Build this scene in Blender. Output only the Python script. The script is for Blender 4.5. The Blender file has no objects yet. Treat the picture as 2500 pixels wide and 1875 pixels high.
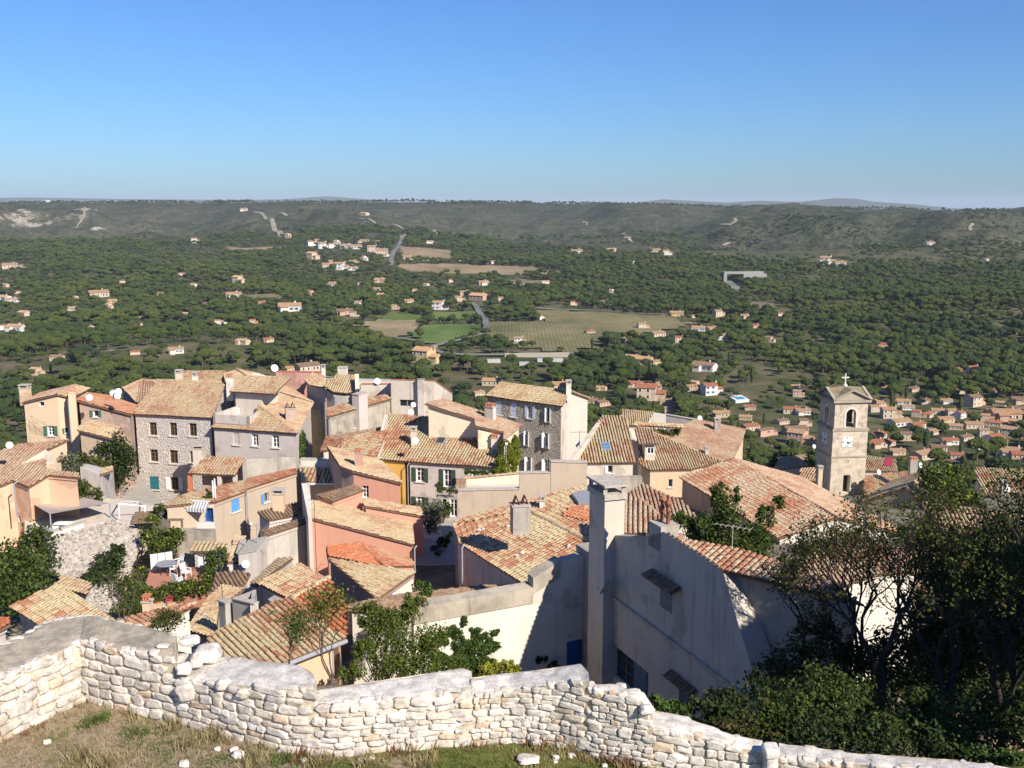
import bpy, math, random
import numpy as np
from mathutils import Vector, noise
from mathutils.geometry import tessellate_polygon
random.seed(7)
R = math.radians
C = bpy.context.scene.collection
SC = bpy.context.scene
# ------------------------------------------------------------ camera
F = 2430.0; PITCH = R(10.3)
cam = bpy.data.cameras.new('camera'); co = bpy.data.objects.new('camera', cam); C.objects.link(co)
cam.sensor_width = 36.0; cam.lens = 36.0 * F / 2500.0; cam.clip_start = 0.5; cam.clip_end = 80000
co.location = (0, 0, 0); co.rotation_euler = (R(90) - PITCH, 0, 0); SC.camera = co
# ------------------------------------------------------------ light
SUN_AZ, SUN_EL = 40.0, 36.0      # degrees to the right of straight behind the camera, height
sdir = Vector((math.sin(R(SUN_AZ)) * math.cos(R(SUN_EL)), -math.cos(R(SUN_AZ)) * math.cos(R(SUN_EL)), math.sin(R(SUN_EL))))
W = bpy.data.worlds.new("World"); SC.world = W; W.use_nodes = True
wn = W.node_tree.nodes; wl = W.node_tree.links
sky = wn.new('ShaderNodeTexSky'); sky.sky_type = 'NISHITA'; sky.sun_disc = False
sky.sun_elevation = R(SUN_EL); sky.sun_rotation = R(180 - SUN_AZ)
sky.altitude = 250; sky.air_density = 1.15; sky.dust_density = 0.35; sky.ozone_density = 3.2
bgn = wn['Background']; bgn.inputs['Strength'].default_value = 0.070
wb = wn.new('ShaderNodeMix'); wb.data_type = 'RGBA'; wb.blend_type = 'MULTIPLY'; wb.inputs[0].default_value = 1; wb.inputs[7].default_value = (0.50, 0.785, 1.27, 1)   # the camera's cool balance
wl.new(sky.outputs[0], wb.inputs[6]); wl.new(wb.outputs[2], bgn.inputs['Color'])
sl = bpy.data.lights.new('sun', 'SUN'); sl.energy = 5.0; sl.angle = R(0.53); sl.color = (1.0, 0.92, 0.80)
so = bpy.data.objects.new('sun', sl); C.objects.link(so); so.rotation_euler = sdir.to_track_quat('Z', 'Y').to_euler()
SC.view_settings.view_transform = 'Standard'; SC.view_settings.look = 'None'; SC.view_settings.gamma = 1
SC.view_settings.exposure = 0.56
SC.cycles.use_denoising = True
SC.cycles.max_bounces = 5; SC.cycles.diffuse_bounces = 3; SC.cycles.transparent_max_bounces = 6; SC.cycles.volume_bounces = 0
SC.cycles.sample_clamp_indirect = 4.0
# ------------------------------------------------------------ geometry of the view
CP, SP = math.cos(PITCH), math.sin(PITCH)
def ray(u, v):
    xc = (u - 1250.0) / F; yc = (937.5 - v) / F
    d = Vector((xc, CP + yc * SP, -SP + yc * CP)); return d / d.y
def P(u, v, Y): return ray(u, v) * Y
def PZ(u, v, z):
    d = ray(u, v); return d * (z / d.z)
def uv_of(p):
    y = p[1]; f = y * CP - p[2] * SP; up = y * SP + p[2] * CP
    return 1250 + F * p[0] / f, 937.5 - F * up / f
class Plane:
    def __init__(s, p, n): s.p = Vector(p); s.n = Vector(n).normalized(); s.c = s.n.dot(s.p)
    def __call__(s, u, v):
        d = ray(u, v); return d * (s.c / s.n.dot(d))
    def z(s, x, y): return (s.c - s.n.x * x - s.n.y * y) / s.n.z
def slope(a, b, pitch):
    """plane through the level line a-b, rising by pitch degrees to the left of a->b seen from above"""
    t = (b - a); t.z = 0; t.normalize(); nl = Vector((-t.y, t.x, 0)); k = math.tan(R(pitch))
    return Plane(a, Vector((-nl.x * k, -nl.y * k, 1)))
def vwall(a, b):
    t = (b - a); return Plane(a, Vector((t.y, -t.x, 0)))
def newell(pts):
    n = Vector((0, 0, 0))
    for i in range(len(pts)):
        a, b = pts[i], pts[(i + 1) % len(pts)]
        n += Vector(((a.y - b.y) * (a.z + b.z), (a.z - b.z) * (a.x + b.x), (a.x - b.x) * (a.y + b.y)))
    return n.normalized()
# ------------------------------------------------------------ mesh builder
class MB:
    def __init__(s): s.v = []; s.f = []; s.m = []; s.t = []; s.mats = []
    def mi(s, m):
        if m not in s.mats: s.mats.append(m)
        return s.mats.index(m)
    def add(s, vs, fs, m, t=0.5):
        o = len(s.v); s.v += [tuple(p) for p in vs]; k = s.mi(m)
        for f in fs: s.f.append([i + o for i in f]); s.m.append(k); s.t.append(t)
    def poly(s, pts, m, t=0.5): s.add(pts, [list(range(len(pts)))], m, t)
    def box(s, o, ax, ay, az, m, t=0.5, bev=0):
        """o corner; ax, ay, az edge vectors"""
        o = Vector(o); ax = Vector(ax); ay = Vector(ay); az = Vector(az)
        if ax.cross(ay).dot(az) < 0: ax, ay = ay, ax
        v = [o, o + ax, o + ax + ay, o + ay, o + az, o + ax + az, o + ax + ay + az, o + ay + az]
        s.add(v, [[0, 3, 2, 1], [4, 5, 6, 7], [0, 1, 5, 4], [1, 2, 6, 5], [2, 3, 7, 6], [3, 0, 4, 7]], m, t)
    def prism(s, pts, base, m, t=0.5, cap=True):
        """pts: polygon of 3D tops; walls down to base (number or list)"""
        pts = [Vector(p) for p in pts]
        if newell(pts).z < 0: pts = pts[::-1]
        n = len(pts); b = base if isinstance(base, (list, tuple)) else [base] * n
        lo = [Vector((p.x, p.y, b[i])) for i, p in enumerate(pts)]
        fs = [[i, (i + 1) % n, n + (i + 1) % n, n + i] for i in range(n)]
        if cap: fs.append(list(range(n, 2 * n)))
        s.add(lo + pts, fs, m, t)
    def tube(s, a, b, r0, r1, m, n=8, t=0.5, caps=True):
        a = Vector(a); b = Vector(b); d = (b - a)
        if d.length < 1e-6: return
        q = d.to_track_quat('Z', 'Y'); vs = []
        for p, r in ((a, r0), (b, r1)):
            for i in range(n):
                an = 2 * math.pi * i / n; vs.append(p + q @ Vector((r * math.cos(an), r * math.sin(an), 0)))
        fs = [[i, (i + 1) % n, n + (i + 1) % n, n + i] for i in range(n)]
        if caps: fs += [list(range(n))[::-1], list(range(n, 2 * n))]
        s.add(vs, fs, m, t)
    def lathe(s, c, prof, m, n=12, t=0.5, axis=None):
        c = Vector(c); q = Vector(axis).to_track_quat('Z', 'Y') if axis is not None else None; vs = []
        for r, h in prof:
            for i in range(n):
                an = 2 * math.pi * i / n; p = Vector((r * math.cos(an), r * math.sin(an), h)); vs.append(c + (q @ p if q else p))
        fs = []
        for k in range(len(prof) - 1):
            for i in range(n): fs.append([k * n + i, k * n + (i + 1) % n, (k + 1) * n + (i + 1) % n, (k + 1) * n + i])
        s.add(vs, fs, m, t)
    def build(s, name, parent=None, smooth=False, org=None):
        if not s.f: return None
        me = bpy.data.meshes.new(name); o = bpy.data.objects.new(name, me); C.objects.link(o)
        if parent is not None:
            L = Vector((0, 0, 0)); q = parent
            while q is not None: L = L + q.location; q = q.parent
            o.parent = parent
        else: L = Vector(org) if org is not None else Vector((0, 0, 0)); o.location = L
        lv = [(a - L.x, b - L.y, c - L.z) for a, b, c in s.v]
        me.from_pydata(lv, [], s.f)
        for m in s.mats: me.materials.append(m)
        me.polygons.foreach_set('material_index', s.m)
        at = me.attributes.new('tint', 'FLOAT', 'FACE'); at.data.foreach_set('value', s.t)
        if smooth: me.polygons.foreach_set('use_smooth', [True] * len(s.f))
        me.update(); return o
def empty(name, loc, label=None, cat=None, group=None):
    o = bpy.data.objects.new(name, None); C.objects.link(o); o.location = loc; o.empty_display_size = 0.2
    return tag(o, label, cat, group)
def tag(o, label=None, cat=None, group=None, kind=None):
    if label: o['label'] = label
    if cat: o['category'] = cat
    if group: o['group'] = group
    if kind: o['kind'] = kind
    return o
def copy_tree(o, parent=None):
    c = o.copy(); C.objects.link(c); c.parent = parent
    for ch in list(o.children): copy_tree(ch, c)
    return c
# ------------------------------------------------------------ materials
MATS = {}
def newmat(name, rough=0.9, spec=0.2):
    m = bpy.data.materials.new(name); m.use_nodes = True; nt = m.node_tree
    b = nt.nodes['Principled BSDF']; b.inputs['Roughness'].default_value = rough; b.inputs['Specular IOR Level'].default_value = spec
    return m, nt, b
def N(nt, t, **k):
    n = nt.nodes.new('ShaderNode' + t)
    for a, v in k.items():
        if a[0] == '_': n.inputs[a[1:].replace('_', ' ')].default_value = v
        else: setattr(n, a, v)
    return n
def ramp(nt, stops, interp='LINEAR'):
    r = nt.nodes.new('ShaderNodeValToRGB'); r.color_ramp.interpolation = interp; e = r.color_ramp.elements
    while len(e) < len(stops): e.new(0.5)
    for i, (p, c) in enumerate(stops): e[i].position = p; e[i].color = (*c[:3], 1) if not isinstance(c, (int, float)) else (c, c, c, 1)
    return r
def mix(nt, a, b, fac, mode='MIX'):
    m = nt.nodes.new('ShaderNodeMix'); m.data_type = 'RGBA'; m.blend_type = mode; m.clamp_factor = True
    for k, x in ((6, a), (7, b), (0, fac)):
        if isinstance(x, (int, float)): m.inputs[k].default_value = x
        elif isinstance(x, tuple): m.inputs[k].default_value = (*x[:3], 1)
        else: nt.links.new(x, m.inputs[k])
    return m.outputs[2]
def noi(nt, scale, detail=4, co_=None, rough=0.6):
    n = N(nt, 'TexNoise', _Scale=scale, _Detail=detail, _Roughness=rough)
    if co_ is not None: nt.links.new(co_, n.inputs['Vector'])
    return n
def objco(nt, sc=(1, 1, 1)):
    tc = nt.nodes.new('ShaderNodeTexCoord'); mp = nt.nodes.new('ShaderNodeMapping'); mp.inputs['Scale'].default_value = sc
    nt.links.new(tc.outputs['Object'], mp.inputs[0]); return mp.outputs[0]
def bump(nt, b, h, st, dist=0.05):
    bn = N(nt, 'Bump', _Strength=st, _Distance=dist); nt.links.new(h, bn.inputs['Height']); nt.links.new(bn.outputs[0], b.inputs['Normal'])
def plain(name, col, rough=0.7, spec=0.3, var=0.12):
    if name in MATS: return MATS[name]
    m, nt, b = newmat(name, rough, spec); n = noi(nt, 5, 4, objco(nt))
    r = ramp(nt, [(0.3, tuple(c * (1 - var) for c in col)), (0.7, tuple(min(1, c * (1 + var)) for c in col))])
    nt.links.new(n.outputs[0], r.inputs[0]); nt.links.new(r.outputs[0], b.inputs['Base Color']); MATS[name] = m; return m
def stucco(name, col, dirt=0.35, dcol=None, streak=0.3):
    if name in MATS: return MATS[name]
    m, nt, b = newmat(name, 0.95, 0.1); oc = objco(nt)
    dk = dcol or tuple(c * 0.62 for c in col)
    n1 = noi(nt, 0.75, 7, oc, 0.72); r1 = ramp(nt, [(0.42, 0.0), (0.72, 1.0)]); nt.links.new(n1.outputs[0], r1.inputs[0])
    n2 = noi(nt, 1.0, 5, objco(nt, (2.2, 2.2, 0.22)), 0.7); r2 = ramp(nt, [(0.52, 0.0), (0.75, 1.0)]); nt.links.new(n2.outputs[0], r2.inputs[0])
    n3 = noi(nt, 9, 4, oc)
    c = mix(nt, col, dk, n3.outputs[0]); c = mix(nt, col, c, 0.3)
    m1 = N(nt, 'Math', operation='MULTIPLY'); m1.inputs[1].default_value = min(.95, dirt * 1.5 + .08); nt.links.new(r1.outputs[0], m1.inputs[0])
    c = mix(nt, c, dk, m1.outputs[0])
    m2 = N(nt, 'Math', operation='MULTIPLY'); m2.inputs[1].default_value = min(.95, streak * 1.5 + .1); nt.links.new(r2.outputs[0], m2.inputs[0])
    c = mix(nt, c, tuple(x * 0.8 for x in dk), m2.outputs[0])
    n5 = noi(nt, 0.33, 8, oc, 0.6); r5 = ramp(nt, [(0.585, 0.0), (0.60, 1.0)]); nt.links.new(n5.outputs[0], r5.inputs[0]); c = mix(nt, c, mix(nt, c, (0.80, 0.79, 0.78), 1.0, 'MULTIPLY'), r5.outputs[0])
    n6 = noi(nt, 2.3, 8, oc, 0.75); r6 = ramp(nt, [(0.30, 1.0), (0.335, 0.0)]); nt.links.new(n6.outputs[0], r6.inputs[0]); c = mix(nt, c, tuple(x * 0.6 for x in dk), r6.outputs[0])
    nt.links.new(c, b.inputs['Base Color'])
    bump(nt, b, n3.outputs[0], 0.35, 0.03); MATS[name] = m; return m
def rubble(name, cols, mortar, scale=3.2, disp=0.8, zs=1.5):
    if name in MATS: return MATS[name]
    m, nt, b = newmat(name, 0.95, 0.1); oc = objco(nt, (1, 1, zs))
    nw = noi(nt, 3.0, 3, oc); wv = N(nt, 'VectorMath', operation='MULTIPLY_ADD'); wv.inputs[1].default_value = (0.22, 0.22, 0.22)
    nt.links.new(nw.outputs['Color'], wv.inputs[0]); nt.links.new(oc, wv.inputs[2])
    v = N(nt, 'TexVoronoi', feature='F1', _Scale=scale); nt.links.new(wv.outputs[0], v.inputs['Vector'])
    ve = N(nt, 'TexVoronoi', feature='DISTANCE_TO_EDGE', _Scale=scale); nt.links.new(wv.outputs[0], ve.inputs['Vector'])
    sp = N(nt, 'SeparateColor'); nt.links.new(v.outputs['Color'], sp.inputs[0])
    k = len(cols); r = ramp(nt, [(i / (k - 1), c) for i, c in enumerate(cols)]); nt.links.new(sp.outputs[0], r.inputs[0])
    re_ = ramp(nt, [(0.02, 0.0), (0.10, 1.0)]); nt.links.new(ve.outputs['Distance'], re_.inputs[0])
    n3 = noi(nt, 14, 4, oc); c = mix(nt, r.outputs[0], tuple(x * 0.7 for x in cols[0]), n3.outputs[0]); c = mix(nt, r.outputs[0], c, 0.5)
    c = mix(nt, mortar, c, re_.outputs[0]); nt.links.new(c, b.inputs['Base Color'])
    rh = ramp(nt, [(0.0, 0.0), (0.25, 1.0)]); nt.links.new(ve.outputs['Distance'], rh.inputs[0])
    bump(nt, b, rh.outputs[0], disp, 0.12); MATS[name] = m; return m
def tilemat(name, cols, lichen=0.35):
    """cols: list of tile colours picked per tile by the 'tint' attribute"""
    if name in MATS: return MATS[name]
    m, nt, b = newmat(name, 0.9, 0.15); oc = objco(nt)
    a = N(nt, 'Attribute', attribute_name='tint'); k = len(cols)
    r = ramp(nt, [(i / k, c) for i, c in enumerate(cols)], 'CONSTANT'); nt.links.new(a.outputs['Fac'], r.inputs[0])
    n1 = noi(nt, 0.8, 5, oc, 0.7); n2 = noi(nt, 7, 4, oc, 0.7)
    c = mix(nt, r.outputs[0], (0.30, 0.24, 0.17), n1.outputs[0]); c = mix(nt, r.outputs[0], c, lichen)
    r2 = ramp(nt, [(0.35, (0.60, .60, .58)), (0.65, (0.99, .97, .86))]); nt.links.new(n2.outputs[0], r2.inputs[0])
    c = mix(nt, c, r2.outputs[0], 1.0, 'MULTIPLY'); nt.links.new(c, b.inputs['Base Color']); MATS[name] = m; return m
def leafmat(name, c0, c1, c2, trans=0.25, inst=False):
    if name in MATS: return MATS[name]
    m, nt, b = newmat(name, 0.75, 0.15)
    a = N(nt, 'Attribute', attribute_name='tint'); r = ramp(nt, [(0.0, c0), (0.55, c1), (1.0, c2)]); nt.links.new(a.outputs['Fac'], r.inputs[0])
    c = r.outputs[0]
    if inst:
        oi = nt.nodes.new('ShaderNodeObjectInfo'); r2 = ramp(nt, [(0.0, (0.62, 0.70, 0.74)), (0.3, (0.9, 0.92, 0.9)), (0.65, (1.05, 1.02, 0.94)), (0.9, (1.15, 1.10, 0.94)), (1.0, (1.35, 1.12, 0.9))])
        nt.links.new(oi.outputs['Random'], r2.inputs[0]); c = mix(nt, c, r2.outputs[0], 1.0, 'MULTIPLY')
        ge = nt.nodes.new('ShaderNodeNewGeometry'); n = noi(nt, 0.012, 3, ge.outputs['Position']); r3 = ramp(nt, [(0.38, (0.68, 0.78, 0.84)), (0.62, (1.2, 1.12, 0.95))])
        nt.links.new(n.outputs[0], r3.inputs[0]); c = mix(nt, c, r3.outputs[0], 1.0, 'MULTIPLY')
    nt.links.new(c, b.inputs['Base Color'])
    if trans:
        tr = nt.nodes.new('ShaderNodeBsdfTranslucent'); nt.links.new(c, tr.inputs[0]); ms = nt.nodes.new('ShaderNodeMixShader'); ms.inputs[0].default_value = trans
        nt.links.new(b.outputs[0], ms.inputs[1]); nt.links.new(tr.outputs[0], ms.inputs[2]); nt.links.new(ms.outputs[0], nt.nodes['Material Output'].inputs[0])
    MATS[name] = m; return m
# ------------------------------------------------------------ terrain height
_rs = np.random.RandomState(3); _G = _rs.rand(256, 256)
def vnoise(x, y):
    xi = np.floor(x).astype(int); yi = np.floor(y).astype(int); fx = x - xi; fy = y - yi
    fx = fx * fx * (3 - 2 * fx); fy = fy * fy * (3 - 2 * fy)
    g = lambda i, j: _G[i % 256, j % 256]
    return (g(xi, yi) * (1 - fx) + g(xi + 1, yi) * fx) * (1 - fy) + (g(xi, yi + 1) * (1 - fx) + g(xi + 1, yi + 1) * fx) * fy
def fbm(x, y, sc, oct=4):
    s = 0; a = 0.5
    for k in range(oct): s = s + a * (vnoise(x / sc + 13.7 * k, y / sc + 7.1 * k) * 2 - 1); a *= 0.5; sc = sc / 2.03
    return s
YK = [-400, 0, 8, 20.5, 22.5, 27, 34, 45, 60, 74, 86, 95, 120, 165, 250, 350, 450, 600, 800, 1100, 1300, 1600, 2000, 2350, 2700, 3100, 3600, 4300, 4800, 6000, 40000]
ZK = [-14, -11.4, -11.3, -11.4, -14, -17.5, -21, -24.5, -24.2, -25, -26.8, -28.5, -38, -58, -82, -103, -115, -124, -127, -128, -125, -120, -108, -95, -76, -50, -22, 0, -5, -160, -190]
def sm(a, b, x):
    t = np.clip((x - a) / (b - a), 0, 1); return t * t * (3 - 2 * t)
def T(x, y):
    x = np.asarray(x, float); y = np.asarray(y, float)
    yw = np.maximum(y, 1.0); s = np.clip(x / (yw * 0.515), -1.3, 1.3)
    yy = y + sm(400, 1500, y) * (1 - sm(5000, 6000, y)) * (0.16 * s + 0.06 * np.abs(s)) * np.minimum(y, 3500) * (s > 0)
    yy = yy - sm(1500, 3500, y) * (1 - sm(5000, 6000, y)) * 180 * (s < 0) * s
    z = np.interp(yy, YK, ZK); z = (z + np.interp(yy - 30 * sm(150, 900, y), YK, ZK) + np.interp(yy + 30 * sm(150, 900, y), YK, ZK)) / 3
    hill = sm(2250, 2900, yy) * (1 - sm(4300, 5200, yy))
    rdg = 1 - np.abs(fbm(x, y * 0.8, 620, 4)) * 2.4
    z = z + hill * (rdg * 80 - 58 + 9 * fbm(x + 900, y, 150, 4))
    cr = sm(3600, 4300, yy) * (1 - sm(4700, 5600, yy))
    crest = np.interp(s, [-1.3, -1, -0.5, 0, 0.2, 0.45, 0.7, 1, 1.3], [2, 2, 0, 0, -8, -20, -30, -42, -46])
    z = z * (1 - cr) + (crest + fbm(x, y, 500, 3) * 7) * cr
    amp = sm(250, 700, y) * (1 - sm(4300, 6000, y)); z = z + amp * fbm(x, y, 240, 4) * 9
    # wooded rise on the right, in front of the darker wood
    z = z + 26 * np.exp(-((x - 520) / 260) ** 2 - ((y - 1080) / 130) ** 2)
    z = z + 16 * np.exp(-((x + 260) / 150) ** 2 - ((y - 820) / 100) ** 2)
    z = z + sm(25, 40, y) * (1 - sm(150, 300, y)) * (0.35 * fbm(x, y, 14, 3)) - sm(0, 60, np.abs(x) - 45) * (1 - sm(200, 500, y)) * sm(20, 60, y) * 14
    return z
def Tz(x, y): return float(T(x, y))
def G(u, v, y0=150.0):
    """first point of the terrain seen at a pixel"""
    d = ray(u, v); ys = np.concatenate([np.arange(y0, 900, 4), np.arange(900, 6500, 14)])
    h = d.z * ys - T(d.x * ys, ys); i = int(np.argmax(h < 0))
    if h[i] >= 0: i = len(ys) - 1
    if i == 0: y = ys[0]
    else: y = ys[i - 1] + (ys[i] - ys[i - 1]) * h[i - 1] / (h[i - 1] - h[i] + 1e-9)
    return Vector((d.x * y, y, Tz(d.x * y, y)))
# ground material: dry soil, scrub, limestone
def landmat():
    m, nt, b = newmat('scrub_land', 0.95, 0.05); ge = nt.nodes.new('ShaderNodeNewGeometry'); pos = ge.outputs['Position']
    sp = N(nt, 'SeparateXYZ'); nt.links.new(pos, sp.inputs[0])
    n1 = noi(nt, 0.004, 6, pos, 0.65); n2 = noi(nt, 0.03, 6, pos, 0.7); n3 = noi(nt, 0.12, 4, pos, 0.7)
    r1 = ramp(nt, [(0.36, (0.038, 0.046, 0.022)), (0.5, (0.070, 0.076, 0.044)), (0.62, (0.105, 0.094, 0.064))]); nt.links.new(n1.outputs[0], r1.inputs[0])
    r2 = ramp(nt, [(0.40, (0.012, 0.022, 0.010)), (0.5, (0.060, 0.068, 0.036)), (0.64, (0.125, 0.112, 0.076))]); nt.links.new(n2.outputs[0], r2.inputs[0])
    c = mix(nt, r1.outputs[0], r2.outputs[0], 0.5)
    r3 = ramp(nt, [(0.40, 0.55), (0.58, 1.15)]); nt.links.new(n3.outputs[0], r3.inputs[0]); c = mix(nt, c, r3.outputs[0], 0.8, 'MULTIPLY')
    # valley floor soil, paler
    vs = N(nt, 'MapRange'); vs.inputs['From Min'].default_value = 1900; vs.inputs['From Max'].default_value = 2400; nt.links.new(sp.outputs['Y'], vs.inputs['Value'])
    r4 = ramp(nt, [(0.40, (0.045, 0.060, 0.022)), (0.52, (0.10, 0.095, 0.045)), (0.66, (0.155, 0.13, 0.08))]); nt.links.new(n2.outputs[0], r4.inputs[0])
    c = mix(nt, r4.outputs[0], c, vs.outputs[0])
    nr = N(nt, 'MapRange'); nr.inputs['From Min'].default_value = 130; nr.inputs['From Max'].default_value = 200; nt.links.new(sp.outputs['Y'], nr.inputs['Value']); r9 = ramp(nt, [(0.4, (0.13, 0.115, 0.075)), (0.6, (0.27, 0.23, 0.175))]); nt.links.new(n3.outputs[0], r9.inputs[0]); c = mix(nt, r9.outputs[0], c, nr.outputs[0])
    # limestone outcrops by attribute
    at = N(nt, 'Attribute', attribute_name='rock'); ms = N(nt, 'TexNoise', _Scale=0.028, _Detail=9.0, _Roughness=0.8)
    mp = N(nt, 'Mapping'); mp.inputs['Scale'].default_value = (1, 0.35, 1.6); nt.links.new(pos, mp.inputs[0]); nt.links.new(mp.outputs[0], ms.inputs['Vector'])
    ad = N(nt, 'Math', operation='ADD'); nt.links.new(at.outputs['Fac'], ad.inputs[0]); nt.links.new(ms.outputs[0], ad.inputs[1])
    r5 = ramp(nt, [(0.0, 0.0), (0.98, 0.0), (1.0, 1.0)]); mr = N(nt, 'MapRange'); mr.inputs['From Min'].default_value = 1.04; mr.inputs['From Max'].default_value = 1.16
    nt.links.new(ad.outputs[0], mr.inputs['Value'])
    rc = ramp(nt, [(0.35, (0.24, 0.20, 0.155)), (0.6, (0.42, 0.37, 0.31))]); nt.links.new(n3.outputs[0], rc.inputs[0])
    c = mix(nt, c, rc.outputs[0], mr.outputs[0]); nt.links.new(c, b.inputs['Base Color'])
    bump(nt, b, n3.outputs[0], 0.5, 2.0); return m
LAND = landmat()
rocks = [(60, 532, 170, 42, .64), (200, 530, 120, 34, .54), (60, 545, 90, 22, .68), (205, 512, 50, 9, .66), (230, 558, 70, 12, .62), (300, 540, 60, 14, .40), (420, 555, 90, 10, .42),
         (500, 570, 110, 18, .40), (1165, 575, 60, 12, .50), (1215, 580, 70, 12, .56), (1330, 590, 50, 14, .52), (1380, 588, 40, 8, .46), (350, 605, 90, 6, .56), (430, 640, 110, 8, .46),
         (590, 515, 30, 4, .6), (2260, 598, 40, 5, .55), (2400, 640, 40, 6, .5), (2300, 605, 20, 3, .6), (1120, 545, 60, 4, .45), (60, 650, 70, 6, .75), (620, 510, 90, 6, .40),
         (760, 560, 100, 8, .38), (1900, 560, 300, 20, .30), (40, 870, 60, 14, .6), (270, 855, 40, 16, .55), (95, 900, 25, 12, .5), (1850, 730, 60, 8, .5), (1780, 810, 60, 8, .35)]
def build_land():
    ys = np.concatenate([[-400, -150, -60, -20, -5], np.arange(0, 60, 1.5), np.arange(60, 300, 5), np.arange(300, 1500, 11), np.arange(1500, 2400, 18), np.arange(2400, 4900, 16), np.arange(4900, 6500, 120), [8000, 12000, 20000, 39000]])
    ss = np.concatenate([[-3.5, -2.2, -1.6], np.linspace(-1.25, 1.25, 330), [1.6, 2.2, 3.5]])
    Y, S = np.meshgrid(ys, ss, indexing='ij'); X = S * np.maximum(np.abs(Y), 60) * 0.515; Z = T(X, Y)
    Z = Z - sm(2, 4, X) * sm(16.5, 21, Y) * (1 - sm(25, 34, Y)) * 2.6
    near = (np.abs(X) < 22) & (Y > 2) & (Y < 24.5); Z = np.where(near, Z - 0.6, Z)
    ny, nx = Y.shape; V = np.stack([X, Y, Z], -1).reshape(-1, 3)
    idx = np.arange(ny * nx).reshape(ny, nx)
    Fq = np.stack([idx[:-1, :-1], idx[:-1, 1:], idx[1:, 1:], idx[1:, :-1]], -1).reshape(-1, 4)
    me = bpy.data.meshes.new('ground'); me.from_pydata(V.tolist(), [], Fq.tolist()); me.materials.append(LAND)
    f = V[:, 1] * CP - V[:, 2] * SP; up = V[:, 1] * SP + V[:, 2] * CP; f = np.where(f > 1, f, 1)
    U = 1250 + F * V[:, 0] / f; VV = 937.5 - F * up / f; rk = np.zeros(len(V))
    for u, v, a, b_, k in rocks: rk = np.maximum(rk, k * np.exp(-((U - u) / a) ** 2 - ((VV - v) / b_) ** 2))
    rk = np.where((V[:, 1] < 350) | (V[:, 1] > 5200), 0, rk); rk = np.where((V[:, 1] < 110), 0.36, rk)
    at = me.attributes.new('rock', 'FLOAT', 'POINT'); at.data.foreach_set('value', rk)
    me.polygons.foreach_set('use_smooth', [True] * len(Fq))
    o = bpy.data.objects.new('ground', me); C.objects.link(o); tag(o, kind='structure'); return o
build_land()
# ------------------------------------------------------------ fields and roads, draped
def fieldmat(name, c1, c2, sc=0.02, st=None):
    m, nt, b = newmat(name, 0.95, 0.05); ge = nt.nodes.new('ShaderNodeNewGeometry'); mp = N(nt, 'Mapping'); mp.inputs['Scale'].default_value = (1, 0.3, 1)
    nt.links.new(ge.outputs['Position'], mp.inputs[0]); n = noi(nt, sc, 6, mp.outputs[0], 0.65); r = ramp(nt, [(0.35, c1), (0.65, c2)])
    nt.links.new(n.outputs[0], r.inputs[0]); wv = N(nt, 'TexWave', _Scale=.09, _Distortion=1.5, _Detail=3.0); nt.links.new(ge.outputs['Position'], wv.inputs['Vector']); rw = ramp(nt, [(.2, .82), (.8, 1.05)]); nt.links.new(wv.outputs['Color'], rw.inputs[0]); n4 = noi(nt, .012, 7, ge.outputs['Position'], .75); r4 = ramp(nt, [(.4, (.72, .80, .70)), (.6, (1.15, 1.08, 1.05))]); nt.links.new(n4.outputs[0], r4.inputs[0]); nt.links.new(mix(nt, mix(nt, r.outputs[0], rw.outputs[0], 1., 'MULTIPLY'), r4.outputs[0], 1., 'MULTIPLY'), b.inputs['Base Color']); return m
FB = fieldmat('fallow_field', (0.16, 0.15, 0.075), (0.26, 0.22, 0.12)); FT = fieldmat('stubble_field', (0.28, 0.22, 0.13), (0.37, 0.30, 0.18))
FG = fieldmat('green_field', (0.10, 0.15, 0.04), (0.16, 0.21, 0.065)); FP = fieldmat('dry_field', (0.25, 0.19, 0.12), (0.33, 0.25, 0.16))
FIELDS = []
def field(pix, mat, name='field', dz=1.2):
    c = [G(u, v, 600) for u, v in pix]; n = len(c); dense = []
    for i in range(n):
        a, b = c[i], c[(i + 1) % n]; k = max(2, int((b - a).length / 25))
        for j in range(k): q = a.lerp(b, j / k); dense.append(q)
    # triangulated interior grid
    xs = [p.x for p in dense]; ys = [p.y for p in dense]; poly = np.array([(p.x, p.y) for p in dense])
    st = max(10.0, (max(xs) - min(xs)) / 60); gx = np.arange(min(xs), max(xs) + st, st); gy = np.arange(min(ys), max(ys) + st * 2, st * 2)
    X, Y = np.meshgrid(gx, gy, indexing='ij'); ins = inpoly(X + st / 2, Y + st, poly)
    mb = MB(); Zg = T(X, Y) + dz
    for i in range(len(gx) - 1):
        for j in range(len(gy) - 1):
            if ins[i, j]: mb.poly([(X[i, j], Y[i, j], Zg[i, j]), (X[i + 1, j], Y[i + 1, j], Zg[i + 1, j]), (X[i + 1, j + 1], Y[i + 1, j + 1], Zg[i + 1, j + 1]), (X[i, j + 1], Y[i, j + 1], Zg[i, j + 1])], mat)
    o = mb.build(name, smooth=True); 
    if o: tag(o, kind='structure')
    FIELDS.append(poly)
def inpoly(x, y, poly):
    x = np.asarray(x); y = np.asarray(y); c = np.zeros(x.shape, bool); n = len(poly); j = n - 1
    for i in range(n):
        xi, yi = poly[i]; xj, yj = poly[j]
        if yi != yj:
            c ^= ((yi > y) != (yj > y)) & (x < (xj - xi) * (y - yi) / (yj - yi) + xi)
        j = i
    return c
field([(976, 602), (1106, 614), (1106, 633), (980, 630)], FP)
field([(963, 647), (1110, 645), (1300, 652), (1375, 664), (1371, 671), (1100, 670), (1000, 664)], FP)
field([(828, 785), (1027, 783), (1021, 803), (973, 827), (910, 825), (894, 800)], FT)
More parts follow.
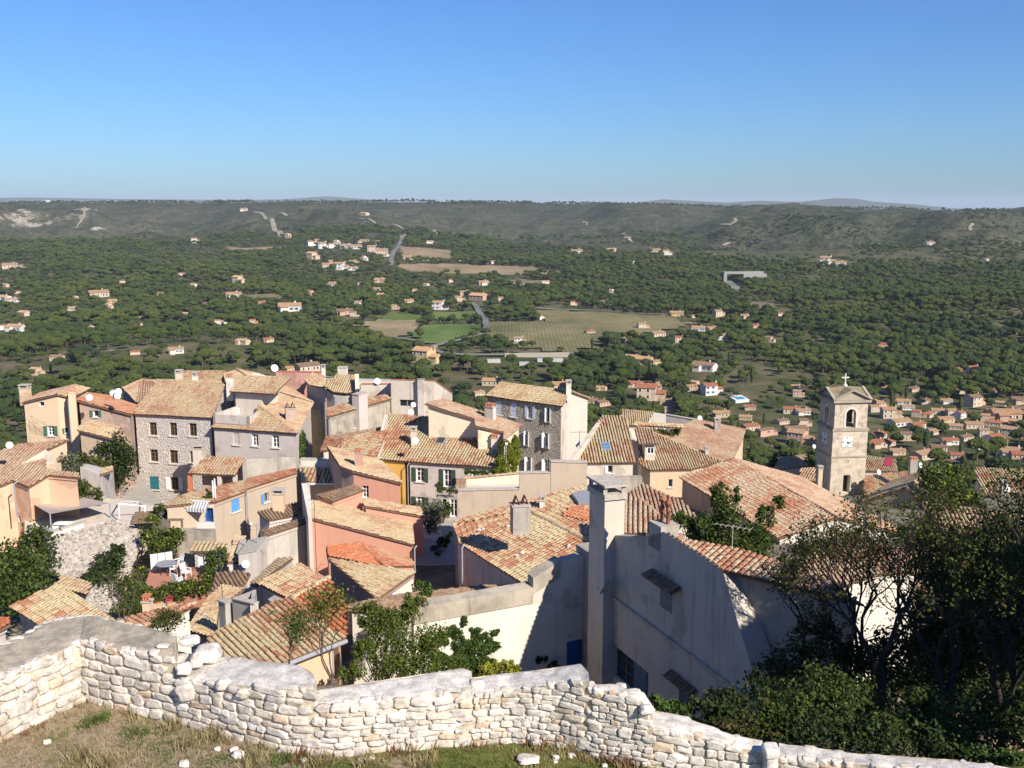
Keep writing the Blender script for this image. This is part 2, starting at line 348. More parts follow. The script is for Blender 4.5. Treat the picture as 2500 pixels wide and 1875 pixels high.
field([(986, 819), (1033, 798), (1166, 792), (1166, 819), (1081, 841), (1043, 841), (1018, 824)], FG)
field([(900, 769), (1024, 769), (1024, 782), (935, 784)], FG); field([(1059, 762), (1154, 761), (1154, 780), (1056, 780)], FG)
field([(1194, 786), (1325, 787), (1302, 756), (1624, 771), (1690, 793), (1640, 806), (1500, 828), (1472, 845), (1400, 862), (1340, 859), (1280, 854), (1190, 824)], FB)
field([(1240, 685), (1330, 686), (1330, 700), (1250, 698)], FP); field([(930, 832), (1030, 838), (1035, 850), (940, 850)], FB)
field([(540, 716), (700, 722), (690, 733), (560, 728)], FB); field([(700, 604), (730, 604), (720, 612), (560, 612), (550, 604)], FP)
field([(1800, 735), (1895, 742), (1890, 752), (1820, 752)], FP)
ROADM = fieldmat('asphalt_far', (0.19, 0.18, 0.175), (0.25, 0.24, 0.23)); TRACK = fieldmat('pale_track', (0.30, 0.26, 0.20), (0.38, 0.33, 0.26))
ROADS = []
def road(pix, w, mat=ROADM, name='road'):
    pts = [G(u, v, 450) for u, v in pix]; mb = MB(); d = []
    for a, b in zip(pts, pts[1:]):
        k = max(1, int((b - a).length / 12))
        for j in range(k): d.append(a.lerp(b, j / k))
    d.append(pts[-1]); prev = None
    for i, p in enumerate(d):
        t = (d[min(i + 1, len(d) - 1)] - d[max(i - 1, 0)]); t.z = 0; t.normalize(); nrm = Vector((-t.y, t.x, 0)) * w / 2
        l = p + nrm; r = p - nrm; l.z = Tz(l.x, l.y) + 2.0; r.z = Tz(r.x, r.y) + 2.0
        if prev: mb.poly([prev[1], r, l, prev[0]], mat)
        prev = (l, r)
    o = mb.build(name); tag(o, kind='structure'); ROADS.append((np.array([(p.x, p.y) for p in d]), w))
road([(990, 572), (973, 602), (957, 627), (954, 652)], 10); road([(1060, 710), (1075, 716), (1160, 747), (1170, 766), (1185, 782), (1188, 801), (1182, 817), (1166, 822), (1138, 830), (1084, 843), (1062, 848), (1058, 858), (1080, 866), (1138, 871), (1300, 870), (1400, 866)], 6.5)
road([(1302, 754), (1450, 762), (1630, 771)], 7); road([(1775, 688), (1795, 703), (1798, 715)], 13); road([(906, 811), (935, 826), (1020, 836), (1043, 842)], 6)
road([(663, 535), (668, 552), (676, 566), (688, 580)], 14, TRACK, 'track'); road([(700, 528), (640, 522), (620, 518)], 10, TRACK, 'track'); road([(1522, 570), (1535, 582), (1544, 592)], 9, TRACK, 'track'); road([(1786, 548), (1797, 540), (1794, 534)], 9, TRACK, 'track')
road([(1760, 549), (1786, 550)], 7, TRACK, 'track'); road([(1766, 601), (1782, 593)], 9, TRACK, 'track'); road([(2370, 565), (2368, 555), (2376, 547)], 7, TRACK, 'track'); road([(185, 558), (205, 530), (235, 512)], 6, TRACK, 'track')
road([(1425, 541), (1433, 551)], 7, TRACK, 'track'); road([(1728, 618), (1768, 632)], 6, TRACK, 'track'); road([(880, 535), (930, 552), (985, 560)], 7, TRACK, 'track')
# distant blue ranges
def range_(name, prof, Y, thick):
    m = plain('far_range_rock', (0.10, 0.12, 0.11), 0.95, 0.0); mb = MB(); top = []
    us = np.arange(prof[0][0], prof[-1][0], 14)
    for u in us:
        v = np.interp(u, [a for a, b in prof], [b for a, b in prof]) + 0.9 * float(fbm(u, 3.0, 60, 3)); top.append(P(u, v, Y))
    for a, b in zip(top, top[1:]):
        for (p, q, r_, s_) in (((0, -1), (0, -1), 0, 0),):
            fa = Vector((a.x, a.y - thick, -200)); fb = Vector((b.x, b.y - thick, -200)); ba = Vector((a.x, a.y + thick, -200)); bb = Vector((b.x, b.y + thick, -200))
            mb.poly([fa, fb, b, a], m); mb.poly([a, b, bb, ba], m)
    o = mb.build(name, smooth=True); tag(o, kind='structure')
range_('far_hills', [(1480, 510), (1560, 494), (1620, 487), (1700, 491), (1780, 495), (1850, 490), (1950, 493), (2040, 484), (2090, 485), (2130, 492), (2230, 499), (2320, 508), (2420, 514), (2520, 519), (2700, 524)], 10500, 900)
range_('far_hills', [(-200, 485), (100, 482), (300, 486), (560, 488), (700, 486), (800, 479), (900, 487), (960, 492), (1030, 502), (1200, 506)], 13500, 1000)
# ------------------------------------------------------------ trees of the valley
PINE = leafmat('pine_needles', (0.052, 0.074, 0.022), (0.072, 0.098, 0.028), (0.098, 0.126, 0.038), 0.18, True)
OAK = leafmat('oak_leaves', (0.034, 0.052, 0.022), (0.046, 0.068, 0.026), (0.062, 0.086, 0.032), 0.15, True)
LIME = leafmat('light_leaves', (0.045, 0.07, 0.012), (0.085, 0.12, 0.02), (0.14, 0.17, 0.035), 0.25, True)
BARK = plain('bark', (0.16, 0.125, 0.10), 0.95, 0.05, 0.3)
import bmesh
_ico = {}
def ico(sub):
    if sub not in _ico:
        b = bmesh.new(); bmesh.ops.create_icosphere(b, subdivisions=sub, radius=1); b.verts.ensure_lookup_table()
        _ico[sub] = ([v.co.copy() for v in b.verts], [[v.index for v in f.verts] for f in b.faces]); b.free()
    return _ico[sub]
def lump(mb, c, r, m, sub=2, amp=0.35, fr=1.6, seed=0.0, sq=(1, 1, 1)):
    vs, fs = ico(sub); out = []; cs = Vector((seed, seed * 1.7, seed * 0.3))
    for v in vs:
        d = 1 + amp * noise.noise(v * fr + cs) + amp * 0.5 * noise.noise(v * fr * 2.7 + cs)
        out.append(c + Vector((v.x * r * sq[0], v.y * r * sq[1], v.z * r * sq[2])) * d)
    o = len(mb.v); mb.v += [tuple(p) for p in out]; k = mb.mi(m)
    for f in fs:
        mb.f.append([i + o for i in f]); mb.m.append(k); mb.t.append(random.random())
def leafquad(mb, p, size, m, t=None, nrm=None):
    a = Vector((random.gauss(0, 1), random.gauss(0, 1), random.gauss(0, 1)))
    if nrm is not None: a = a * 0.6 + nrm
    a.normalize(); b = a.cross(Vector((random.gauss(0, 1), random.gauss(0, 1), random.gauss(0, 1)))).normalized(); c = a.cross(b)
    b *= size; c *= size * random.uniform(0.5, 0.8)
    mb.add([p - b, p - c * 0.9, p + b, p + c], [[0, 1, 2, 3]], m, random.random() if t is None else t)
def pine_proto(name, mat, h=8.0, w=3.6, flat=0.55, nl=9, leaves=700, seed=1):
    random.seed(seed); root = bpy.data.objects.new(name, None); C.objects.link(root)
    cr = MB(); zc = h - w * flat
    cs = []
    for i in range(nl):
        an = i * 2.4 + random.random(); rr = w * 0.62 * math.sqrt((i + 0.3) / nl); z = zc + (1 - (rr / w) ** 2) * w * flat * 0.6 - w * 0.12 + random.uniform(-.3, .3)
        cs.append((Vector((rr * math.cos(an), rr * math.sin(an), z)), w * random.uniform(0.34, 0.5)))
    for i, (c, r) in enumerate(cs): lump(cr, c, r, mat, 3, 0.5, 2.1, seed * 3.1 + i, (1, 1, 0.75))
    for _ in range(leaves * 2):
        c, r = random.choice(cs); d = Vector((random.gauss(0, 1), random.gauss(0, 1), random.gauss(0.35, 1))).normalized()
        leafquad(cr, c + Vector((d.x, d.y, d.z * .75)) * r * random.uniform(0.95, 1.25), random.uniform(0.12, 0.27), mat, None, d)
    cr.build('crown', root)
    tr = MB(); tr.tube((0, 0, -1.5), (0.15, 0.1, zc), 0.22, 0.12, BARK, 6)
    for i in range(3): c, r = cs[i * 2 + 1]; tr.tube((0.1, 0.05, zc * 0.62), c, 0.09, 0.04, BARK, 5)
    tr.build('trunk', root); return root
PROT = [pine_proto('pine_tree', PINE, 8.5, 3.6, 0.6, 9, 650, 1), pine_proto('pine_tree', PINE, 10, 4.0, 0.75, 12, 800, 2), pine_proto('pine_tree', PINE, 7, 4.2, 0.5, 10, 700, 3),
        pine_proto('oak_tree', OAK, 6.5, 3.4, 0.85, 10, 700, 4), pine_proto('broadleaf_tree', LIME, 7.5, 3.2, 0.95, 11, 700, 5)]
def cypress_proto(seed):
    random.seed(seed); root = bpy.data.objects.new('cypress_tree', None); C.objects.link(root); cr = MB()
    for k in range(9):
        z = 0.8 + k * 0.95; r = 0.95 * math.sin(math.pi * (0.15 + 0.8 * (1 - k / 9.5))) + 0.15
        lump(cr, Vector((random.uniform(-.1, .1), random.uniform(-.1, .1), z)), r, OAK, 2, 0.4, 2.2, seed + k, (1, 1, 1.2))
    cr.build('crown', root); t = MB(); t.tube((0, 0, -1), (0, 0, 1.5), 0.16, 0.12, BARK, 6); t.build('trunk', root); return root
PROT.append(cypress_proto(6))
KINDS = ['pine', 'pine', 'pine', 'oak', 'broadleaf', 'cypress']
# mesh-only joined versions for the mass
MASS = bpy.data.collections.new('tree_mass_shapes')
massobj = []
for i, p in enumerate(PROT):
    mb = MB()
    for ch in p.children:
        me = ch.data; o = len(mb.v); mb.v += [tuple(v.co) for v in me.vertices]; tv = [0.0] * len(me.polygons); me.attributes['tint'].data.foreach_get('value', tv)
        for j, pl in enumerate(me.polygons): mb.f.append([a + o for a in pl.vertices]); mb.m.append(mb.mi(me.materials[pl.material_index])); mb.t.append(tv[j])
    me = bpy.data.meshes.new('tree_shape_%d' % i); me.from_pydata(mb.v, [], mb.f)
    for m in mb.mats: me.materials.append(m)
    me.polygons.foreach_set('material_index', mb.m); at = me.attributes.new('tint', 'FLOAT', 'FACE'); at.data.foreach_set('value', mb.t)
    ob = bpy.data.objects.new('tree_shape_%d' % i, me); massobj.append(ob); MASS.objects.link(ob)
# villas: (u, v of the foot of the wall, width px, colour code, turn)
V_ = []
def vs(group, where, lst): V_.append((group, where, lst))
# colour code: first letter walls w white c cream p pink y yellow, second roof o orange t tan b brown r red
vs('villas below the bare hillside', 'below the bare slope at far left',
   [(15, 700, 18, 'ct'), (45, 716, 16, 'cb'), (10, 735, 34, 'wt'), (30, 738, 26, 'wt'), (60, 770, 28, 'ct'), (8, 805, 20, 'wt'), (38, 808, 40, 'wt'), (175, 758, 22, 'wo'), (240, 725, 44, 'ct'), (276, 740, 22, 'yo'), (268, 752, 18, 'co')])
vs('villas in the pine wood', 'in the left pine wood',
   [(345, 780, 16, 'ct'), (343, 800, 18, 'ct'), (453, 770, 18, 'wo'), (472, 700, 18, 'wo'), (584, 690, 28, 'co'), (535, 793, 20, 'wo'), (522, 770, 14, 'wt'), (545, 790, 18, 'wt'), (140, 878, 28, 'yb'), (430, 862, 34, 'wt'), (592, 840, 30, 'ct'),
    (25, 655, 60, 'ct'), (478, 592, 18, 'wo'), (445, 672, 14, 'wo'), (570, 727, 34, 'ct'), (92, 915, 30, 'ct'), (186, 732, 16, 'cb'), (620, 790, 18, 'cr'), (300, 690, 16, 'cb'), (395, 720, 18, 'cr'), (640, 745, 22, 'cr'), (505, 745, 16, 'cb'), (655, 835, 24, 'cr'), (330, 865, 20, 'cr'), (220, 800, 18, 'cb')])
vs('hamlet houses', 'in the hamlet under the ridge',
   [(705, 580, 16, 'co'), (760, 600, 20, 'wo'), (777, 592, 14, 'co'), (790, 606, 26, 'wt'), (812, 605, 18, 'wt'), (824, 596, 16, 'wo'), (845, 606, 26, 'wt'), (870, 607, 24, 'wt'), (878, 594, 14, 'wo'), (890, 593, 20, 'ct'), (924, 593, 14, 'co'), (912, 615, 26, 'ct'), (932, 618, 30, 'ct'), (940, 626, 16, 'wt'),
    (765, 632, 28, 'co'), (800, 652, 24, 'co'), (815, 644, 22, 'co'), (835, 658, 30, 'wt'), (862, 660, 22, 'wt'), (862, 645, 24, 'co'), (890, 636, 18, 'wo'), (890, 526, 20, 'ct'), (996, 633, 22, 'co'), (1062, 570, 12, 'wo'), (1050, 594, 16, 'wo'), (1204, 643, 16, 'wo')])
vs('houses beside the fields', 'by the valley fields',
   [(812, 698, 22, 'wt'), (878, 695, 14, 'ct'), (928, 690, 26, 'co'), (920, 710, 20, 'wt'), (930, 725, 22, 'wt'), (877, 748, 22, 'wo'), (998, 740, 22, 'co'), (1040, 698, 14, 'wo'), (1075, 755, 34, 'wt'), (1123, 736, 22, 'co'), (1135, 720, 26, 'ct'), (1170, 732, 40, 'po'), (1180, 696, 26, 'wo'), (708, 760, 52, 'wo'), (840, 768, 34, 'pb'), (866, 772, 20, 'cb'), (1270, 838, 26, 'wt'), (1322, 780, 13, 'wo'), (1332, 692, 18, 'wo'), (1495, 715, 14, 'wo'), (1475, 745, 28, 'cb'), (1652, 772, 30, 'yo'), (1695, 775, 14, 'co'), (1570, 803, 26, 'ct'), (1605, 822, 32, 'ct'), (1705, 808, 30, 'wo'), (1738, 806, 22, 'co'), (1765, 829, 24, 'wt'), (1755, 772, 26, 'ct'), (1820, 777, 24, 'co'), (1550, 750, 14, 'wo'), (760, 720, 18, 'cr'), (965, 755, 18, 'ct'), (1015, 715, 16, 'ct'), (1225, 735, 18, 'cb'), (1400, 745, 16, 'cr'), (1440, 815, 22, 'cr'), (1520, 835, 22, 'cb'), (1660, 835, 24, 'cr'), (1845, 800, 22, 'cr'), (1880, 835, 22, 'cb'), (1100, 690, 14, 'cr'), (1905, 770, 20, 'cb')])
vs('houses under the far ridge', 'under the far ridge',
   [(1494, 615, 22, 'ct'), (1600, 618, 26, 'co'), (1630, 622, 20, 'wt'), (1548, 643, 10, 'wo'), (2020, 645, 34, 'wo'), (2050, 648, 26, 'wo'), (2268, 598, 22, 'wt'), (2302, 607, 14, 'wt'), (2407, 642, 18, 'wt'), (1408, 620, 26, 'wt'), (595, 515, 34, 'wt')])
vs('houses behind the roofs', 'just beyond the village roofs',
   [(1045, 885, 62, 'yo'), (750, 905, 50, 'cb'), (712, 905, 26, 'co'), (1545, 880, 34, 'co'), (1572, 888, 44, 'co'), (1605, 893, 24, 'yt'), (1718, 905, 52, 'wb'), (1202, 940, 42, 'co'), (1363, 950, 46, 'po'), (1437, 988, 40, 'pb'), (1470, 990, 34, 'pb'), (1467, 953, 22, 'co'), (1550, 945, 34, 'cr'), (1590, 955, 44, 'cr'), (1590, 975, 64, 'cr'), (1630, 990, 40, 'ct'), (1168, 965, 26, 'co')])
vs('suburb houses between the village and the bell tower', 'in gardens left of the tower',
   [(1738, 962, 46, 'wr'), (1690, 955, 22, 'co'), (1700, 945, 14, 'co'), (1945, 955, 26, 'wo'), (1950, 968, 22, 'co'), (1760, 1018, 38, 'co'), (1830, 1000, 26, 'cr'), (1820, 1025, 22, 'yo'), (1932, 1008, 38, 'cr'), (1960, 1012, 34, 'wt'), (1908, 1035, 30, 'cb'), (1965, 1040, 18, 'cb'), (1830, 1050, 40, 'cr'), (1940, 1060, 52, 'pb'), (1955, 1082, 56, 'pt'), (1862, 1065, 20, 'pb'), (1880, 1062, 16, 'pb'), (1635, 1010, 26, 'ct')])
vs('suburb houses right of the bell tower', 'in the suburb right of the tower',
   [(2142, 985, 20, 'co'), (2150, 1000, 32, 'co'), (2135, 1005, 22, 'co'), (2205, 988, 32, 'wo'), (2175, 1020, 44, 'co'), (2195, 1040, 46, 'wo'), (2240, 1047, 40, 'cr'), (2242, 1018, 18, 'cr'), (2265, 1018, 22, 'cr'), (2290, 1010, 32, 'co'), (2325, 1015, 26, 'co'), (2308, 1033, 38, 'co'), (2330, 1048, 34, 'co'), (2375, 1045, 40, 'co'), (2380, 990, 46, 'cb'), (2420, 1010, 26, 'po'), (2455, 1025, 64, 'po'), (2410, 1028, 16, 'co'), (2425, 1040, 34, 'cr'), (2480, 1036, 20, 'po'), (2140, 1070, 40, 'cr'), (2140, 1092, 46, 'cr'), (2165, 1088, 34, 'cr'), (2318, 1085, 38, 'wr'), (2250, 1120, 52, 'ct'), (2395, 1095, 34, 'wr'), (2430, 1092, 56, 'wr'), (2470, 1068, 44, 'ct'), (2470, 1115, 56, 'wt'), (2492, 1120, 44, 'pr'), (2490, 985, 40, 'cb'), (2495, 1005, 30, 'cb'), (2335, 908, 24, 'pr'), (2378, 912, 32, 'wr'), (2155, 845, 20, 'pr'), (2162, 858, 16, 'po'), (2215, 1075, 34, 'cb'), (2280, 1060, 32, 'ct'), (2355, 1075, 34, 'cb'), (2290, 1100, 34, 'cb'), (2345, 1020, 26, 'wr'), (2405, 1065, 30, 'ct'), (2215, 1000, 26, 'wo'), (2255, 985, 24, 'cb'), (2310, 985, 22, 'wo'), (2440, 990, 26, 'ct'), (2430, 960, 26, 'cb'), (2340, 960, 22, 'ct'), (2230, 955, 22, 'cb'), (2160, 955, 22, 'wr'), (2190, 1110, 34, 'ct'), (2340, 1120, 36, 'cr')])
VW = {'w': stucco('villa_white', (0.72, 0.68, 0.62), .2), 'c': stucco('villa_cream', (0.60, 0.47, 0.35), .25), 'p': stucco('villa_pink', (0.58, 0.36, 0.27), .25), 'y': stucco('villa_yellow', (0.60, 0.46, 0.26), .25)}
VR = {'o': tilemat('villa_orange', [(0.56, 0.34, 0.20), (0.58, 0.38, 0.23), (0.52, 0.29, 0.17)], .25), 't': tilemat('villa_tan', [(0.50, 0.32, 0.21), (0.45, 0.28, 0.18), (0.55, 0.37, 0.25)], .3),
      'b': tilemat('villa_brown', [(0.30, 0.19, 0.14), (0.26, 0.165, 0.12), (0.34, 0.22, 0.16)], .3), 'r': tilemat('villa_red', [(0.44, 0.17, 0.10), (0.50, 0.21, 0.13), (0.40, 0.15, 0.09)], .2)}
VWN = {'w': 'white', 'c': 'cream', 'p': 'pink', 'y': 'yellow'}; VRN = {'o': 'orange', 't': 'sandy', 'b': 'brown', 'r': 'red'}
DARK = plain('dark_opening', (0.03, 0.03, 0.035), 0.4, 0.4)
def gable_shell(wl_, rf, x0, x1, y0, y1, h, rise, wm, rm, along='x', ov=0.45):
    b = MB() if wl_ is None else wl_
    if along == 'x':
        ym = (y0 + y1) / 2
        for a, s in ((x0, 1), (x1, -1)): b.add([(a, y0, -3), (a, y1, -3), (a, y1, h), (a, ym, h + rise), (a, y0, h)], [[0, 1, 2, 3, 4] if s < 0 else [4, 3, 2, 1, 0]], wm)
        for a in (y0, y1): b.add([(x0, a, -3), (x1, a, -3), (x1, a, h), (x0, a, h)], [[0, 1, 2, 3]], wm)
        k = rise / ((y1 - y0) / 2); n = max(6, int((x1 - x0 + 2 * ov) / 0.5)); 
        for side in (-1, 1):
            ye = y0 - ov if side < 0 else y1 + ov; ze = h - k * ov
            for i in range(n):
                xa = x0 - ov + (x1 - x0 + 2 * ov) * i / n; xb = x0 - ov + (x1 - x0 + 2 * ov) * (i + 1) / n; xm = (xa + xb) / 2
                for j in range(4):
                    f0, f1 = j / 4, (j + 1) / 4; pa = lambda x, f, e: (x, ye + (ym - ye) * f, ze + (h + rise - ze) * f + 0.10 + e)
                    rf.add([pa(xa, f0, 0), pa(xm, f0, 0.14), pa(xb, f0, 0), pa(xa, f1, -.02), pa(xm, f1, .1), pa(xb, f1, -.02)], [[0, 1, 4, 3], [1, 2, 5, 4]], rm, random.random())
            rf.add([(x0 - ov, ye, ze), (x1 + ov, ye, ze), (x1 + ov, ye, ze + .14), (x0 - ov, ye, ze + .14)], [[0, 1, 2, 3]], rm, .3)
    return b
_vp = {}
def villa_proto(kind, code, small):
    key = (kind, code, small)
    if key in _vp: return _vp[key]
    wm, rm = VW[code[0]], VR[code[1]]; random.seed(hash(key) % 1000 if False else (kind * 7 + ord(code[0]) + ord(code[1]) * 3))
    root = bpy.data.objects.new('villa', None); C.objects.link(root); w = MB(); r = MB()
    if kind == 0: gable_shell(w, r, -6, 6, -4, 4, 3.0, 1.4, wm, rm); fy = -4; hh = 3
    elif kind == 1:
        gable_shell(w, r, -6, 2, -3.6, 3.6, 5.4, 1.3, wm, rm); gable_shell(w, r, 2.02, 6, -2.6, 3.0, 3.0, 1.0, wm, rm); fy = -3.6; hh = 5.4
    else:
        gable_shell(w, r, -6, 6, -2.2, 4.2, 3.2, 1.25, wm, rm); gable_shell(w, r, -4.5, -0.5, -5.0, -2.25, 2.8, 0.7, wm, rm); fy = -2.2; hh = 3.2
    w.build('wall', root); r.build('roof', root)
    if not small:
        c = MB(); c.box((2.5, 0.6, hh + 0.6), (0.8, 0, 0), (0, 0.6, 0), (0, 0, 1.7), wm); c.build('chimney', root)
        xs = {0: [-4, -1, 2.4, 4.5], 1: [-4.6, -1.2], 2: [1.0, 3.8]}[kind]
        for x in xs:
            for z0 in ([0.9, 3.7] if kind == 1 else [0.9]):
                m = MB(); m.box((x - .5, fy - 0.06, z0), (1.0, 0, 0), (0, 0.1, 0), (0, 0, 1.15), DARK)
                for sx in (-1.05, .5): m.box((x + sx, fy - 0.1, z0), (.55, 0, 0), (0, .05, 0), (0, 0, 1.15), VW['w'] if code[0] != 'w' else plain('shutter_blue_far', (.2, .3, .42)))
                m.build('window', root)
    _vp[key] = root; return root
VILLAS = []; ORD = ['leftmost', 'second from the left', 'third from the left', 'fourth from the left', 'fifth from the left', 'sixth from the left', 'seventh from the left', 'eighth from the left', 'ninth from the left', 'tenth from the left', 'eleventh from the left', 'twelfth from the left', 'thirteenth from the left', 'fourteenth from the left', 'fifteenth from the left']
def place_villas():
    used = {}
    for group, where, lst in V_:
        byc = {}
        for e in sorted(lst, key=lambda e: e[0]): byc.setdefault(e[3], []).append(e)
        for code, es in byc.items():
            for n, (u, v, w, _) in enumerate(es):
                g = G(u, v, 250); sc = max(0.6, min(2.1, w * g.y / F / 11.2)); random.seed(int(u * 31 + v * 7)); kind = random.choice([0, 1, 2]); small = w * 0.41 < 8.5
                if w < 22: kind = random.choice([0, 1])
                pr = villa_proto(kind, code, small)
                if pr.name not in used: o = pr; used[pr.name] = 1
                else: o = copy_tree(pr)
                o.location = (g.x, g.y, g.z + 0.4); o.rotation_euler = (0, 0, R(random.uniform(-38, 38))); o.scale = (sc, sc, sc)
                what = '%s house, %s roof,' % (VWN[code[0]], VRN[code[1]])
                lab = '%s %s' % (what, where) if len(es) == 1 else '%s %s, %s so coloured' % (what, where, (ORD[n] if n < len(es) - 1 else 'rightmost').replace(' from the left', ' from left'))
                tag(o, lab, 'house', group); VILLAS.append((g.x, g.y, 7.5 * sc, w))
place_villas()
def forest():
    random.seed(11); rs = np.random.RandomState(5); out = []
    bands = [(110, 900, 5.8, 1.02), (900, 1600, 6.1, 1.0), (1600, 2700, 7.9, 1.12)]
    for y0, y1, st, sc in bands:
        ys = np.arange(y0, y1, st); X = []; Y = []
        for y in ys:
            xs = np.arange(-0.62 * y - 60, 0.62 * y + 60, st); X.append(xs + rs.uniform(-.48, .48, len(xs)) * st); Y.append(y + rs.uniform(-.48, .48, len(xs)) * st)
        out.append((np.concatenate(X), np.concatenate(Y), sc))
    # scattered scrub trees on the hillside and a row along the crest
    n = 9000; y = rs.uniform(2650, 4250, n); x = rs.uniform(-.56, .56, n) * y; k = fbm(x, y, 260, 3) > 0.02 + 0.0 * x; out.append((x[k], y[k], 0.8))
    n = 4200; y = rs.uniform(4150, 4420, n); x = rs.uniform(-.56, .56, n) * y; k = (fbm(x, y, 150, 3) > -0.12) ; out.append((x[k], y[k], 1.25))
    X = np.concatenate([a for a, b, c in out]); Y = np.concatenate([b for a, b, c in out]); S = np.concatenate([np.full(len(a), c) for a, b, c in out])
    Z = T(X, Y); f = Y * CP - Z * SP; U = 1250 + F * X / f; Vp = 937.5 - F * (Y * SP + Z * CP) / f
    dens = np.ones(len(X)); 
    dens = np.where((fbm(X, Y, 90, 3) < -0.20) & (Y < 2700), 0.15, dens); dens = np.where((fbm(X + 777, Y, 38, 2) > .30) & (Y < 2700), .3, dens)
    for u, v, a, b_, k in [(2300, 1040, 330, 85, .8), (1850, 1020, 190, 60, .8), (1600, 975, 100, 40, .45), (830, 640, 130, 60, .42), (440, 625, 110, 26, .22), (620, 600, 100, 22, .35), (20, 655, 60, 10, .0), (1080, 690, 160, 26, .5), (1080, 735, 130, 26, .5),
                        (1180, 865, 190, 18, .22), (1630, 800, 150, 40, .55), (40, 770, 70, 45, .4), (120, 890, 60, 26, .35), (230, 735, 60, 14, .3), (1500, 605, 160, 14, .5), (1960, 620, 160, 20, .4), (2200, 640, 250, 14, .5), (250, 590, 250, 10, .7), (1300, 610, 100, 10, .5), (1850, 735, 60, 14, .3), (560, 725, 60, 8, .2), (270, 850, 50, 12, .3), (1830, 905, 90, 14, .35), (430, 868, 40, 8, .2), (700, 770, 60, 8, .3)]:
        dens = np.where(((U - u) / a) ** 2 + ((Vp - v) / b_) ** 2 < 1, np.minimum(dens, k), dens)
    tl = np.interp(U, [-100, 0, 300, 480, 600, 850, 1000, 1250, 1600, 1900, 2500], [572, 575, 592, 590, 570, 552, 560, 600, 622, 636, 652]) + 6 * fbm(U, Vp, 60, 3)
    dens = np.where((Vp < tl) & (Y < 3900), dens * np.where(fbm(X, Y, 240, 3) > 0.12, .32, .05), dens)
    ok = rs.rand(len(X)) < dens
    for p in FIELDS:
        for dy in (0, 15, 30, 48): ok &= ~(inpoly(X, Y + dy, p) & ((dy == 0) | (Y > 900)))
    for pts, w in ROADS:
        for i in range(len(pts) - 1):
            a, b = pts[i], pts[i + 1]; d = b - a; L2 = (d ** 2).sum() + 1e-9; t = np.clip(((X - a[0]) * d[0] + (Y - a[1]) * d[1]) / L2, 0, 1)
            ok &= np.hypot(X - a[0] - t * d[0], Y - a[1] - t * d[1]) > w * .5 + 3
            # keep the road in view: nothing tall just in front of it
            ok &= ~((np.abs(X - a[0] - t * d[0]) < w) & (Y < a[1]) & (Y > a[1] - 45))
    for x, y, r, w in VILLAS:
        ok &= np.hypot(X - x, Y - y) > r + 2.5
        ok &= ~((np.abs(X - x * Y / y) < r * 0.95) & (Y < y) & (Y > y - np.minimum(85, 20 + y * .04)))
    ok &= (Y > 112); X, Y, Z, S, U, Vp = [a[ok] for a in (X, Y, Z, S, U, Vp)]
    return X, Y, Z, S, U, Vp
FX, FY, FZ, FS, FU, FV = forest()
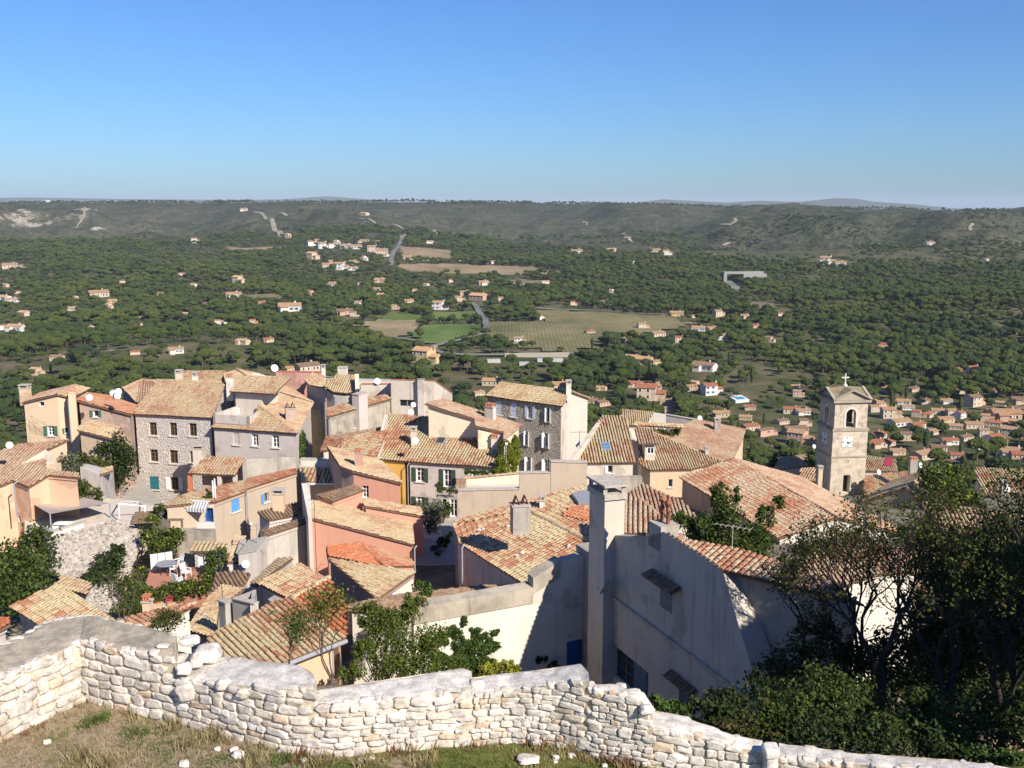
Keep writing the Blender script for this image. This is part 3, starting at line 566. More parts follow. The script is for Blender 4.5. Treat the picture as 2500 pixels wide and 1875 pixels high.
def plant():
    rs = np.random.RandomState(8); n = len(FX); kd = rs.choice(6, n, p=[.30, .24, .22, .13, .08, .03]); sub = ((FU > 1450) & (FV > 930)); kd = np.where(sub & (rs.rand(n) < .5), rs.choice([3, 4, 5], n), kd)
    sc = FS * rs.uniform(.55, 1.3, n) * (1 + .35 * fbm(FX, FY, 60, 3)) * np.where(kd > 2, .9, 1); rot = rs.uniform(0, 6.28, n); sc = np.where(FY < 240, sc * .8, sc)
    # the nearest ones that show above the village roofs stand as trees of their own
    skyl = np.interp(FU, [-100, 0, 60, 185, 330, 430, 560, 700, 820, 960, 1060, 1110, 1180, 1200, 1370, 1420, 1430, 1520, 1600, 1700, 1830, 1840, 1990, 2000, 2120, 2130, 2250, 2380, 2500, 2600], [1100, 1080, 980, 940, 930, 905, 900, 905, 905, 935, 930, 960, 1010, 935, 950, 975, 1030, 1000, 1000, 1020, 1040, 1150, 1160, 940, 960, 1150, 1170, 1150, 1150, 1150])
    top = FV - 8 * sc * F / FY * 0.97; cand = np.where((top < skyl - 6) & (FU > -30) & (FU < 2530) & (FY > 230))[0]; cand = cand[np.argsort(FY[cand] / sc[cand])][:290]
    own = np.zeros(n, bool); own[cand] = True; first = {}
    WH = [(60, 'left of the tall cream house'), (190, 'beyond the tall cream house roof'), (300, 'beyond the rose house roof'), (400, 'beyond the hipped roof'), (560, 'beyond the stone house roof'), (670, 'beyond the pale ridged roof'), (790, 'behind the pink block'), (880, 'behind the round-fronted house'), (970, 'behind the parapet house'), (1060, 'behind the tall square chimney stack'), (1120, 'right of the parapet house'), (1180, 'left of the tall shuttered house'), (1280, 'behind the shuttered house roof'), (1370, 'behind the shuttered house gable'), (1440, 'right of the shuttered house'),
          (1530, 'beyond the steep striped roof'), (1630, 'beyond the straw coloured roof'), (1720, 'beyond the white dish'), (1830, 'beyond the dormer house'), (1910, 'in the gap left of the church'), (1995, 'just left of the bell tower'), (2125, 'hidden partly by the bell tower'), (2190, 'just right of the bell tower'), (2250, 'beyond the striped roofs by the tower'), (2320, 'beyond the dense dark tree'), (2390, 'left of the right edge roof'), (2450, 'beyond the right edge roof'), (2600, 'at the right edge')]
    NM = ['rounded green pine tree', 'tall bright green pine tree', 'broad flat-topped pine tree', 'dark green bushy oak tree', 'light green leafy tree', 'narrow dark cypress tree']
    for i in cand:
        k = int(kd[i]); pr = PROT[k]
        if k not in first: first[k] = 1; o = pr
        else: o = copy_tree(pr)
        o.location = (FX[i], FY[i], FZ[i]); o.rotation_euler = (0, 0, rot[i]); o.scale = (sc[i],) * 3
        w = next(t for lim, t in WH if FU[i] < lim)
        big = 'larger ' if sc[i] > 1.32 else ('smaller ' if sc[i] < 1.05 else '')
        tag(o, '%s%s %s' % (big, NM[k], w), 'tree', '%s%ss %s' % (big, NM[k], w))
    for k in range(6):
        if k not in first: 
            for ch in list(PROT[k].children): bpy.data.objects.remove(ch)
            bpy.data.objects.remove(PROT[k])
    m = ~own; nn = int(m.sum()); me = bpy.data.meshes.new('woodland'); me.vertices.add(nn)
    me.vertices.foreach_set('co', np.stack([FX[m], FY[m], FZ[m]], -1).ravel())
    for nm, ty, ar in (('kd', 'INT', kd[m].astype(np.int32)), ('sc', 'FLOAT', sc[m].astype(np.float32)), ('rt', 'FLOAT', rot[m].astype(np.float32))):
        a = me.attributes.new(nm, ty, 'POINT'); a.data.foreach_set('value', ar)
    o = bpy.data.objects.new('woodland', me); C.objects.link(o); tag(o, 'dense green pine and oak woodland covering the valley floor', 'woodland', kind='stuff')
    g = bpy.data.node_groups.new('woodland', 'GeometryNodeTree'); g.interface.new_socket('Geometry', in_out='INPUT', socket_type='NodeSocketGeometry'); g.interface.new_socket('Geometry', in_out='OUTPUT', socket_type='NodeSocketGeometry')
    nd = g.nodes; gi = nd.new('NodeGroupInput'); go = nd.new('NodeGroupOutput'); ip = nd.new('GeometryNodeInstanceOnPoints'); ci = nd.new('GeometryNodeCollectionInfo'); ci.inputs['Collection'].default_value = MASS; ci.inputs['Separate Children'].default_value = True; ci.inputs['Reset Children'].default_value = True
    def na(nm, ty): x = nd.new('GeometryNodeInputNamedAttribute'); x.data_type = ty; x.inputs['Name'].default_value = nm; return x
    L = g.links; L.new(gi.outputs[0], ip.inputs['Points']); L.new(ci.outputs[0], ip.inputs['Instance']); ip.inputs['Pick Instance'].default_value = True
    a = na('kd', 'INT'); L.new([s for s in a.outputs if s.enabled][0], ip.inputs['Instance Index'])
    a = na('sc', 'FLOAT'); L.new([s for s in a.outputs if s.enabled][0], ip.inputs['Scale'])
    a = na('rt', 'FLOAT'); cx = nd.new('ShaderNodeCombineXYZ'); L.new([s for s in a.outputs if s.enabled][0], cx.inputs[2]); L.new(cx.outputs[0], ip.inputs['Rotation'])
    L.new(ip.outputs[0], go.inputs[0]); mo = o.modifiers.new('scatter', 'NODES'); mo.node_group = g
    print('TREES', n, 'own', len(cand))
plant()
# ------------------------------------------------------------ village building kit
WM = {
 'cream': stucco('wall_cream', (0.66, 0.50, 0.34), .18, (0.52, 0.38, 0.25), .15), 'rose': stucco('wall_rose', (0.52, 0.38, 0.30), .4, (0.36, 0.27, 0.23), .45),
 'peach': stucco('wall_peach', (0.70, 0.47, 0.33), .15, (0.60, 0.36, 0.22), .15), 'grey': stucco('wall_greyrose', (0.60, 0.53, 0.48), .25, (0.38, 0.33, 0.30), .3),
 'pale': stucco('wall_pale', (0.62, 0.54, 0.45), .22, (0.46, 0.40, 0.33), .25), 'beige': stucco('wall_beige', (0.50, 0.40, 0.30), .3, (0.38, 0.31, 0.24), .3),
 'white': stucco('wall_white', (0.74, 0.69, 0.60), .25, (0.52, 0.47, 0.38), .25), 'cream2': stucco('wall_ivory', (0.76, 0.66, 0.48), .12, (0.6, 0.5, 0.36), .1),
 'pink': stucco('wall_salmon', (0.66, 0.34, 0.24), .18, (0.52, 0.27, 0.19), .15), 'pinkd': stucco('wall_old_pink', (0.56, 0.32, 0.26), .3, (0.42, 0.25, 0.21), .3),
 'yellow': stucco('wall_ochre', (0.66, 0.40, 0.11), .2, (0.52, 0.32, 0.10), .15), 'red': stucco('wall_salmon_shaded', (0.22, 0.065, 0.045), .3, (0.14, 0.05, 0.04), .3),  # 'red' holds the cast shadow on the salmon side walls as colour
 'dirty': stucco('wall_weathered', (0.50, 0.44, 0.35), .75, (0.24, 0.21, 0.17), .8), 'cement': stucco('wall_cement', (0.50, 0.45, 0.38), .6, (0.26, 0.23, 0.20), .6),
 'violet': stucco('wall_mauve', (0.40, 0.27, 0.24), .6, (0.30, 0.21, 0.19), .5), 'bluegrey': stucco('wall_grey', (0.55, 0.49, 0.41), .4, (0.33, 0.32, 0.31), .6),
 'rubble': rubble('rubble_pale', [(0.60, 0.54, 0.50), (0.50, 0.45, 0.43), (0.68, 0.63, 0.58), (0.56, 0.50, 0.47)], (0.66, 0.59, 0.54), 4.4, .6),
 'rubbled': rubble('rubble_dark', [(0.50, 0.44, 0.37), (0.36, 0.32, 0.28), (0.60, 0.53, 0.44), (0.42, 0.37, 0.31)], (0.46, 0.40, 0.33), 3.6, .9),
 'ashlar': None, 'loam': stucco('dry_earth', (0.42, 0.35, 0.26), .4)}
def ashlarmat():
    m, nt, b = newmat('ashlar_stone', 0.95, 0.1); oc = objco(nt); sp = N(nt, 'SeparateXYZ'); nt.links.new(oc, sp.inputs[0])
    ad = N(nt, 'Math', operation='ADD'); nt.links.new(sp.outputs[0], ad.inputs[0]); nt.links.new(sp.outputs[1], ad.inputs[1]); cx = N(nt, 'CombineXYZ'); nt.links.new(ad.outputs[0], cx.inputs[0]); nt.links.new(sp.outputs[2], cx.inputs[1])
    br = N(nt, 'TexBrick', _Scale=1.0); br.inputs['Brick Width'].default_value = 0.62; br.inputs['Row Height'].default_value = 0.3; br.inputs['Mortar Size'].default_value = 0.012
    br.inputs['Color1'].default_value = (0.50, 0.42, 0.32, 1); br.inputs['Color2'].default_value = (0.57, 0.49, 0.38, 1); br.inputs['Mortar'].default_value = (0.52, 0.44, 0.33, 1); nt.links.new(cx.outputs[0], br.inputs['Vector'])
    n = noi(nt, 1.1, 6, oc, 0.7); r = ramp(nt, [(0.48, 1.0), (0.66, 0.55)]); nt.links.new(n.outputs[0], r.inputs[0]); c = mix(nt, br.outputs[0], r.outputs[0], 0.9, 'MULTIPLY')
    n2 = noi(nt, 6, 5, oc, 0.7); r2 = ramp(nt, [(0.6, 0.0), (0.7, 1.0)]); nt.links.new(n2.outputs[0], r2.inputs[0]); m2 = N(nt, 'Math', operation='MULTIPLY'); m2.inputs[1].default_value = .5; nt.links.new(r2.outputs[0], m2.inputs[0])
    c = mix(nt, c, (0.20, 0.16, 0.12), m2.outputs[0]); nt.links.new(c, b.inputs['Base Color']); bump(nt, b, n2.outputs[0], .5, .05); return m
WM['ashlar'] = ashlarmat()
TM = {
 'sand': tilemat('tile_sand', [(0.62, 0.49, 0.33), (0.58, 0.43, 0.28), (0.60, 0.45, 0.31), (0.56, 0.39, 0.26), (0.52, 0.34, 0.23), (0.49, 0.28, 0.19)], .25),
 'mixed': tilemat('tile_mixed', [(0.60, 0.50, 0.33), (0.56, 0.43, 0.27), (0.60, 0.46, 0.31), (0.57, 0.38, 0.25), (0.54, 0.31, 0.20), (0.48, 0.23, 0.145), (0.44, 0.19, 0.12)], .25),
 'pinkish': tilemat('tile_pinkish', [(0.61, 0.46, 0.33), (0.58, 0.40, 0.29), (0.56, 0.36, 0.26), (0.53, 0.31, 0.22), (0.48, 0.25, 0.17)], .25),
 'yellow': tilemat('tile_straw', [(0.64, 0.53, 0.36), (0.62, 0.49, 0.31), (0.60, 0.45, 0.29), (0.56, 0.39, 0.25), (0.52, 0.33, 0.21)], .15),
 'red': tilemat('tile_red', [(0.56, 0.32, 0.21), (0.53, 0.26, 0.16), (0.50, 0.20, 0.12), (0.44, 0.15, 0.09)], .15),
 'orange': tilemat('tile_new_orange', [(0.58, 0.19, 0.09), (0.62, 0.23, 0.12), (0.52, 0.17, 0.08), (0.60, 0.26, 0.15)], .08),
 'brown': tilemat('tile_old_brown', [(0.30, 0.19, 0.14), (0.36, 0.23, 0.16), (0.26, 0.16, 0.12), (0.40, 0.27, 0.19), (0.33, 0.18, 0.12)], .4),
 'rosy': tilemat('tile_rosy', [(0.60, 0.46, 0.34), (0.57, 0.40, 0.29), (0.55, 0.34, 0.24), (0.53, 0.29, 0.20), (0.49, 0.23, 0.15), (0.46, 0.19, 0.12)], .25)}
UNDER = plain('tile_bed', (0.20, 0.115, 0.075), 0.95, 0.05, .2)
COP = plain('coping_cement', (0.45, 0.40, 0.34), .9, .1, .2)
FRAMES = {'white': plain('paint_white', (0.78, 0.78, 0.78), .5), 'brown': plain('paint_brown', (0.16, 0.10, 0.05), .5), 'lblue': plain('shutter_pale_blue', (0.55, 0.60, 0.68), .5), 'dgreen': plain('paint_dark_green', (0.045, 0.075, 0.05), .5),
          'green': plain('paint_green', (0.07, 0.15, 0.10), .5), 'teal': plain('paint_teal', (0.03, 0.16, 0.20), .5), 'blue': plain('paint_blue', (0.12, 0.30, 0.68), .5), 'dblue': plain('paint_deep_blue', (0.02, 0.09, 0.28), .5), 'grey': plain('paint_grey', (0.3, 0.3, 0.3), .5), 'petrol': plain('paint_petrol', (0.03, 0.10, 0.16), .5)}
GLASS = plain('window_glass', (0.02, 0.025, 0.03), 0.12, 0.5); STONEW = plain('limestone_trim', (0.62, 0.57, 0.50), .9, .1); ZINC = plain('zinc', (0.30, 0.31, 0.34), .45, .5); METALD = plain('dark_iron', (0.05, 0.05, 0.055), .6, .3); TERRA = plain('terracotta', (0.48, 0.18, 0.10), .85, .1)
def tiles(mb, pts, mat, pw=0.23, pl=0.38, r=None, lift=0.0):
    """canal tiles over the planar polygon pts, columns along the fall line"""
    pts = [Vector(p) for p in pts]; n = newell(pts)
    if n.z < 0: n = -n; pts = pts[::-1]
    cen = sum(pts, Vector((0, 0, 0))) / len(pts); pq = Plane(cen, n); pts = [Vector((p.x, p.y, pq.z(p.x, p.y))) for p in pts]
    s = Vector((n.x * n.z, n.y * n.z, n.z * n.z - 1)); 
    if s.length < 1e-4: s = Vector((0, -1, 0))
    s.normalize(); t = n.cross(s).normalized(); o = pts[0]
    q = [((p - o).dot(t), (p - o).dot(s)) for p in pts]; tmin = min(a for a, b in q); tmax = max(a for a, b in q)
    mb.poly([p - n * 0.005 for p in pts], UNDER, .5)
    mb.poly([p - n * 0.09 for p in pts][::-1], UNDER, .5)
    for i in range(len(pts)):
        a, b = pts[i], pts[(i + 1) % len(pts)]; mb.poly([a - n * .005, b - n * .005, b - n * .09, a - n * .09], UNDER, .5)
    nc = max(1, int(round((tmax - tmin) / pw))); pw = (tmax - tmin) / nc; r = r or pw * 0.40; NA = 4; smax_all = max(b for a, b in q)
    for c in range(nc):
        tc = tmin + (c + 0.5) * pw; xs = []
        for i in range(len(q)):
            (a0, b0), (a1, b1) = q[i], q[(i + 1) % len(q)]
            if (a0 <= tc) != (a1 <= tc): xs.append(b0 + (b1 - b0) * (tc - a0) / (a1 - a0))
        xs.sort(); wob = random.uniform(-.012, .012)
        for k in range(0, len(xs) - 1, 2):
            lo, hi = xs[k], xs[k + 1]
            if hi - lo < 0.1: continue
            e = hi + random.uniform(-.015, .015) + (0.05 if hi > smax_all - .05 else 0)
            while e > lo + 0.04:
                u0 = max(lo, e - pl - 0.05); w1 = r * random.uniform(.96, 1.06); w0 = r * 0.82; j = random.uniform(-.012, .012) + wob; lf = random.uniform(.0, .012) + lift
                vs = []; wv_ = .03 + .05 * noise.noise((o + t * tc + s * e) * .42)
                for (ss, w, hh) in ((e, w1, 0.035 + lf), (u0, w0, 0.012 + lf * .5)):
                    for g in range(NA + 1):
                        an = math.pi * g / NA; vs.append(o + t * (tc + j - w * math.cos(an)) + s * ss + n * (hh + wv_ + w * 0.72 * math.sin(an)))
                m_ = NA + 1; fs = [[g, g + 1, m_ + g + 1, m_ + g] for g in range(NA)] + [list(range(NA, -1, -1))]
                pp = vs[2]; mb.add(vs, fs, mat, min(.999, max(0, .42 + .75 * noise.noise(pp * .45) + .5 * noise.noise(pp * 1.7) + random.gauss(0, .2)))); e -= pl * random.uniform(.93, 1.07)
def ridge(mb, a, b, mat, r=0.12, l=0.42, mortar=None):
    a = Vector(a); b = Vector(b); d = b - a; L = d.length
    if L < .2: return
    d.normalize(); up = Vector((0, 0, 1)); sd = d.cross(up).normalized(); up = sd.cross(d); n = max(1, int(L / l))
    for i in range(n):
        p0 = a + d * (L * i / n); p1 = a + d * (L * (i + 1.12) / n); vs = []; j = random.uniform(-.01, .01)
        for (p, w, h) in ((p0, r * 1.05, .06), (p1, r * .88, .04)):
            for g in range(5): an = math.pi * g / 4; vs.append(p + sd * (j - w * math.cos(an)) + up * (h + w * .7 * math.sin(an)))
        mb.add(vs, [[g, g + 1, 6 + g, 5 + g] for g in range(4)] + [[4, 3, 2, 1, 0]], mat, random.random())
class House:
    def __init__(s, name, label, wall='pale', tile='sand', base=-30, cat='house', ov=.22, pw=.23, group=None, cap=True):
        s.name = name; s.label = label; s.wall = WM[wall]; s.tile = TM[tile]; s.base = base; s.cat = cat; s.ov = ov; s.pw = pw; s.group = group; s.cap = cap
        s.faces = []; s.edges = []; s.wins = []; s.root = None; s.alt = None
    def roof(s, pts, tile=None, pl=None):
        pts = [Vector(p) for p in pts]
        if newell(pts).z < 0: pts = pts[::-1]
        s.faces.append((pts, TM[tile] if tile else s.tile)); return s
    def win(s, u0, v0, u1, v1, fr='brown', sh=None, sc='white', sill=True, rec=.2, door=False, closed=False, arch=False, mul=True): s.wins.append((u0, v0, u1, v1, fr, sh, sc, sill, rec, door, closed, mul)); return s
    def start(s, loc=None):
        if s.root is None:
            if loc is None:
                ps = [p for f, _ in s.faces for p in f]; c = sum(ps, Vector((0, 0, 0))) / len(ps); loc = Vector((c.x, c.y, s.base if isinstance(s.base, (int, float)) else min(s.base)))
            s.root = empty(s.name, loc, s.label, s.cat, s.group)
        return s.root
    def sec(s, wall=None, base=None, ov=None, walls=True, cornice=True):
        """close the current set of roof faces into a section with walls"""
        s.start(); wall = WM[wall] if wall else s.wall; base = s.base if base is None else base; ov = s.ov if ov is None else ov
        key = lambda p: (round(p.x, 2), round(p.y, 2), round(p.z, 2)); ed = {}; vmap = {}
        for f, _ in s.faces:
            for i in range(len(f)):
                a, b = key(f[i]), key(f[(i + 1) % len(f)]); vmap[a] = f[i]; vmap[b] = f[(i + 1) % len(f)]; ed[(a, b)] = 1
        bd = [e for e in ed if (e[1], e[0]) not in ed]; shared = [e for e in ed if (e[1], e[0]) in ed and e < (e[1], e[0])]
        rf = MB()
        for f, tm in s.faces: tiles(rf, f, tm, s.pw)
        for a, b in shared:
            if s.cap: ridge(rf, vmap[a], vmap[b], s.faces[0][1])
        rf.build('roof', s.root)
        if walls and bd:
            nx = dict(bd); loop = [bd[0][0]]
            while nx[loop[-1]] != loop[0] and len(loop) < 60: loop.append(nx[loop[-1]])
            pts = [vmap[k] for k in loop]; n = len(pts); ins = []
            for i in range(n):
                p0, p1, p2 = pts[i - 1], pts[i], pts[(i + 1) % n]; d1 = (p1 - p0); d2 = (p2 - p1); d1.z = d2.z = 0; d1.normalize(); d2.normalize()
                n1 = Vector((-d1.y, d1.x, 0)); n2 = Vector((-d2.y, d2.x, 0)); bi = n1 + n2
                if bi.length < .3: bi = n1
                else: bi = bi.normalized() / max(.45, bi.normalized().dot(n1))
                ins.append(Vector((p1.x, p1.y, 0)) + bi * ov)
            pl = [Plane(f[0], newell(f)) for f, _ in s.faces]
            top = []
            for i, p in enumerate(ins):
                z = min(q.z(p.x, p.y) for q in pl) if len(pl) > 1 else pl[0].z(p.x, p.y); top.append(min(z, pts[i].z + 0.5) - .10)
            s._walls([Vector((p.x, p.y, top[i])) for i, p in enumerate(ins)], base, wall)
            if cornice:
                cm = MB()
                for i in range(n):
                    a, b = pts[i], pts[(i + 1) % n]
                    if abs(a.z - b.z) < .25 and (a - b).length > 1.5:
                        ia = Vector((ins[i].x, ins[i].y, top[i])); ib = Vector((ins[(i + 1) % n].x, ins[(i + 1) % n].y, top[(i + 1) % n])); d = (ib - ia).normalized(); o = Vector((d.y, -d.x, 0))
                        cm = MB(); cm.box(ia + Vector((0, 0, -.17)), ib - ia, o * .09, (0, 0, .15), wall); cm.build('eaves_cornice', s.root)
        s.faces = []; return s
    def _walls(s, tops, base, wm):
        """tops counter-clockwise from above; writes walls with the openings that fall in them"""
        n = len(tops); mb = MB()
        W_ = []
        for i in range(n):
            a, b = tops[i], tops[(i + 1) % n]; W_.append((a, b))
        todo = {i: [] for i in range(n)}; rest = []
        for w in s.wins:
            u0, v0, u1, v1 = w[:4]; uc, vc = (u0 + u1) / 2, (v0 + v1) / 2; best = None
            for i, (a, b) in enumerate(W_):
                d = b - a; d.z = 0; L = d.length
                if L < .4: continue
                d.normalize(); pn = Vector((d.y, -d.x, 0)); q = Plane(a, pn); h = q(uc, vc)
                if h.y <= 0 or pn.dot(h) > 0: continue
                sx = (h - a).dot(d)
                if sx < 0.05 or sx > L - .05: continue
                zt = a.z + (b.z - a.z) * sx / L
                if h.z > zt + .1 or h.z < (base if isinstance(base, (int, float)) else min(base)): continue
                if best is None or h.y < best[0]: best = (h.y, i, q, d, L)
            if best is None: rest.append(w); continue
            _, i, q, d, L = best; a, b = W_[i]
            x0 = (q(u0, vc) - a).dot(d); x1 = (q(u1, vc) - a).dot(d); z1 = q(uc, v0).z; z0 = q(uc, v1).z
            if x0 > x1: x0, x1 = x1, x0
            x0 = max(.08, x0); x1 = min(L - .08, x1); zt = min(a.z + (b.z - a.z) * x0 / L, a.z + (b.z - a.z) * x1 / L) - .06; z1 = min(z1, zt)
            if x1 - x0 < .1 or z1 - z0 < .1: continue
            todo[i].append((x0, x1, z0, z1, w, d, a))
        s.wins = rest
        for i, (a, b) in enumerate(W_):
            d = b - a; d.z = 0; L = d.length
            if L < 1e-3: continue
            d.normalize(); nb = base if isinstance(base, (int, float)) else base[i]; nb2 = base if isinstance(base, (int, float)) else base[(i + 1) % n]
            outer = [Vector((0, nb, 0)), Vector((L, nb2, 0)), Vector((L, b.z, 0)), Vector((0, a.z, 0))]; loops = [outer]
            for x0, x1, z0, z1, w, _, _ in todo[i]: loops.append([Vector((x0, z0, 0)), Vector((x1, z0, 0)), Vector((x1, z1, 0)), Vector((x0, z1, 0))])
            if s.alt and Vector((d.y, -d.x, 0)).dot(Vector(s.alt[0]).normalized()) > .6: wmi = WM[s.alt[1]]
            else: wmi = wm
            allv = [v for l in loops for v in l]; vs = [Vector((a.x, a.y, 0)) + d * v.x + Vector((0, 0, v.y)) for v in allv]
            if len(loops) == 1: mb.add(vs, [[0, 1, 2, 3]], wmi)
            else:
                tr = tessellate_polygon(loops); out = []
                for t in tr:
                    p, q, r_ = [allv[k] for k in t]; cr = (q.x - p.x) * (r_.y - p.y) - (q.y - p.y) * (r_.x - p.x); out.append(list(t) if cr > 0 else list(t)[::-1])
                mb.add(vs, out, wmi)
            for x0, x1, z0, z1, w, dd, aa in todo[i]: s._win(a, d, x0, x1, z0, z1, w, wm)
        mb.poly([t - Vector((0, 0, .02)) for t in tops], wm)
        mb.build('wall', s.root)
    def _win(s, a, d, x0, x1, z0, z1, w, wm):
        fr, sh, sc, sill, rec, door, closed, mul = w[4:]; o = Vector((d.y, -d.x, 0)); at = lambda x, z, k=0: Vector((a.x, a.y, 0)) + d * x + o * k + Vector((0, 0, z)); fm = FRAMES[fr]
        mb = MB(); rm = STONEW
        for p in ([at(x0, z0), at(x0, z1), at(x0, z1, -rec), at(x0, z0, -rec)], [at(x1, z0), at(x1, z0, -rec), at(x1, z1, -rec), at(x1, z1)], [at(x0, z1), at(x1, z1), at(x1, z1, -rec), at(x0, z1, -rec)], [at(x0, z0), at(x0, z0, -rec), at(x1, z0, -rec), at(x1, z0)]): mb.poly(p, rm)
        t = min(.07, (x1 - x0) * .12); k = -rec + .03; dz = -.05
        mb.box(at(x0, z0, -rec), d * t, o * .05, (0, 0, z1 - z0), fm); mb.box(at(x1 - t, z0, -rec), d * t, o * .05, (0, 0, z1 - z0), fm); mb.box(at(x0 + t, z0, -rec), d * (x1 - x0 - 2 * t), o * .05, (0, 0, t), fm); mb.box(at(x0 + t, z1 - t, -rec), d * (x1 - x0 - 2 * t), o * .05, (0, 0, t), fm)
        if mul and x1 - x0 > .5:
            xm = (x0 + x1) / 2; mb.box(at(xm - t * .5, z0 + t, -rec), d * t, o * .045, (0, 0, z1 - z0 - 2 * t), fm)
            if z1 - z0 > .8:
                for f in (.36, .68): mb.box(at(x0 + t, z0 + (z1 - z0) * f, -rec), d * (x1 - x0 - 2 * t), o * .03, (0, 0, t * .6), fm)
        wo = mb.build('door' if door else 'window', s.root)
        g = MB(); g.poly([at(x0, z0, -rec), at(x1, z0, -rec), at(x1, z1, -rec), at(x0, z1, -rec)], GLASS if not door else FRAMES[fr]); g.build('pane' if not door else 'panel', wo)
        if sill and not door:
            g = MB(); g.box(at(x0 - .1, z0 - .09, 0), d * (x1 - x0 + .2), o * .1, (0, 0, .09), rm); g.build('sill', wo)
        sm_ = FRAMES[sc]; wd = (x1 - x0) / 2
        def leaf(xa, xb, off):
            g = MB(); g.box(at(xa, z0, off), d * (xb - xa), o * .035, (0, 0, z1 - z0), sm_)
            nb_ = 3
            for j in range(nb_): zz = z0 + (z1 - z0) * (.12 + .36 * j); g.box(at(xa + .02, zz, off + .037), d * (xb - xa - .04), o * .015, (0, 0, .06), sm_)
            g.build('shutter', wo)
        if closed: leaf(x0 + .01, (x0 + x1) / 2 - .006, -.06); leaf((x0 + x1) / 2 + .006, x1 - .01, -.06)
        elif sh:
            if 'l' in sh: leaf(x0 - wd - .03, x0 - .02, .02)
            if 'r' in sh: leaf(x1 + .02, x1 + wd + .03, .02)
            for c, xx in (('L', x0), ('R', x1)):   # half open, standing out from the wall
                if c in sh:
                    dr = (o * .94 + d * (-.34 if c == 'L' else .34)).normalized(); g = MB(); g.box(at(xx, z0, .02), dr * wd, d * .04, (0, 0, z1 - z0), sm_); g.build('shutter', wo)
    def block(s, pts, base=None, wall=None, name='wall', coping=None, cth=.07):
        """flat or sloping topped solid block with openings; pts = top corners"""
        pts = [Vector(p) for p in pts]
        if newell(pts).z < 0: pts = pts[::-1]
        if s.root is None: s.start(Vector((pts[0].x, pts[0].y, s.base)))
        s._walls(pts, s.base if base is None else base, WM[wall] if wall else s.wall)
        if coping is not None:
            c = sum(pts, Vector((0, 0, 0))) / len(pts); q = [c + (p - c) * 1.0 + (p - c).normalized() * .07 for p in pts]; m = MB()
            m.prism([p + Vector((0, 0, cth)) for p in q], [p.z + .002 for p in q], coping); m.build('coping', s.root)
        return s
    def thin(s, a, b, base=None, th=.3, wall=None, coping=COP, name='parapet', tiled=None):
        """free-standing wall from a to b (top points), thickness going away from the camera side"""
        a = Vector(a); b = Vector(b); d = (b - a); d.z = 0; d.normalize(); nrm = Vector((-d.y, d.x, 0)); base = s.base if base is None else base
        if s.root is None: s.start(Vector((a.x, a.y, base)))
        n0 = len(s.root.children); s._walls([a, b, b + nrm * th, a + nrm * th], base, WM[wall] if wall else s.wall)
        s.root.children[-1].name = name if False else s.root.children[-1].name
        if coping is not None:
            m = MB(); o = nrm * .06; m.prism([a - o + Vector((0, 0, .06)), b - o + Vector((0, 0, .06)), b + nrm * th + o + Vector((0, 0, .06)), a + nrm * th + o + Vector((0, 0, .06))], [a.z + .001, b.z + .001, b.z + .001, a.z + .001], coping); m.build('coping', s.root)
        if tiled: m = MB(); ridge(m, a + nrm * th * .5, b + nrm * th * .5, TM[tiled], .16); m.build('tile_coping', s.root)
        return s
    def chim(s, p, w=.55, d=.45, h=1.2, wall=None, kind='cap', yaw=0, top=None):
        """chimney standing at 3D point p on the roof"""
        s.start(p); m = MB(); wm = WM[wall] if wall else s.wall; c, sn = math.cos(R(yaw)), math.sin(R(yaw)); ax = Vector((c, sn, 0)); ay = Vector((-sn, c, 0)); b = p - ax * w / 2 - ay * d / 2 - Vector((0, 0, .6))
        m.box(b, ax * w, ay * d, (0, 0, h + .6), wm); t = b + Vector((0, 0, h + .6))
        m.box(t - ax * .05 - ay * .05 + Vector((0, 0, .002)), ax * (w + .1), ay * (d + .1), (0, 0, .07), COP); t = t + Vector((0, 0, .075)); o = m.build('chimney', s.root)
        m = MB()
        if kind == 'cap':
            for i in (0, 1):
                for j in (0, 1): m.box(t + ax * (i * (w - .1)) + ay * (j * (d - .1)), ax * .1, ay * .1, (0, 0, .2), COP)
            m.box(t - ax * .06 - ay * .06 + Vector((0, 0, .202)), ax * (w + .12), ay * (d + .12), (0, 0, .06), COP); m.build('chimney_cap', o)
        elif kind == 'mitre':
            for i in (-1, 1):
                q = t + ax * (w * (.5 + .25 * i)) + ay * d * .5
                for sg in (-1, 1): m.add([q + ax * (.2 * sg) - ay * .22, q + ax * (.2 * sg) + ay * .22, q + ay * .22 + Vector((0, 0, .5)), q - ay * .22 + Vector((0, 0, .5)), q + ax * (.16 * sg) - ay * .22, q + ax * (.16 * sg) + ay * .22], [[0, 1, 2, 3], [3, 2, 5, 4]], TERRA)
            m.build('ridge_tile_cowl', o)
        elif kind == 'pots':
            for i in (-1, 1):
                q = t + ax * (w * (.5 + .24 * i)) + ay * d * .5
                m.lathe(q, [(.11, 0), (.11, .55), (.14, .56), (.14, .62), (.09, .66), (.09, .78), (.2, .82), (.21, .9), (.1, 1.08), (.04, 1.12), (.05, 1.2), (.02, 1.26)], TERRA, 12)
            m.build('chimney_pot', o)
        elif kind == 'tiles':
            for i in range(3): q = t + ax * (w * (i + .5) / 3) + ay * d * .1; m.lathe(q, [(w * .15, 0), (w * .12, .18)], TERRA, 8)
            m.box(t + Vector((0, 0, .19)), ax * w, ay * d, (0, 0, .05), TERRA); m.build('chimney_cap', o)
        return o
def back(a, b, w, pitch):
    """two points of the far slope falling away behind the level ridge a-b (a left, b right)"""
    t = (b - a); t.z = 0; t.normalize(); nl = Vector((-t.y, t.x, 0)); return a + nl * w - Vector((0, 0, w * math.tan(R(pitch)))), b + nl * w - Vector((0, 0, w * math.tan(R(pitch))))
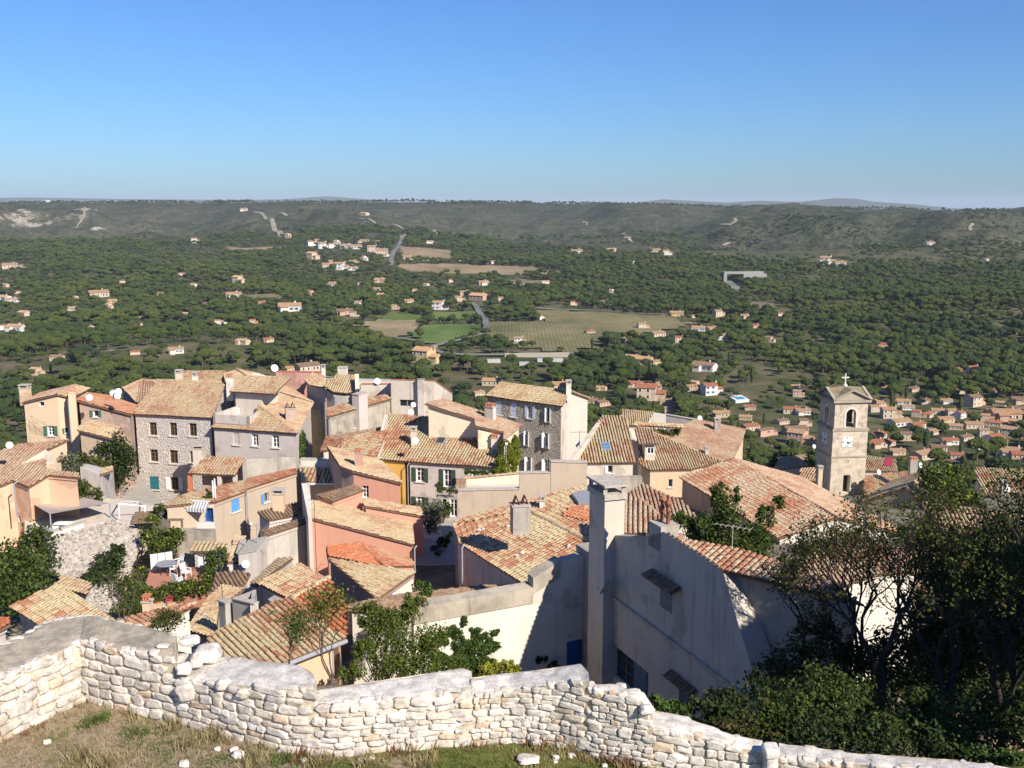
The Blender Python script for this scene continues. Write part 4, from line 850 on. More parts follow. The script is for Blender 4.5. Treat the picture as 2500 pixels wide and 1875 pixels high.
def dish(u, v, Y, rad=.4, label='', face=(0.45, -0.75, .35), mount=.6, tint='white', grp=None):
    c = P(u, v, Y); n = Vector(face).normalized(); r = empty('satellite_dish', c - Vector((0, 0, mount)), label, 'satellite dish', grp); m = MB(); prof = [(0.001, 0)] + [(rad * k / 5, .16 * rad * (k / 5) ** 2 * 1.6) for k in range(1, 6)]; mt = FRAMES['white'] if tint == 'white' else plain('dish_grey', (.45, .46, .48), .5)
    m.lathe(c, prof, mt, 20, axis=n); m.lathe(c - n * .012, [(a, b) for a, b in prof][::-1], mt, 20, axis=n); m.build('reflector', r, True)
    q = MB(); q.tube(c - Vector((0, 0, mount)), c - n * .08 - Vector((0, 0, -.05)), .025, .025, ZINC, 6); q.build('mast', r)
    q = MB(); e = c + n * rad * 1.1 - Vector((0, 0, rad * .5)); q.tube(c - Vector((0, 0, rad * .9)), e, .012, .012, ZINC, 5); q.tube(e - n * .05, e + n * .03, .035, .035, ZINC, 8); q.build('feed_arm', r); return r
def antenna(p, h=2.2, label='', n=9, L=1.3, az=20, grp=None, col=None):
    p = Vector(p); r = empty('tv_antenna', p, label, 'tv antenna', grp); m = MB(); m.tube(p, p + Vector((0, 0, h)), .02, .015, METALD if col is None else col, 6); m.build('mast', r)
    d = Vector((math.cos(R(az)), math.sin(R(az)), 0)); e = Vector((-d.y, d.x, 0)); t = p + Vector((0, 0, h * .93)); q = MB(); q.tube(t - d * L / 2, t + d * L / 2, .013, .013, METALD if col is None else col, 5)
    for i in range(n): w = .16 + .22 * i / n; c = t - d * L / 2 + d * L * i / (n - 1); q.tube(c - e * w, c + e * w, .008, .008, METALD if col is None else col, 4)
    q.build('crossbars', r); return r
# ------------------------------------------------------------ the village
def ev(p, Y, q): a = P(p[0], p[1], Y); return a, PZ(q[0], q[1], a.z)
def pl3(a, b, c): return Plane(a, newell([a, b, c]))
def quad(a, b, w):
    t = (b - a); t.z = 0; t.normalize(); nl = Vector((-t.y, t.x, 0)) * w; return [a, b, b + nl, a + nl]
# --- left edge: cream house with green shutters
h = House('cream_house', 'tall cream house with green shutters at the left edge of the village', 'cream', 'pinkish', -40)
a = P(50, 984, 84); b = P(176, 972, 84.6); ap = P(138, 963, 84); r2 = PZ(184, 940, ap.z)
la = a + (r2 - ap); la.z = a.z; h.roof([a, ap, r2, la]); rb = b + (r2 - ap); rb.z = b.z; h.roof([ap, b, rb, r2])
h.win(95, 981, 108, 993, 'white', sill=False).win(116, 1040, 132, 1064, 'white', 'lr', 'green').win(158, 1045, 168, 1057, 'white', 'l', 'green').sec()
h.block(quad(P(166, 962, 83.4), P(184, 962, 83.6), .9), -30, 'cream'); h.chim(P(63, 972, 86), .8, .6, .9, 'cream')
h = House('rose_wing', 'weathered rose house with one green shuttered window right of the tall cream house', 'rose', 'red', -40)
a = P(186, 977, 84.5); b = P(322, 1013, 84); pl = pl3(a, b, P(250, 962, 94)); h.roof([a, b, pl(336, 992), pl(262, 966), pl(196, 958)])
h.win(227, 1002, 240, 1018, 'white', 'lr', 'green').sec()
h = House('cream_lean_to', 'low cream lean-to with sandy tiles below the weathered rose house', 'cream', 'yellow', -40)
a = P(188, 1050, 80); b = P(273, 1072, 79); pl = pl3(a, b, P(217, 1027, 83.5)); h.roof([a, b, pl(296, 1043), pl(217, 1027), pl(191, 1043)]); h.win(247, 1092, 256, 1108, 'brown').sec()
h = House('hipped_house', 'pale hipped roof house behind the rose house, left of the stone house', 'pale', 'pinkish', -45)
c0 = P(334, 983, 100); c1 = P(298, 947, 108); ap = P(345, 927, 109); c2 = c0 + Vector((9, 3, 0)); c3 = c1 + Vector((9, 3, 0)); h.roof([c0, ap, c1]).roof([c0, c2, ap]).roof([c2, c3, ap]).roof([c3, c1, ap]).sec()
# lower left house
h = House('peach_house', 'low peach house with wide sandy roof at the left edge below the cream house', 'peach', 'pinkish', -36)
a = P(-30, 1196, 66); pl = slope(a, PZ(80, 1196, a.z), 13); h.roof([pl(-30, 1200), pl(32, 1174), pl(70, 1190), pl(118, 1161), pl(195, 1168), pl(192, 1156), pl(113, 1146), pl(112, 1100), pl(172, 1072), pl(45, 1086), pl(-30, 1112)])
h.win(44, 1260, 50, 1275, 'brown', sill=False, rec=.15).sec(ov=.15)
h.block([P(50, 1133, 69.5), P(111, 1098, 70.5), P(133, 1113, 71), P(75, 1148, 70.3)], -26, 'pale'); h.block(quad(P(113, 1137, 69.2), P(137, 1137, 69.2), .8), -26, 'cream')
h = House('grey_terrace_house', 'small mauve house with rounded corner between the peach house and the dark lane', 'grey', 'yellow', -36)
a = P(195, 1140, 72); b = P(250, 1163, 71.5); pl = pl3(a, b, P(200, 1138, 73)); h.block([a, b, P(277, 1145, 76), P(215, 1130, 77)], -36)
h.roof([P(245, 1161, 71.4), P(278, 1148, 72.6), P(276, 1139, 74.4), P(252, 1143, 74)]).sec(walls=False)
# --- the stone house
h = House('stone_house', 'big grey rubble stone house with three rows of windows and sandy roof', 'rubble', 'sand', -34)
a, b = ev((322.6, 1011), 88, (519, 1021)); pl = slope(a, b, 19); d, c = pl(384, 928), pl(551, 935); d.z = c.z = (d.z + c.z) / 2; h.roof([a, b, c, d], pl=pl); e, f = back(d, c, 5.6, 19); h.roof([d, c, f, e])
for u0, v0, u1, v1 in [(364, 1031, 382.5, 1063), (414, 1032, 432, 1064), (461.5, 1033.5, 480, 1065), (366, 1097, 385.5, 1127), (414, 1099, 434, 1131.5), (463, 1102, 483, 1130.5)]: h.win(u0, v0, u1, v1, 'brown')
h.win(365.5, 1163, 388, 1195, 'white', sc='teal', closed=True).win(416, 1165, 436, 1196, 'brown', 'lr', 'white').sec()
h.chim(pl(477, 928), .45, .45, .45, 'white')
# --- house with roof terrace
h = House('terrace_house', 'pale grey house with a roof terrace cut into its tiles, right of the stone house', 'grey', 'sand', -34)
a, b = ev((513.6, 1044), 85.6, (726, 1059)); pf = slope(a, b, 21); H = pf(632, 990); e = PZ(764.5, 985.6, a.z); pr = pl3(b, e, H); t1 = pf(608, 1042); t2 = pf(521, 1036)
h.roof([a, b, H, pf(612, 1030), t1, t2]).roof([b, e, pr(637, 947), H], 'sand')
h.win(569, 1057, 584, 1086, 'white', sc='grey').win(615, 1060, 630.5, 1089, 'white').win(664, 1063, 681, 1093, 'white')
fl = a.z + .35; q = [P(521, 1017, 86.2), P(610, 1018, 85.8)]; 
h.alt = None; s_ = h; h.sec()
tA = t2.copy(); tB = t1.copy(); tA.z = tB.z = fl; 
def tz(p, z): return Vector((p.x, p.y, z))
nb = (tB - tA).normalized(); nn = Vector((-nb.y, nb.x, 0)); tC = tB + nn * 5.2; tD = tA + nn * 5.2
h.block([tA, tB, tC, tD], a.z - 2, 'grey')
for p, q_ in ((tA, tB), (tB, tC), (tD, tA)): h.thin(tz(p, fl + .75), tz(q_, fl + .75), fl - 1.6, .22, 'grey', None)
# little room opening on the terrace
k0 = tD + nn * -1.6 + nb * .1; k1 = k0 + nb * 2.7; h.win(549, 976, 562, 994, 'white', sill=False, rec=.08).win(575, 993, 587, 1010, 'white', sill=False, rec=.08, door=True)
h.block([tz(p, fl + 2.15) for p in quad(k0, k1, 3)], fl, 'pale'); q = quad(k0 - nb * .3 - nn * .5, k1 + nb * 1.6 - nn * .5, 3.2); h.roof([tz(q[0], fl + 2.2), tz(q[1], fl + 2.2), tz(q[2], fl + 3.2), tz(q[3], fl + 3.2)]).sec(walls=False)
h.block([P(569, 938, 93.5), P(625, 936, 93.2), P(637, 944, 96), P(575, 946, 96.5)], -20, 'pale'); h.chim(P(563, 962, 92), .6, .5, 1.6, 'white', 'tiles')
h.chim(pr(710, 1030), .9, .55, 1.2, 'rose', 'mitre', 20)
h = House('back_house', 'long tiled house in the row behind the stone house ridge', 'rose', 'mixed', -45)
a, b = ev((430, 938), 106, (545, 940)); pl = slope(a, b, 18); h.roof([a, b, pl(551, 906), pl(428, 905)]).sec(); h.chim(pl(438, 925), .7, .6, .7, 'pale')
h = House('pale_roof_house', 'house with broad plain sandy roof and hip ridge behind the terrace house', 'pale', 'sand', -45)
ap = P(578, 901, 110); m = P(637, 944, 99.5); l0 = P(545, 917, 108); l1 = P(556, 948, 98); h.roof([l0, l1, m, ap]); pr2 = pl3(ap, m, P(700, 950, 104)); h.roof([ap, m, pr2(765, 983), pr2(672, 925), pr2(655, 920)], 'pinkish').sec()
h.block(quad(P(616, 913, 104), P(632, 915, 104), .8), -21, 'white')
h = House('pink_block', 'flat-topped old pink house with terracotta edge behind the terrace house', 'pinkd', 'red', -45)
a = P(673, 907, 106); b = PZ(784, 909, a.z); h.win(741, 968, 759, 985, 'brown'); q = quad(a, b, 9); q[2].z -= 2.4; q[3].z -= 2.4; q[0] = a - Vector((0, 0, .25)); q[1] = b - Vector((0, 0, .25)); h.block(q); h.thin(a, b, a.z - .248, .3, 'pinkd', TERRA)
h.chim(P(790, 915, 107), .4, .4, .8, 'white')
# --- round fronted house
h = House('round_house', 'round-fronted house with curved tiled skirt and white chimney behind the old stone house', 'bluegrey', 'yellow', -45)
zc = P(813, 955, 97).z; ar = [PZ(u, v, zc) for u, v in ((743, 928), (757, 938), (775, 945), (790, 950), (813, 955), (845, 956.5), (870, 956), (884, 952))]; pm = slope(ar[4], ar[6], 24)
h.roof([ar[3], ar[4], ar[5], ar[6], ar[7], pm(864, 912), pm(823, 910)]); i_ = [p + Vector((.7, 1.4, .55)) for p in ar[:4]]; i_[3] = pm(796, 941); h.sec(); h.roof([ar[0], ar[1], ar[2], ar[3], i_[3], i_[2], i_[1], i_[0]]).sec()
h.thin(P(757, 925, 103), P(818, 919, 101.5), -20, .3, 'cream2'); h.block(quad(P(824, 899, 101), P(845, 899, 101), 1.0), -20, 'white', coping=COP); h.thin(P(866, 913, 98), P(868, 950, 96), -20, .4, 'cream2', None)
h = House('parapet_house', 'white walled house with tall square chimney stack and wooden balcony grille', 'pale', 'sand', -45)
a = P(882, 938, 95); b = PZ(954, 938, a.z); q = quad(a, b, 6); q[2].z -= 1.6; q[3].z -= 1.6; q[0] = a - Vector((0, 0, .25)); q[1] = b - Vector((0, 0, .25)); h.block(q); h.thin(a, b, a.z - .248, .3, 'pale', TERRA)
a = P(954, 927, 92.5); b = PZ(1059, 930, a.z); c = P(1104, 961, 97); h.win(975, 976, 1012, 993, 'grey', sill=False); h.block([a, b, c, P(985, 927, 101)], coping=TERRA)
h.block([P(1019, 926, 91.6), P(1034, 926, 91.6), P(1037, 926, 93), P(1020, 926, 93)], -24, 'grey', coping=COP); h.block([P(828 + 38, 930, 99), P(955, 932, 99), P(955, 926, 104), P(866, 924, 104)], -40, 'grey')
# --- old house with big chimney
h = House('old_stone_house', 'old half-rendered stone house with broad grey chimney below the parapet house', 'dirty', 'mixed', -40)
a, b = ev((797, 1020), 84, (962, 972)); pl = slope(a, b, 14); h.roof([a, b, pl(948, 962), pl(885, 974), pl(798, 998)]); h.win(864, 1021, 884, 1042, 'grey').sec()
t = (b - a).normalized(); q = a + t * ((b - a).length * .42) - Vector((0, 0, 0)); nr = Vector((t.y, -t.x, 0)); q = q + nr * .3; h.block([Vector((p.x, p.y, q.z + 1.3)) for p in quad(q, q + t * 1.3, .75)][::1], -40, 'grey', coping=COP)
h = House('lower_red_roof_house', 'narrow house with red and sandy roof below the old stone house', 'pale', 'rosy', -36)
a = P(797, 1070, 80.5); b = PZ(940, 1043, a.z); pl = slope(a, b, 15); h.roof([pl(781, 1101), pl(800, 1098), pl(832, 1085), pl(946, 1050), pl(937, 1042), pl(795, 1067)]).sec()
a, b = ev((838, 1110), 78, (916, 1122)); pl = slope(a, b, 16); h.roof([pl(797, 1092), a, b, pl(946, 1050), pl(870, 1062)], 'mixed').sec(); h.thin(P(917, 1120, 77.6), P(947, 1012, 84), -28, .25, 'pale', None)
# --- main roof with skylights
h = House('skylight_house', 'long house with big striped tile roof, two skylights and ivy on its end', 'grey', 'mixed', -34, pw=.24)
a, b = ev((917, 1121), 79, (1213, 1142)); pl = slope(a, b, 18.5); m0 = pl(993, 1127); m1 = pl(1018, 1015)
h.roof([a, m0, m1, pl(946, 1010.5)]).sec('yellow')
for w in [(1016, 1142, 1035, 1176, 'white', 'lr', 'dgreen'), (1083, 1146, 1102, 1190, 'white', 'lr', 'dgreen'), (1152, 1150, 1170, 1166, 'white'), (1016, 1213, 1036, 1240, 'white', 'lr', 'dgreen'), (1077, 1216, 1090, 1240, 'white'), (1098, 1216, 1116, 1262, 'white', None, 'white', False)]: h.win(*w)
h.roof([m0, b, pl(1229, 1056), pl(1161, 1040), pl(1157, 1023), m1]).sec('grey')
for u, v, w_ in ((1087, 1041, .62), (1076, 1078, .8)):
    c = pl(u, v); t = (b - a).normalized(); n = pl.n if pl.n.z > 0 else -pl.n; s_ = n.cross(t); m = MB(); m.box(c - t * w_ / 2 - s_ * w_ * .6, t * w_, s_ * w_ * 1.2, n * .14, ZINC); o = m.build('skylight', h.root); m = MB(); q = c - t * (w_ / 2 - .07) - s_ * (w_ * .6 - .07) + n * .145; m.box(q, t * (w_ - .14), s_ * (w_ * 1.2 - .14), n * .012, GLASS); m.build('pane', o)
h.chim(pl(1011, 1088), .45, .5, 1.3, 'pale', 'cap'); h.chim(pl(1208, 1098), .6, .45, 1.0, 'pale', 'tiles')
h = House('pale_slope_house', 'house with pale pinkish roof sloping right behind the skylight roof', 'cream2', 'pinkish', -34)
a, b = ev((1229, 1077), 76.6, (1274, 1039)); pl = slope(a, b, 15); h.win(1233, 1083, 1246, 1117, 'white', sc='white', closed=True, sill=False).win(1235, 1128, 1246, 1158, 'white', sc='white', closed=True, sill=False)
h.roof([a, b, pl(1082, 975), pl(1036, 986), pl(1090, 1003), pl(1158, 1023), pl(1161, 1040), pl(1229, 1056)]).sec(); h.chim(pl(1197, 1025), .8, .5, 1.1, 'pale', 'tiles', -30); IVY_WALL = (a, b)
# --- tall stone and cream house
h = House('shuttered_stone_house', 'tall dark stone house with shade-tinted pale blue shutters and plain cream gable', 'rubbled', 'yellow', -45, pw=.25); h.alt = ((1, -.45, 0), 'pale')
a, b = ev((1183.6, 967), 101, (1373.5, 992)); pl = slope(a, b, 19); d, c = pl(1221, 935), pl(1390.5, 954); d.z = c.z = (d.z + c.z) / 2; e, f = back(d, c, 4.4, 19); h.roof([a, b, c, d]).roof([d, c, f, e])
h.win(1212, 980, 1225.5, 1013, 'lblue', sc='lblue', closed=True).win(1247, 984, 1261, 1018, 'lblue', sc='lblue', closed=True).win(1288, 990, 1300, 1022, 'white', 'lr', 'lblue').win(1334, 996, 1343, 1030, 'white', 'LR', 'white')  # upper shutters: the bluish shade is put into their colour
h.win(1282, 1053, 1290, 1087, 'white', 'LR', 'white').win(1328, 1057, 1340, 1093, 'white', 'LR', 'white').win(1286, 1116, 1298, 1150, 'white', 'LR', 'white').win(1328, 1122, 1340, 1155, 'white', 'L', 'white').sec(); h.chim(pl(1388, 962), .5, .6, 1.1, 'white')
# --- walled terrace
h = House('terrace_wall', 'stepped beige terrace wall with cream inner face in front of the skylight house', 'beige', 'sand', -30, cat='garden wall')
a = P(1118, 1198, 62); b = PZ(1268, 1195, a.z); h.thin(a, b, -30, .35); e = b - a; e.z = 0; e.normalize(); b2 = Vector((b.x, b.y, PZ(1268, 1156, 0).z if False else P(1268, 1156, b.y).z)); c2 = vwall(a, b)(1344, 1155); h.thin(b2, Vector((c2.x, c2.y, b2.z)), -30, .35)
c3 = vwall(a, b)(1345, 1128); d3 = vwall(a, b)(1434, 1130); h.thin(c3, d3, -30, .4); 
q0 = P(1134, 1171, 66.5); q1 = P(1268, 1158, 66.8); h.thin(q0, q1, -30, .3, 'cream2', None, tiled='sand'); m = MB(); fl_ = a.z - .9; m.poly([Vector((p.x, p.y, fl_)) for p in (a, b, q1, q0)], WM['pale']); m.build('terrace_floor', h.root)
ra = P(1115, 1200, 62.3); pl = pl3(ra, P(1140, 1197, 62.4), P(1134, 1170, 66)); h.roof([ra, P(1140, 1197, 62.4), pl(1136, 1169), pl(1116, 1172)]).sec(walls=False)
# --- roofs right of the centre
h = House('steep_roof_house', 'steep striped roof house with one square skylight right of the tall stone house', 'pale', 'mixed', -36, pw=.24)
a, b = ev((1434, 1131), 76, (1553, 1129)); pl = slope(a, b, 23); h.roof([pl(1398, 1124), a, b, pl(1529.5, 1017), pl(1471, 1015)]); h.win(1484, 1137, 1496, 1155, 'white', 'l', 'white').sec()
c = pl(1478, 1092); t = Vector((1, 0, 0)); n = pl.n; s_ = n.cross(t); m = MB(); m.box(c - t * .4 - s_ * .5, t * .8, s_ * 1.0, n * .14, ZINC); o = m.build('skylight', h.root); m = MB(); m.box(c - t * .33 - s_ * .43 + n * .145, t * .66, s_ * .86, n * .012, plain('skylight_blue', (.10, .20, .32), .15, .5)); m.build('pane', o)
h.thin(P(1390, 1128, 74.5), P(1478, 1016, 82), -30, .3, 'pale', None)
h.block(quad(P(1504, 1165, 70), P(1568, 1165, 70), .5), -30, 'dirty')
h = House('straw_roof_house', 'small straw-coloured roof with white gable behind the steep striped roof', 'white', 'yellow', -40)
a, b = ev((1510, 1038), 104, (1578, 1039)); pl = slope(a, b, 17); h.roof([a, b, pl(1596, 1006), pl(1520, 999)]).sec(); h.block([P(1590, 1008, 107), P(1626, 1014, 106.5), P(1626, 1012, 107.5), P(1592, 1006, 108)], -40, 'white'); h.thin(P(1622, 1012, 110), P(1704, 1026, 108), -45, .3, 'grey')
q = [P(1545, 1039, 101), P(1668, 1045, 99), P(1668, 1036, 100.5), P(1552, 1031, 102.5)]; h.roof(q, 'mixed').sec(walls=False); 
h = House('dormer_house', 'striped roof house with white-framed dormer window left of the church roof', 'cream', 'sand', -40, pw=.25)
a, b = ev((1586, 1148), 93, (1690, 1146)); pl = slope(a, b, 18); k1 = pl(1554, 1040); k2 = pl(1764, 1127); h.roof([pl(1561, 1133), a, b, k2, k1], 'mixed'); e = PZ(1792, 1120, a.z + .3); p2 = pl3(k1, k2, e)
h.roof([k1, k2, e, p2(1812, 1078), p2(1821, 1049), p2(1697, 1024), p2(1667, 1038), p2(1656, 1065)], 'pinkish'); h.win(1632, 1170, 1642, 1190, 'white').sec()
h.chim(p2(1750, 1052), .6, .6, 1.1, 'cement'); h.chim(p2(1725, 1110), .35, .35, .5, 'grey')
q = quad(P(1575, 1084, 94.6), P(1600, 1084, 94.6), 3); h.win(1580, 1092, 1597, 1108, 'white', sill=False, rec=.06); h.block(q, -30, 'pale'); h.roof([q[0] + Vector((-.7, -.4, .1)), q[1] + Vector((.15, -.4, .1)), q[2] + Vector((.15, 0, .85)), q[3] + Vector((-.7, 0, .85))]).sec(walls=False)
h = House('valley_roof_house', 'low pinkish roofs between the tall chimney and the dormer house', 'pale', 'pinkish', -34)
a = P(1510, 1262, 57); pl = slope(a, PZ(1640, 1262, a.z), 12); h.roof([pl(1500, 1225), pl(1522, 1268), pl(1596, 1290), pl(1700, 1262), pl(1668, 1226), pl(1600, 1196), pl(1568, 1180)]).sec()
h = House('striped_annex', 'narrow striped tile roof just right of the tall chimney', 'pale', 'rosy', -34, pw=.26)
a = P(1520, 1303, 50.5); b = PZ(1600, 1306, a.z); pl = slope(a, b, 17); h.roof([a, b, pl(1660, 1330), pl(1668, 1310), pl(1570, 1222), pl(1524, 1208)]).sec(ov=.1)
# --- church
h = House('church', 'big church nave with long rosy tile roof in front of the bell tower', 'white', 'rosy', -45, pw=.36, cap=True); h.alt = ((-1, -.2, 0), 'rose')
a, b = ev((1658, 1164), 87, (1901, 1318)); pl = slope(a, b, 17.5); r1, r2 = pl(1792, 1119), pl(2041, 1264); r1.z = r2.z = (r1.z + r2.z) / 2; e, f = back(r1, r2, 6.5, 17.5); h.roof([a, b, r2, r1]).roof([r1, r2, f, e], 'pinkish').sec()
h.chim(P(2000, 1192, 92), .4, .4, 1.9, 'cream')
# --- bell tower
h = House('bell_tower', 'square stone church bell tower with clock, arched belfry and white cross on top', 'ashlar', 'sand', -50, cat='bell tower')
TY = 108; c0 = P(2039.6, 983, TY); c1 = PZ(2120, 981, c0.z); c2 = PZ(2003, 967, c0.z); ex = (c1 - c0); Lx = ex.length; ex.normalize(); ey = Vector((-ex.y, ex.x, 0)); Ly = Lx
def tw(x, y, z): return c0 + ex * x + ey * y + Vector((0, 0, z))
zb1 = P(2037, 1053, TY).z - c0.z; zb2 = P(2030, 1117, TY).z - c0.z; zap = P(2048, 940, TY + 1.7).z - c0.z
h.start(Vector((c0.x, c0.y, -50))); AS = WM['ashlar']
def wall_arch(o, dx, L, z0, z1, ax0, ax1, az0, azs, rec, back_=False):
    """wall panel with a round-headed opening"""
    mb = MB(); out = Vector((dx.y, -dx.x, 0)); at = lambda x, z, k=0: o + dx * x + Vector((0, 0, z)) + out * k; r = (ax1 - ax0) / 2; xm = (ax0 + ax1) / 2
    arc = [(xm - r * math.cos(math.pi * i / 12), azs + r * math.sin(math.pi * i / 12)) for i in range(13)]; hole = [(ax0, az0)] + [(ax1, az0)] + arc[::-1]; outer = [Vector((0, z0, 0)), Vector((L, z0, 0)), Vector((L, z1, 0)), Vector((0, z1, 0))]
    hv = [Vector((x, z, 0)) for x, z in hole]; allv = outer + hv; tr = tessellate_polygon([outer, hv]); fs = []
    for t in tr:
        p, q, r_ = [allv[k] for k in t]; cr = (q.x - p.x) * (r_.y - p.y) - (q.y - p.y) * (r_.x - p.x); fs.append(list(t) if cr > 0 else list(t)[::-1])
    mb.add([at(v.x, v.y) for v in allv], fs, AS)
    for i in range(len(hole)): (xa, za), (xb, zb) = hole[i], hole[(i + 1) % len(hole)]; mb.poly([at(xa, za), at(xa, za, -rec), at(xb, zb, -rec), at(xb, zb)], AS)
    if len(arc):
        r2_ = r + .22
        for i in range(12):
            a0, a1 = math.pi * i / 12, math.pi * (i + 1) / 12; p = lambda rr, an, k: at(xm - rr * math.cos(an), azs + rr * math.sin(an), k)
            mb.add([p(r, a0, .05), p(r, a1, .05), p(r2_, a1, .05), p(r2_, a0, .05), p(r2_, a0, 0), p(r2_, a1, 0)], [[0, 1, 2, 3][::-1], [3, 2, 5, 4][::-1]], STONEW)
        for x in (ax0 - .22, ax1): mb.box(at(x, az0, 0), dx * .22, out * .05, (0, 0, azs - az0), STONEW)
    return mb
ow = Lx * .30; oz0 = zb1 + .35; ozs = -1.75 * Lx / 3.55 + .35
def face(o, dx, L):
    m = wall_arch(o, dx, L, zb1, 0, L / 2 - ow / 2, L / 2 + ow / 2, oz0, -1.35, .55); m.build('belfry_wall', h.root)
face(tw(0, 0, 0), ex, Lx); face(tw(0, Ly, 0), -ey, Ly); face(tw(Lx, Ly, 0), -ex, Lx); face(tw(Lx, 0, 0), ey, Ly)
m = MB(); m.box(tw(.03, .03, zb1 + .02), ex * (Lx - .06), ey * (Ly - .06), (0, 0, .05), AS); m.build('belfry_floor', h.root)
ft = wall_arch(tw(-.1, -.1, 0), ex, Lx + .2, -12, zb1, .5 * Lx - .32, .5 * Lx + .38, P(2066, 1203, TY).z - c0.z, P(2066, 1163, TY).z - c0.z - .3, .6) if False else None
h.win(2058, 1160, 2075, 1203, 'brown', sill=False, rec=.7, mul=False); h.win(2069, 1124, 2072, 1130, 'brown', sill=False, rec=.4, mul=False)
h.block([tw(-.12, -.12, zb1), tw(Lx + .12, -.12, zb1), tw(Lx + .12, Ly + .12, zb1), tw(-.12, Ly + .12, zb1)], -50)
m = MB()
for z, o_, t_ in ((zb1, .22, .24), (zb2, .22, .16), (-.02, .28, .26), (zb1 + .24, .12, .1)): m.box(tw(-o_, -o_, z), ex * (Lx + 2 * o_), ey * (Ly + 2 * o_), (0, 0, t_), stucco('tower_trim', (.42, .36, .28), .5))
m.build('cornice', h.root)
TRIM = stucco('tower_trim', (.42, .36, .28), .5)
# roof: two low gables crossing, with pediments
m = MB(); zr = zap - .15; o_ = .34; C0 = [tw(-o_, -o_, .26), tw(Lx + o_, -o_, .26), tw(Lx + o_, Ly + o_, .26), tw(-o_, Ly + o_, .26)]; cc = tw(Lx / 2, Ly / 2, zr); md = [(C0[i] + C0[(i + 1) % 4]) / 2 + Vector((0, 0, 1.05)) for i in range(4)]
RS = stucco('tower_roof_stone', (.27, .22, .14), .5)
for i in range(4):
    A, B, Mi = C0[i], C0[(i + 1) % 4], md[i]; m.poly([A, Mi, cc], RS); m.poly([Mi, B, cc], RS); inn = (cc - Mi); inn.z = 0; inn = inn.normalized() * .3; m.poly([A + inn, B + inn, Mi + inn - Vector((0, 0, .08))], TRIM)
    up = Vector((0, 0, .14)); m.poly([A, Mi, Mi + up, A + up], TRIM); m.poly([Mi, B, B + up, Mi + up], TRIM); m.poly([A + up, Mi + up, Mi + up + inn, A + up + inn], TRIM); m.poly([Mi + up, B + up, B + up + inn, Mi + up + inn], TRIM)
m.build('roof', h.root)
WC = plain('pale_stone_cross', (.62, .58, .53), .9, .1); m = MB(); cz = cc + Vector((0, 0, -.1)); m.lathe(cz, [(.26, 0), (.26, .22), (.15, .27), (.15, .38), (.08, .42)], WC, 10); q = cz + Vector((0, 0, .4)); m.box(q - ex * .055 - ey * .055, ex * .11, ey * .11, (0, 0, 1.0), WC); m.box(q - ex * .36 - ey * .06 + Vector((0, 0, .56)), ex * .72, ey * .12, (0, 0, .14), WC)
for dx_, dz_ in ((-.37, .63), (.37, .63), (0, 1.03)): m.lathe(q + ex * dx_ + Vector((0, 0, dz_ - .1)), [(.02, .02), (.09, .06), (.09, .14), (.02, .18)], WC, 8)
m.build('cross', h.root, False)
BR = plain('bronze_bell', (.13, .15, .12), .5, .4); m = MB(); m.lathe(tw(Lx / 2, Ly / 2, oz0 + .55), [(.55, 0), (.5, .12), (.36, .5), (.3, .8), (.12, .95), (.05, 1.1)], BR, 16); m.tube(tw(.2, Ly / 2, oz0 + 1.65), tw(Lx - .2, Ly / 2, oz0 + 1.65), .09, .09, METALD); m.tube(tw(Lx / 2, Ly / 2, oz0 + .2), tw(Lx / 2, Ly / 2, oz0 + .7), .07, .03, BR); m.build('bell', h.root, True)
def clock(o, dx, x, z, s):
    out = Vector((dx.y, -dx.x, 0)); at = lambda a, b, k: o + dx * (x + a) + Vector((0, 0, z + b)) + out * k; m = MB(); CW = plain('enamel_white', (.8, .8, .8), .4); m.box(at(-s, -s, .12), dx * 2 * s, out * .06, (0, 0, 2 * s), CW); cl = m.build('clock', h.root); m = MB()
    for i in range(12):
        an = i * math.pi / 6; c = at(math.sin(an) * s * .8, math.cos(an) * s * .8, .182); w = .07 if i % 3 else .14; m.box(c - dx * w / 2 - Vector((0, 0, w / 2)), dx * w, out * .01, (0, 0, w), METALD)
    m.build('hour_marks', cl)
    for an, L_, w in ((R(150), s * .62, .11), (R(112), s * .85, .08)):
        m = MB(); d_ = dx * math.sin(an) + Vector((0, 0, math.cos(an))); e_ = dx * math.cos(an) - Vector((0, 0, math.sin(an))); c = at(0, 0, .2); m.add([c - e_ * w, c + e_ * w, c + d_ * L_ + e_ * w * .3, c + d_ * L_ - e_ * w * .3], [[0, 1, 2, 3]], METALD); m.build('hand', cl)
clock(tw(0, 0, 0), ex, Lx * .41, P(2073, 1079, TY).z - c0.z, .57); clock(tw(0, Ly, 0), -ey, Ly * .5, P(2073, 1079, TY).z - c0.z, .57)
h = House('chapel_roof_house', 'brown and sandy roof with small lower lean-to just left of the bell tower', 'pale', 'pinkish', -55, pw=.3)
a, b = ev((1886, 1148), 114, (1992, 1136)); pl = slope(a, b, 14); h.roof([a, b, pl(1990, 1106), pl(1905, 1118)]).sec(); a, b = ev((1948, 1170), 106, (1990, 1176)); pl = slope(a, b, 14); h.roof([a, b, pl(1990, 1142), pl(1955, 1144)]).sec()
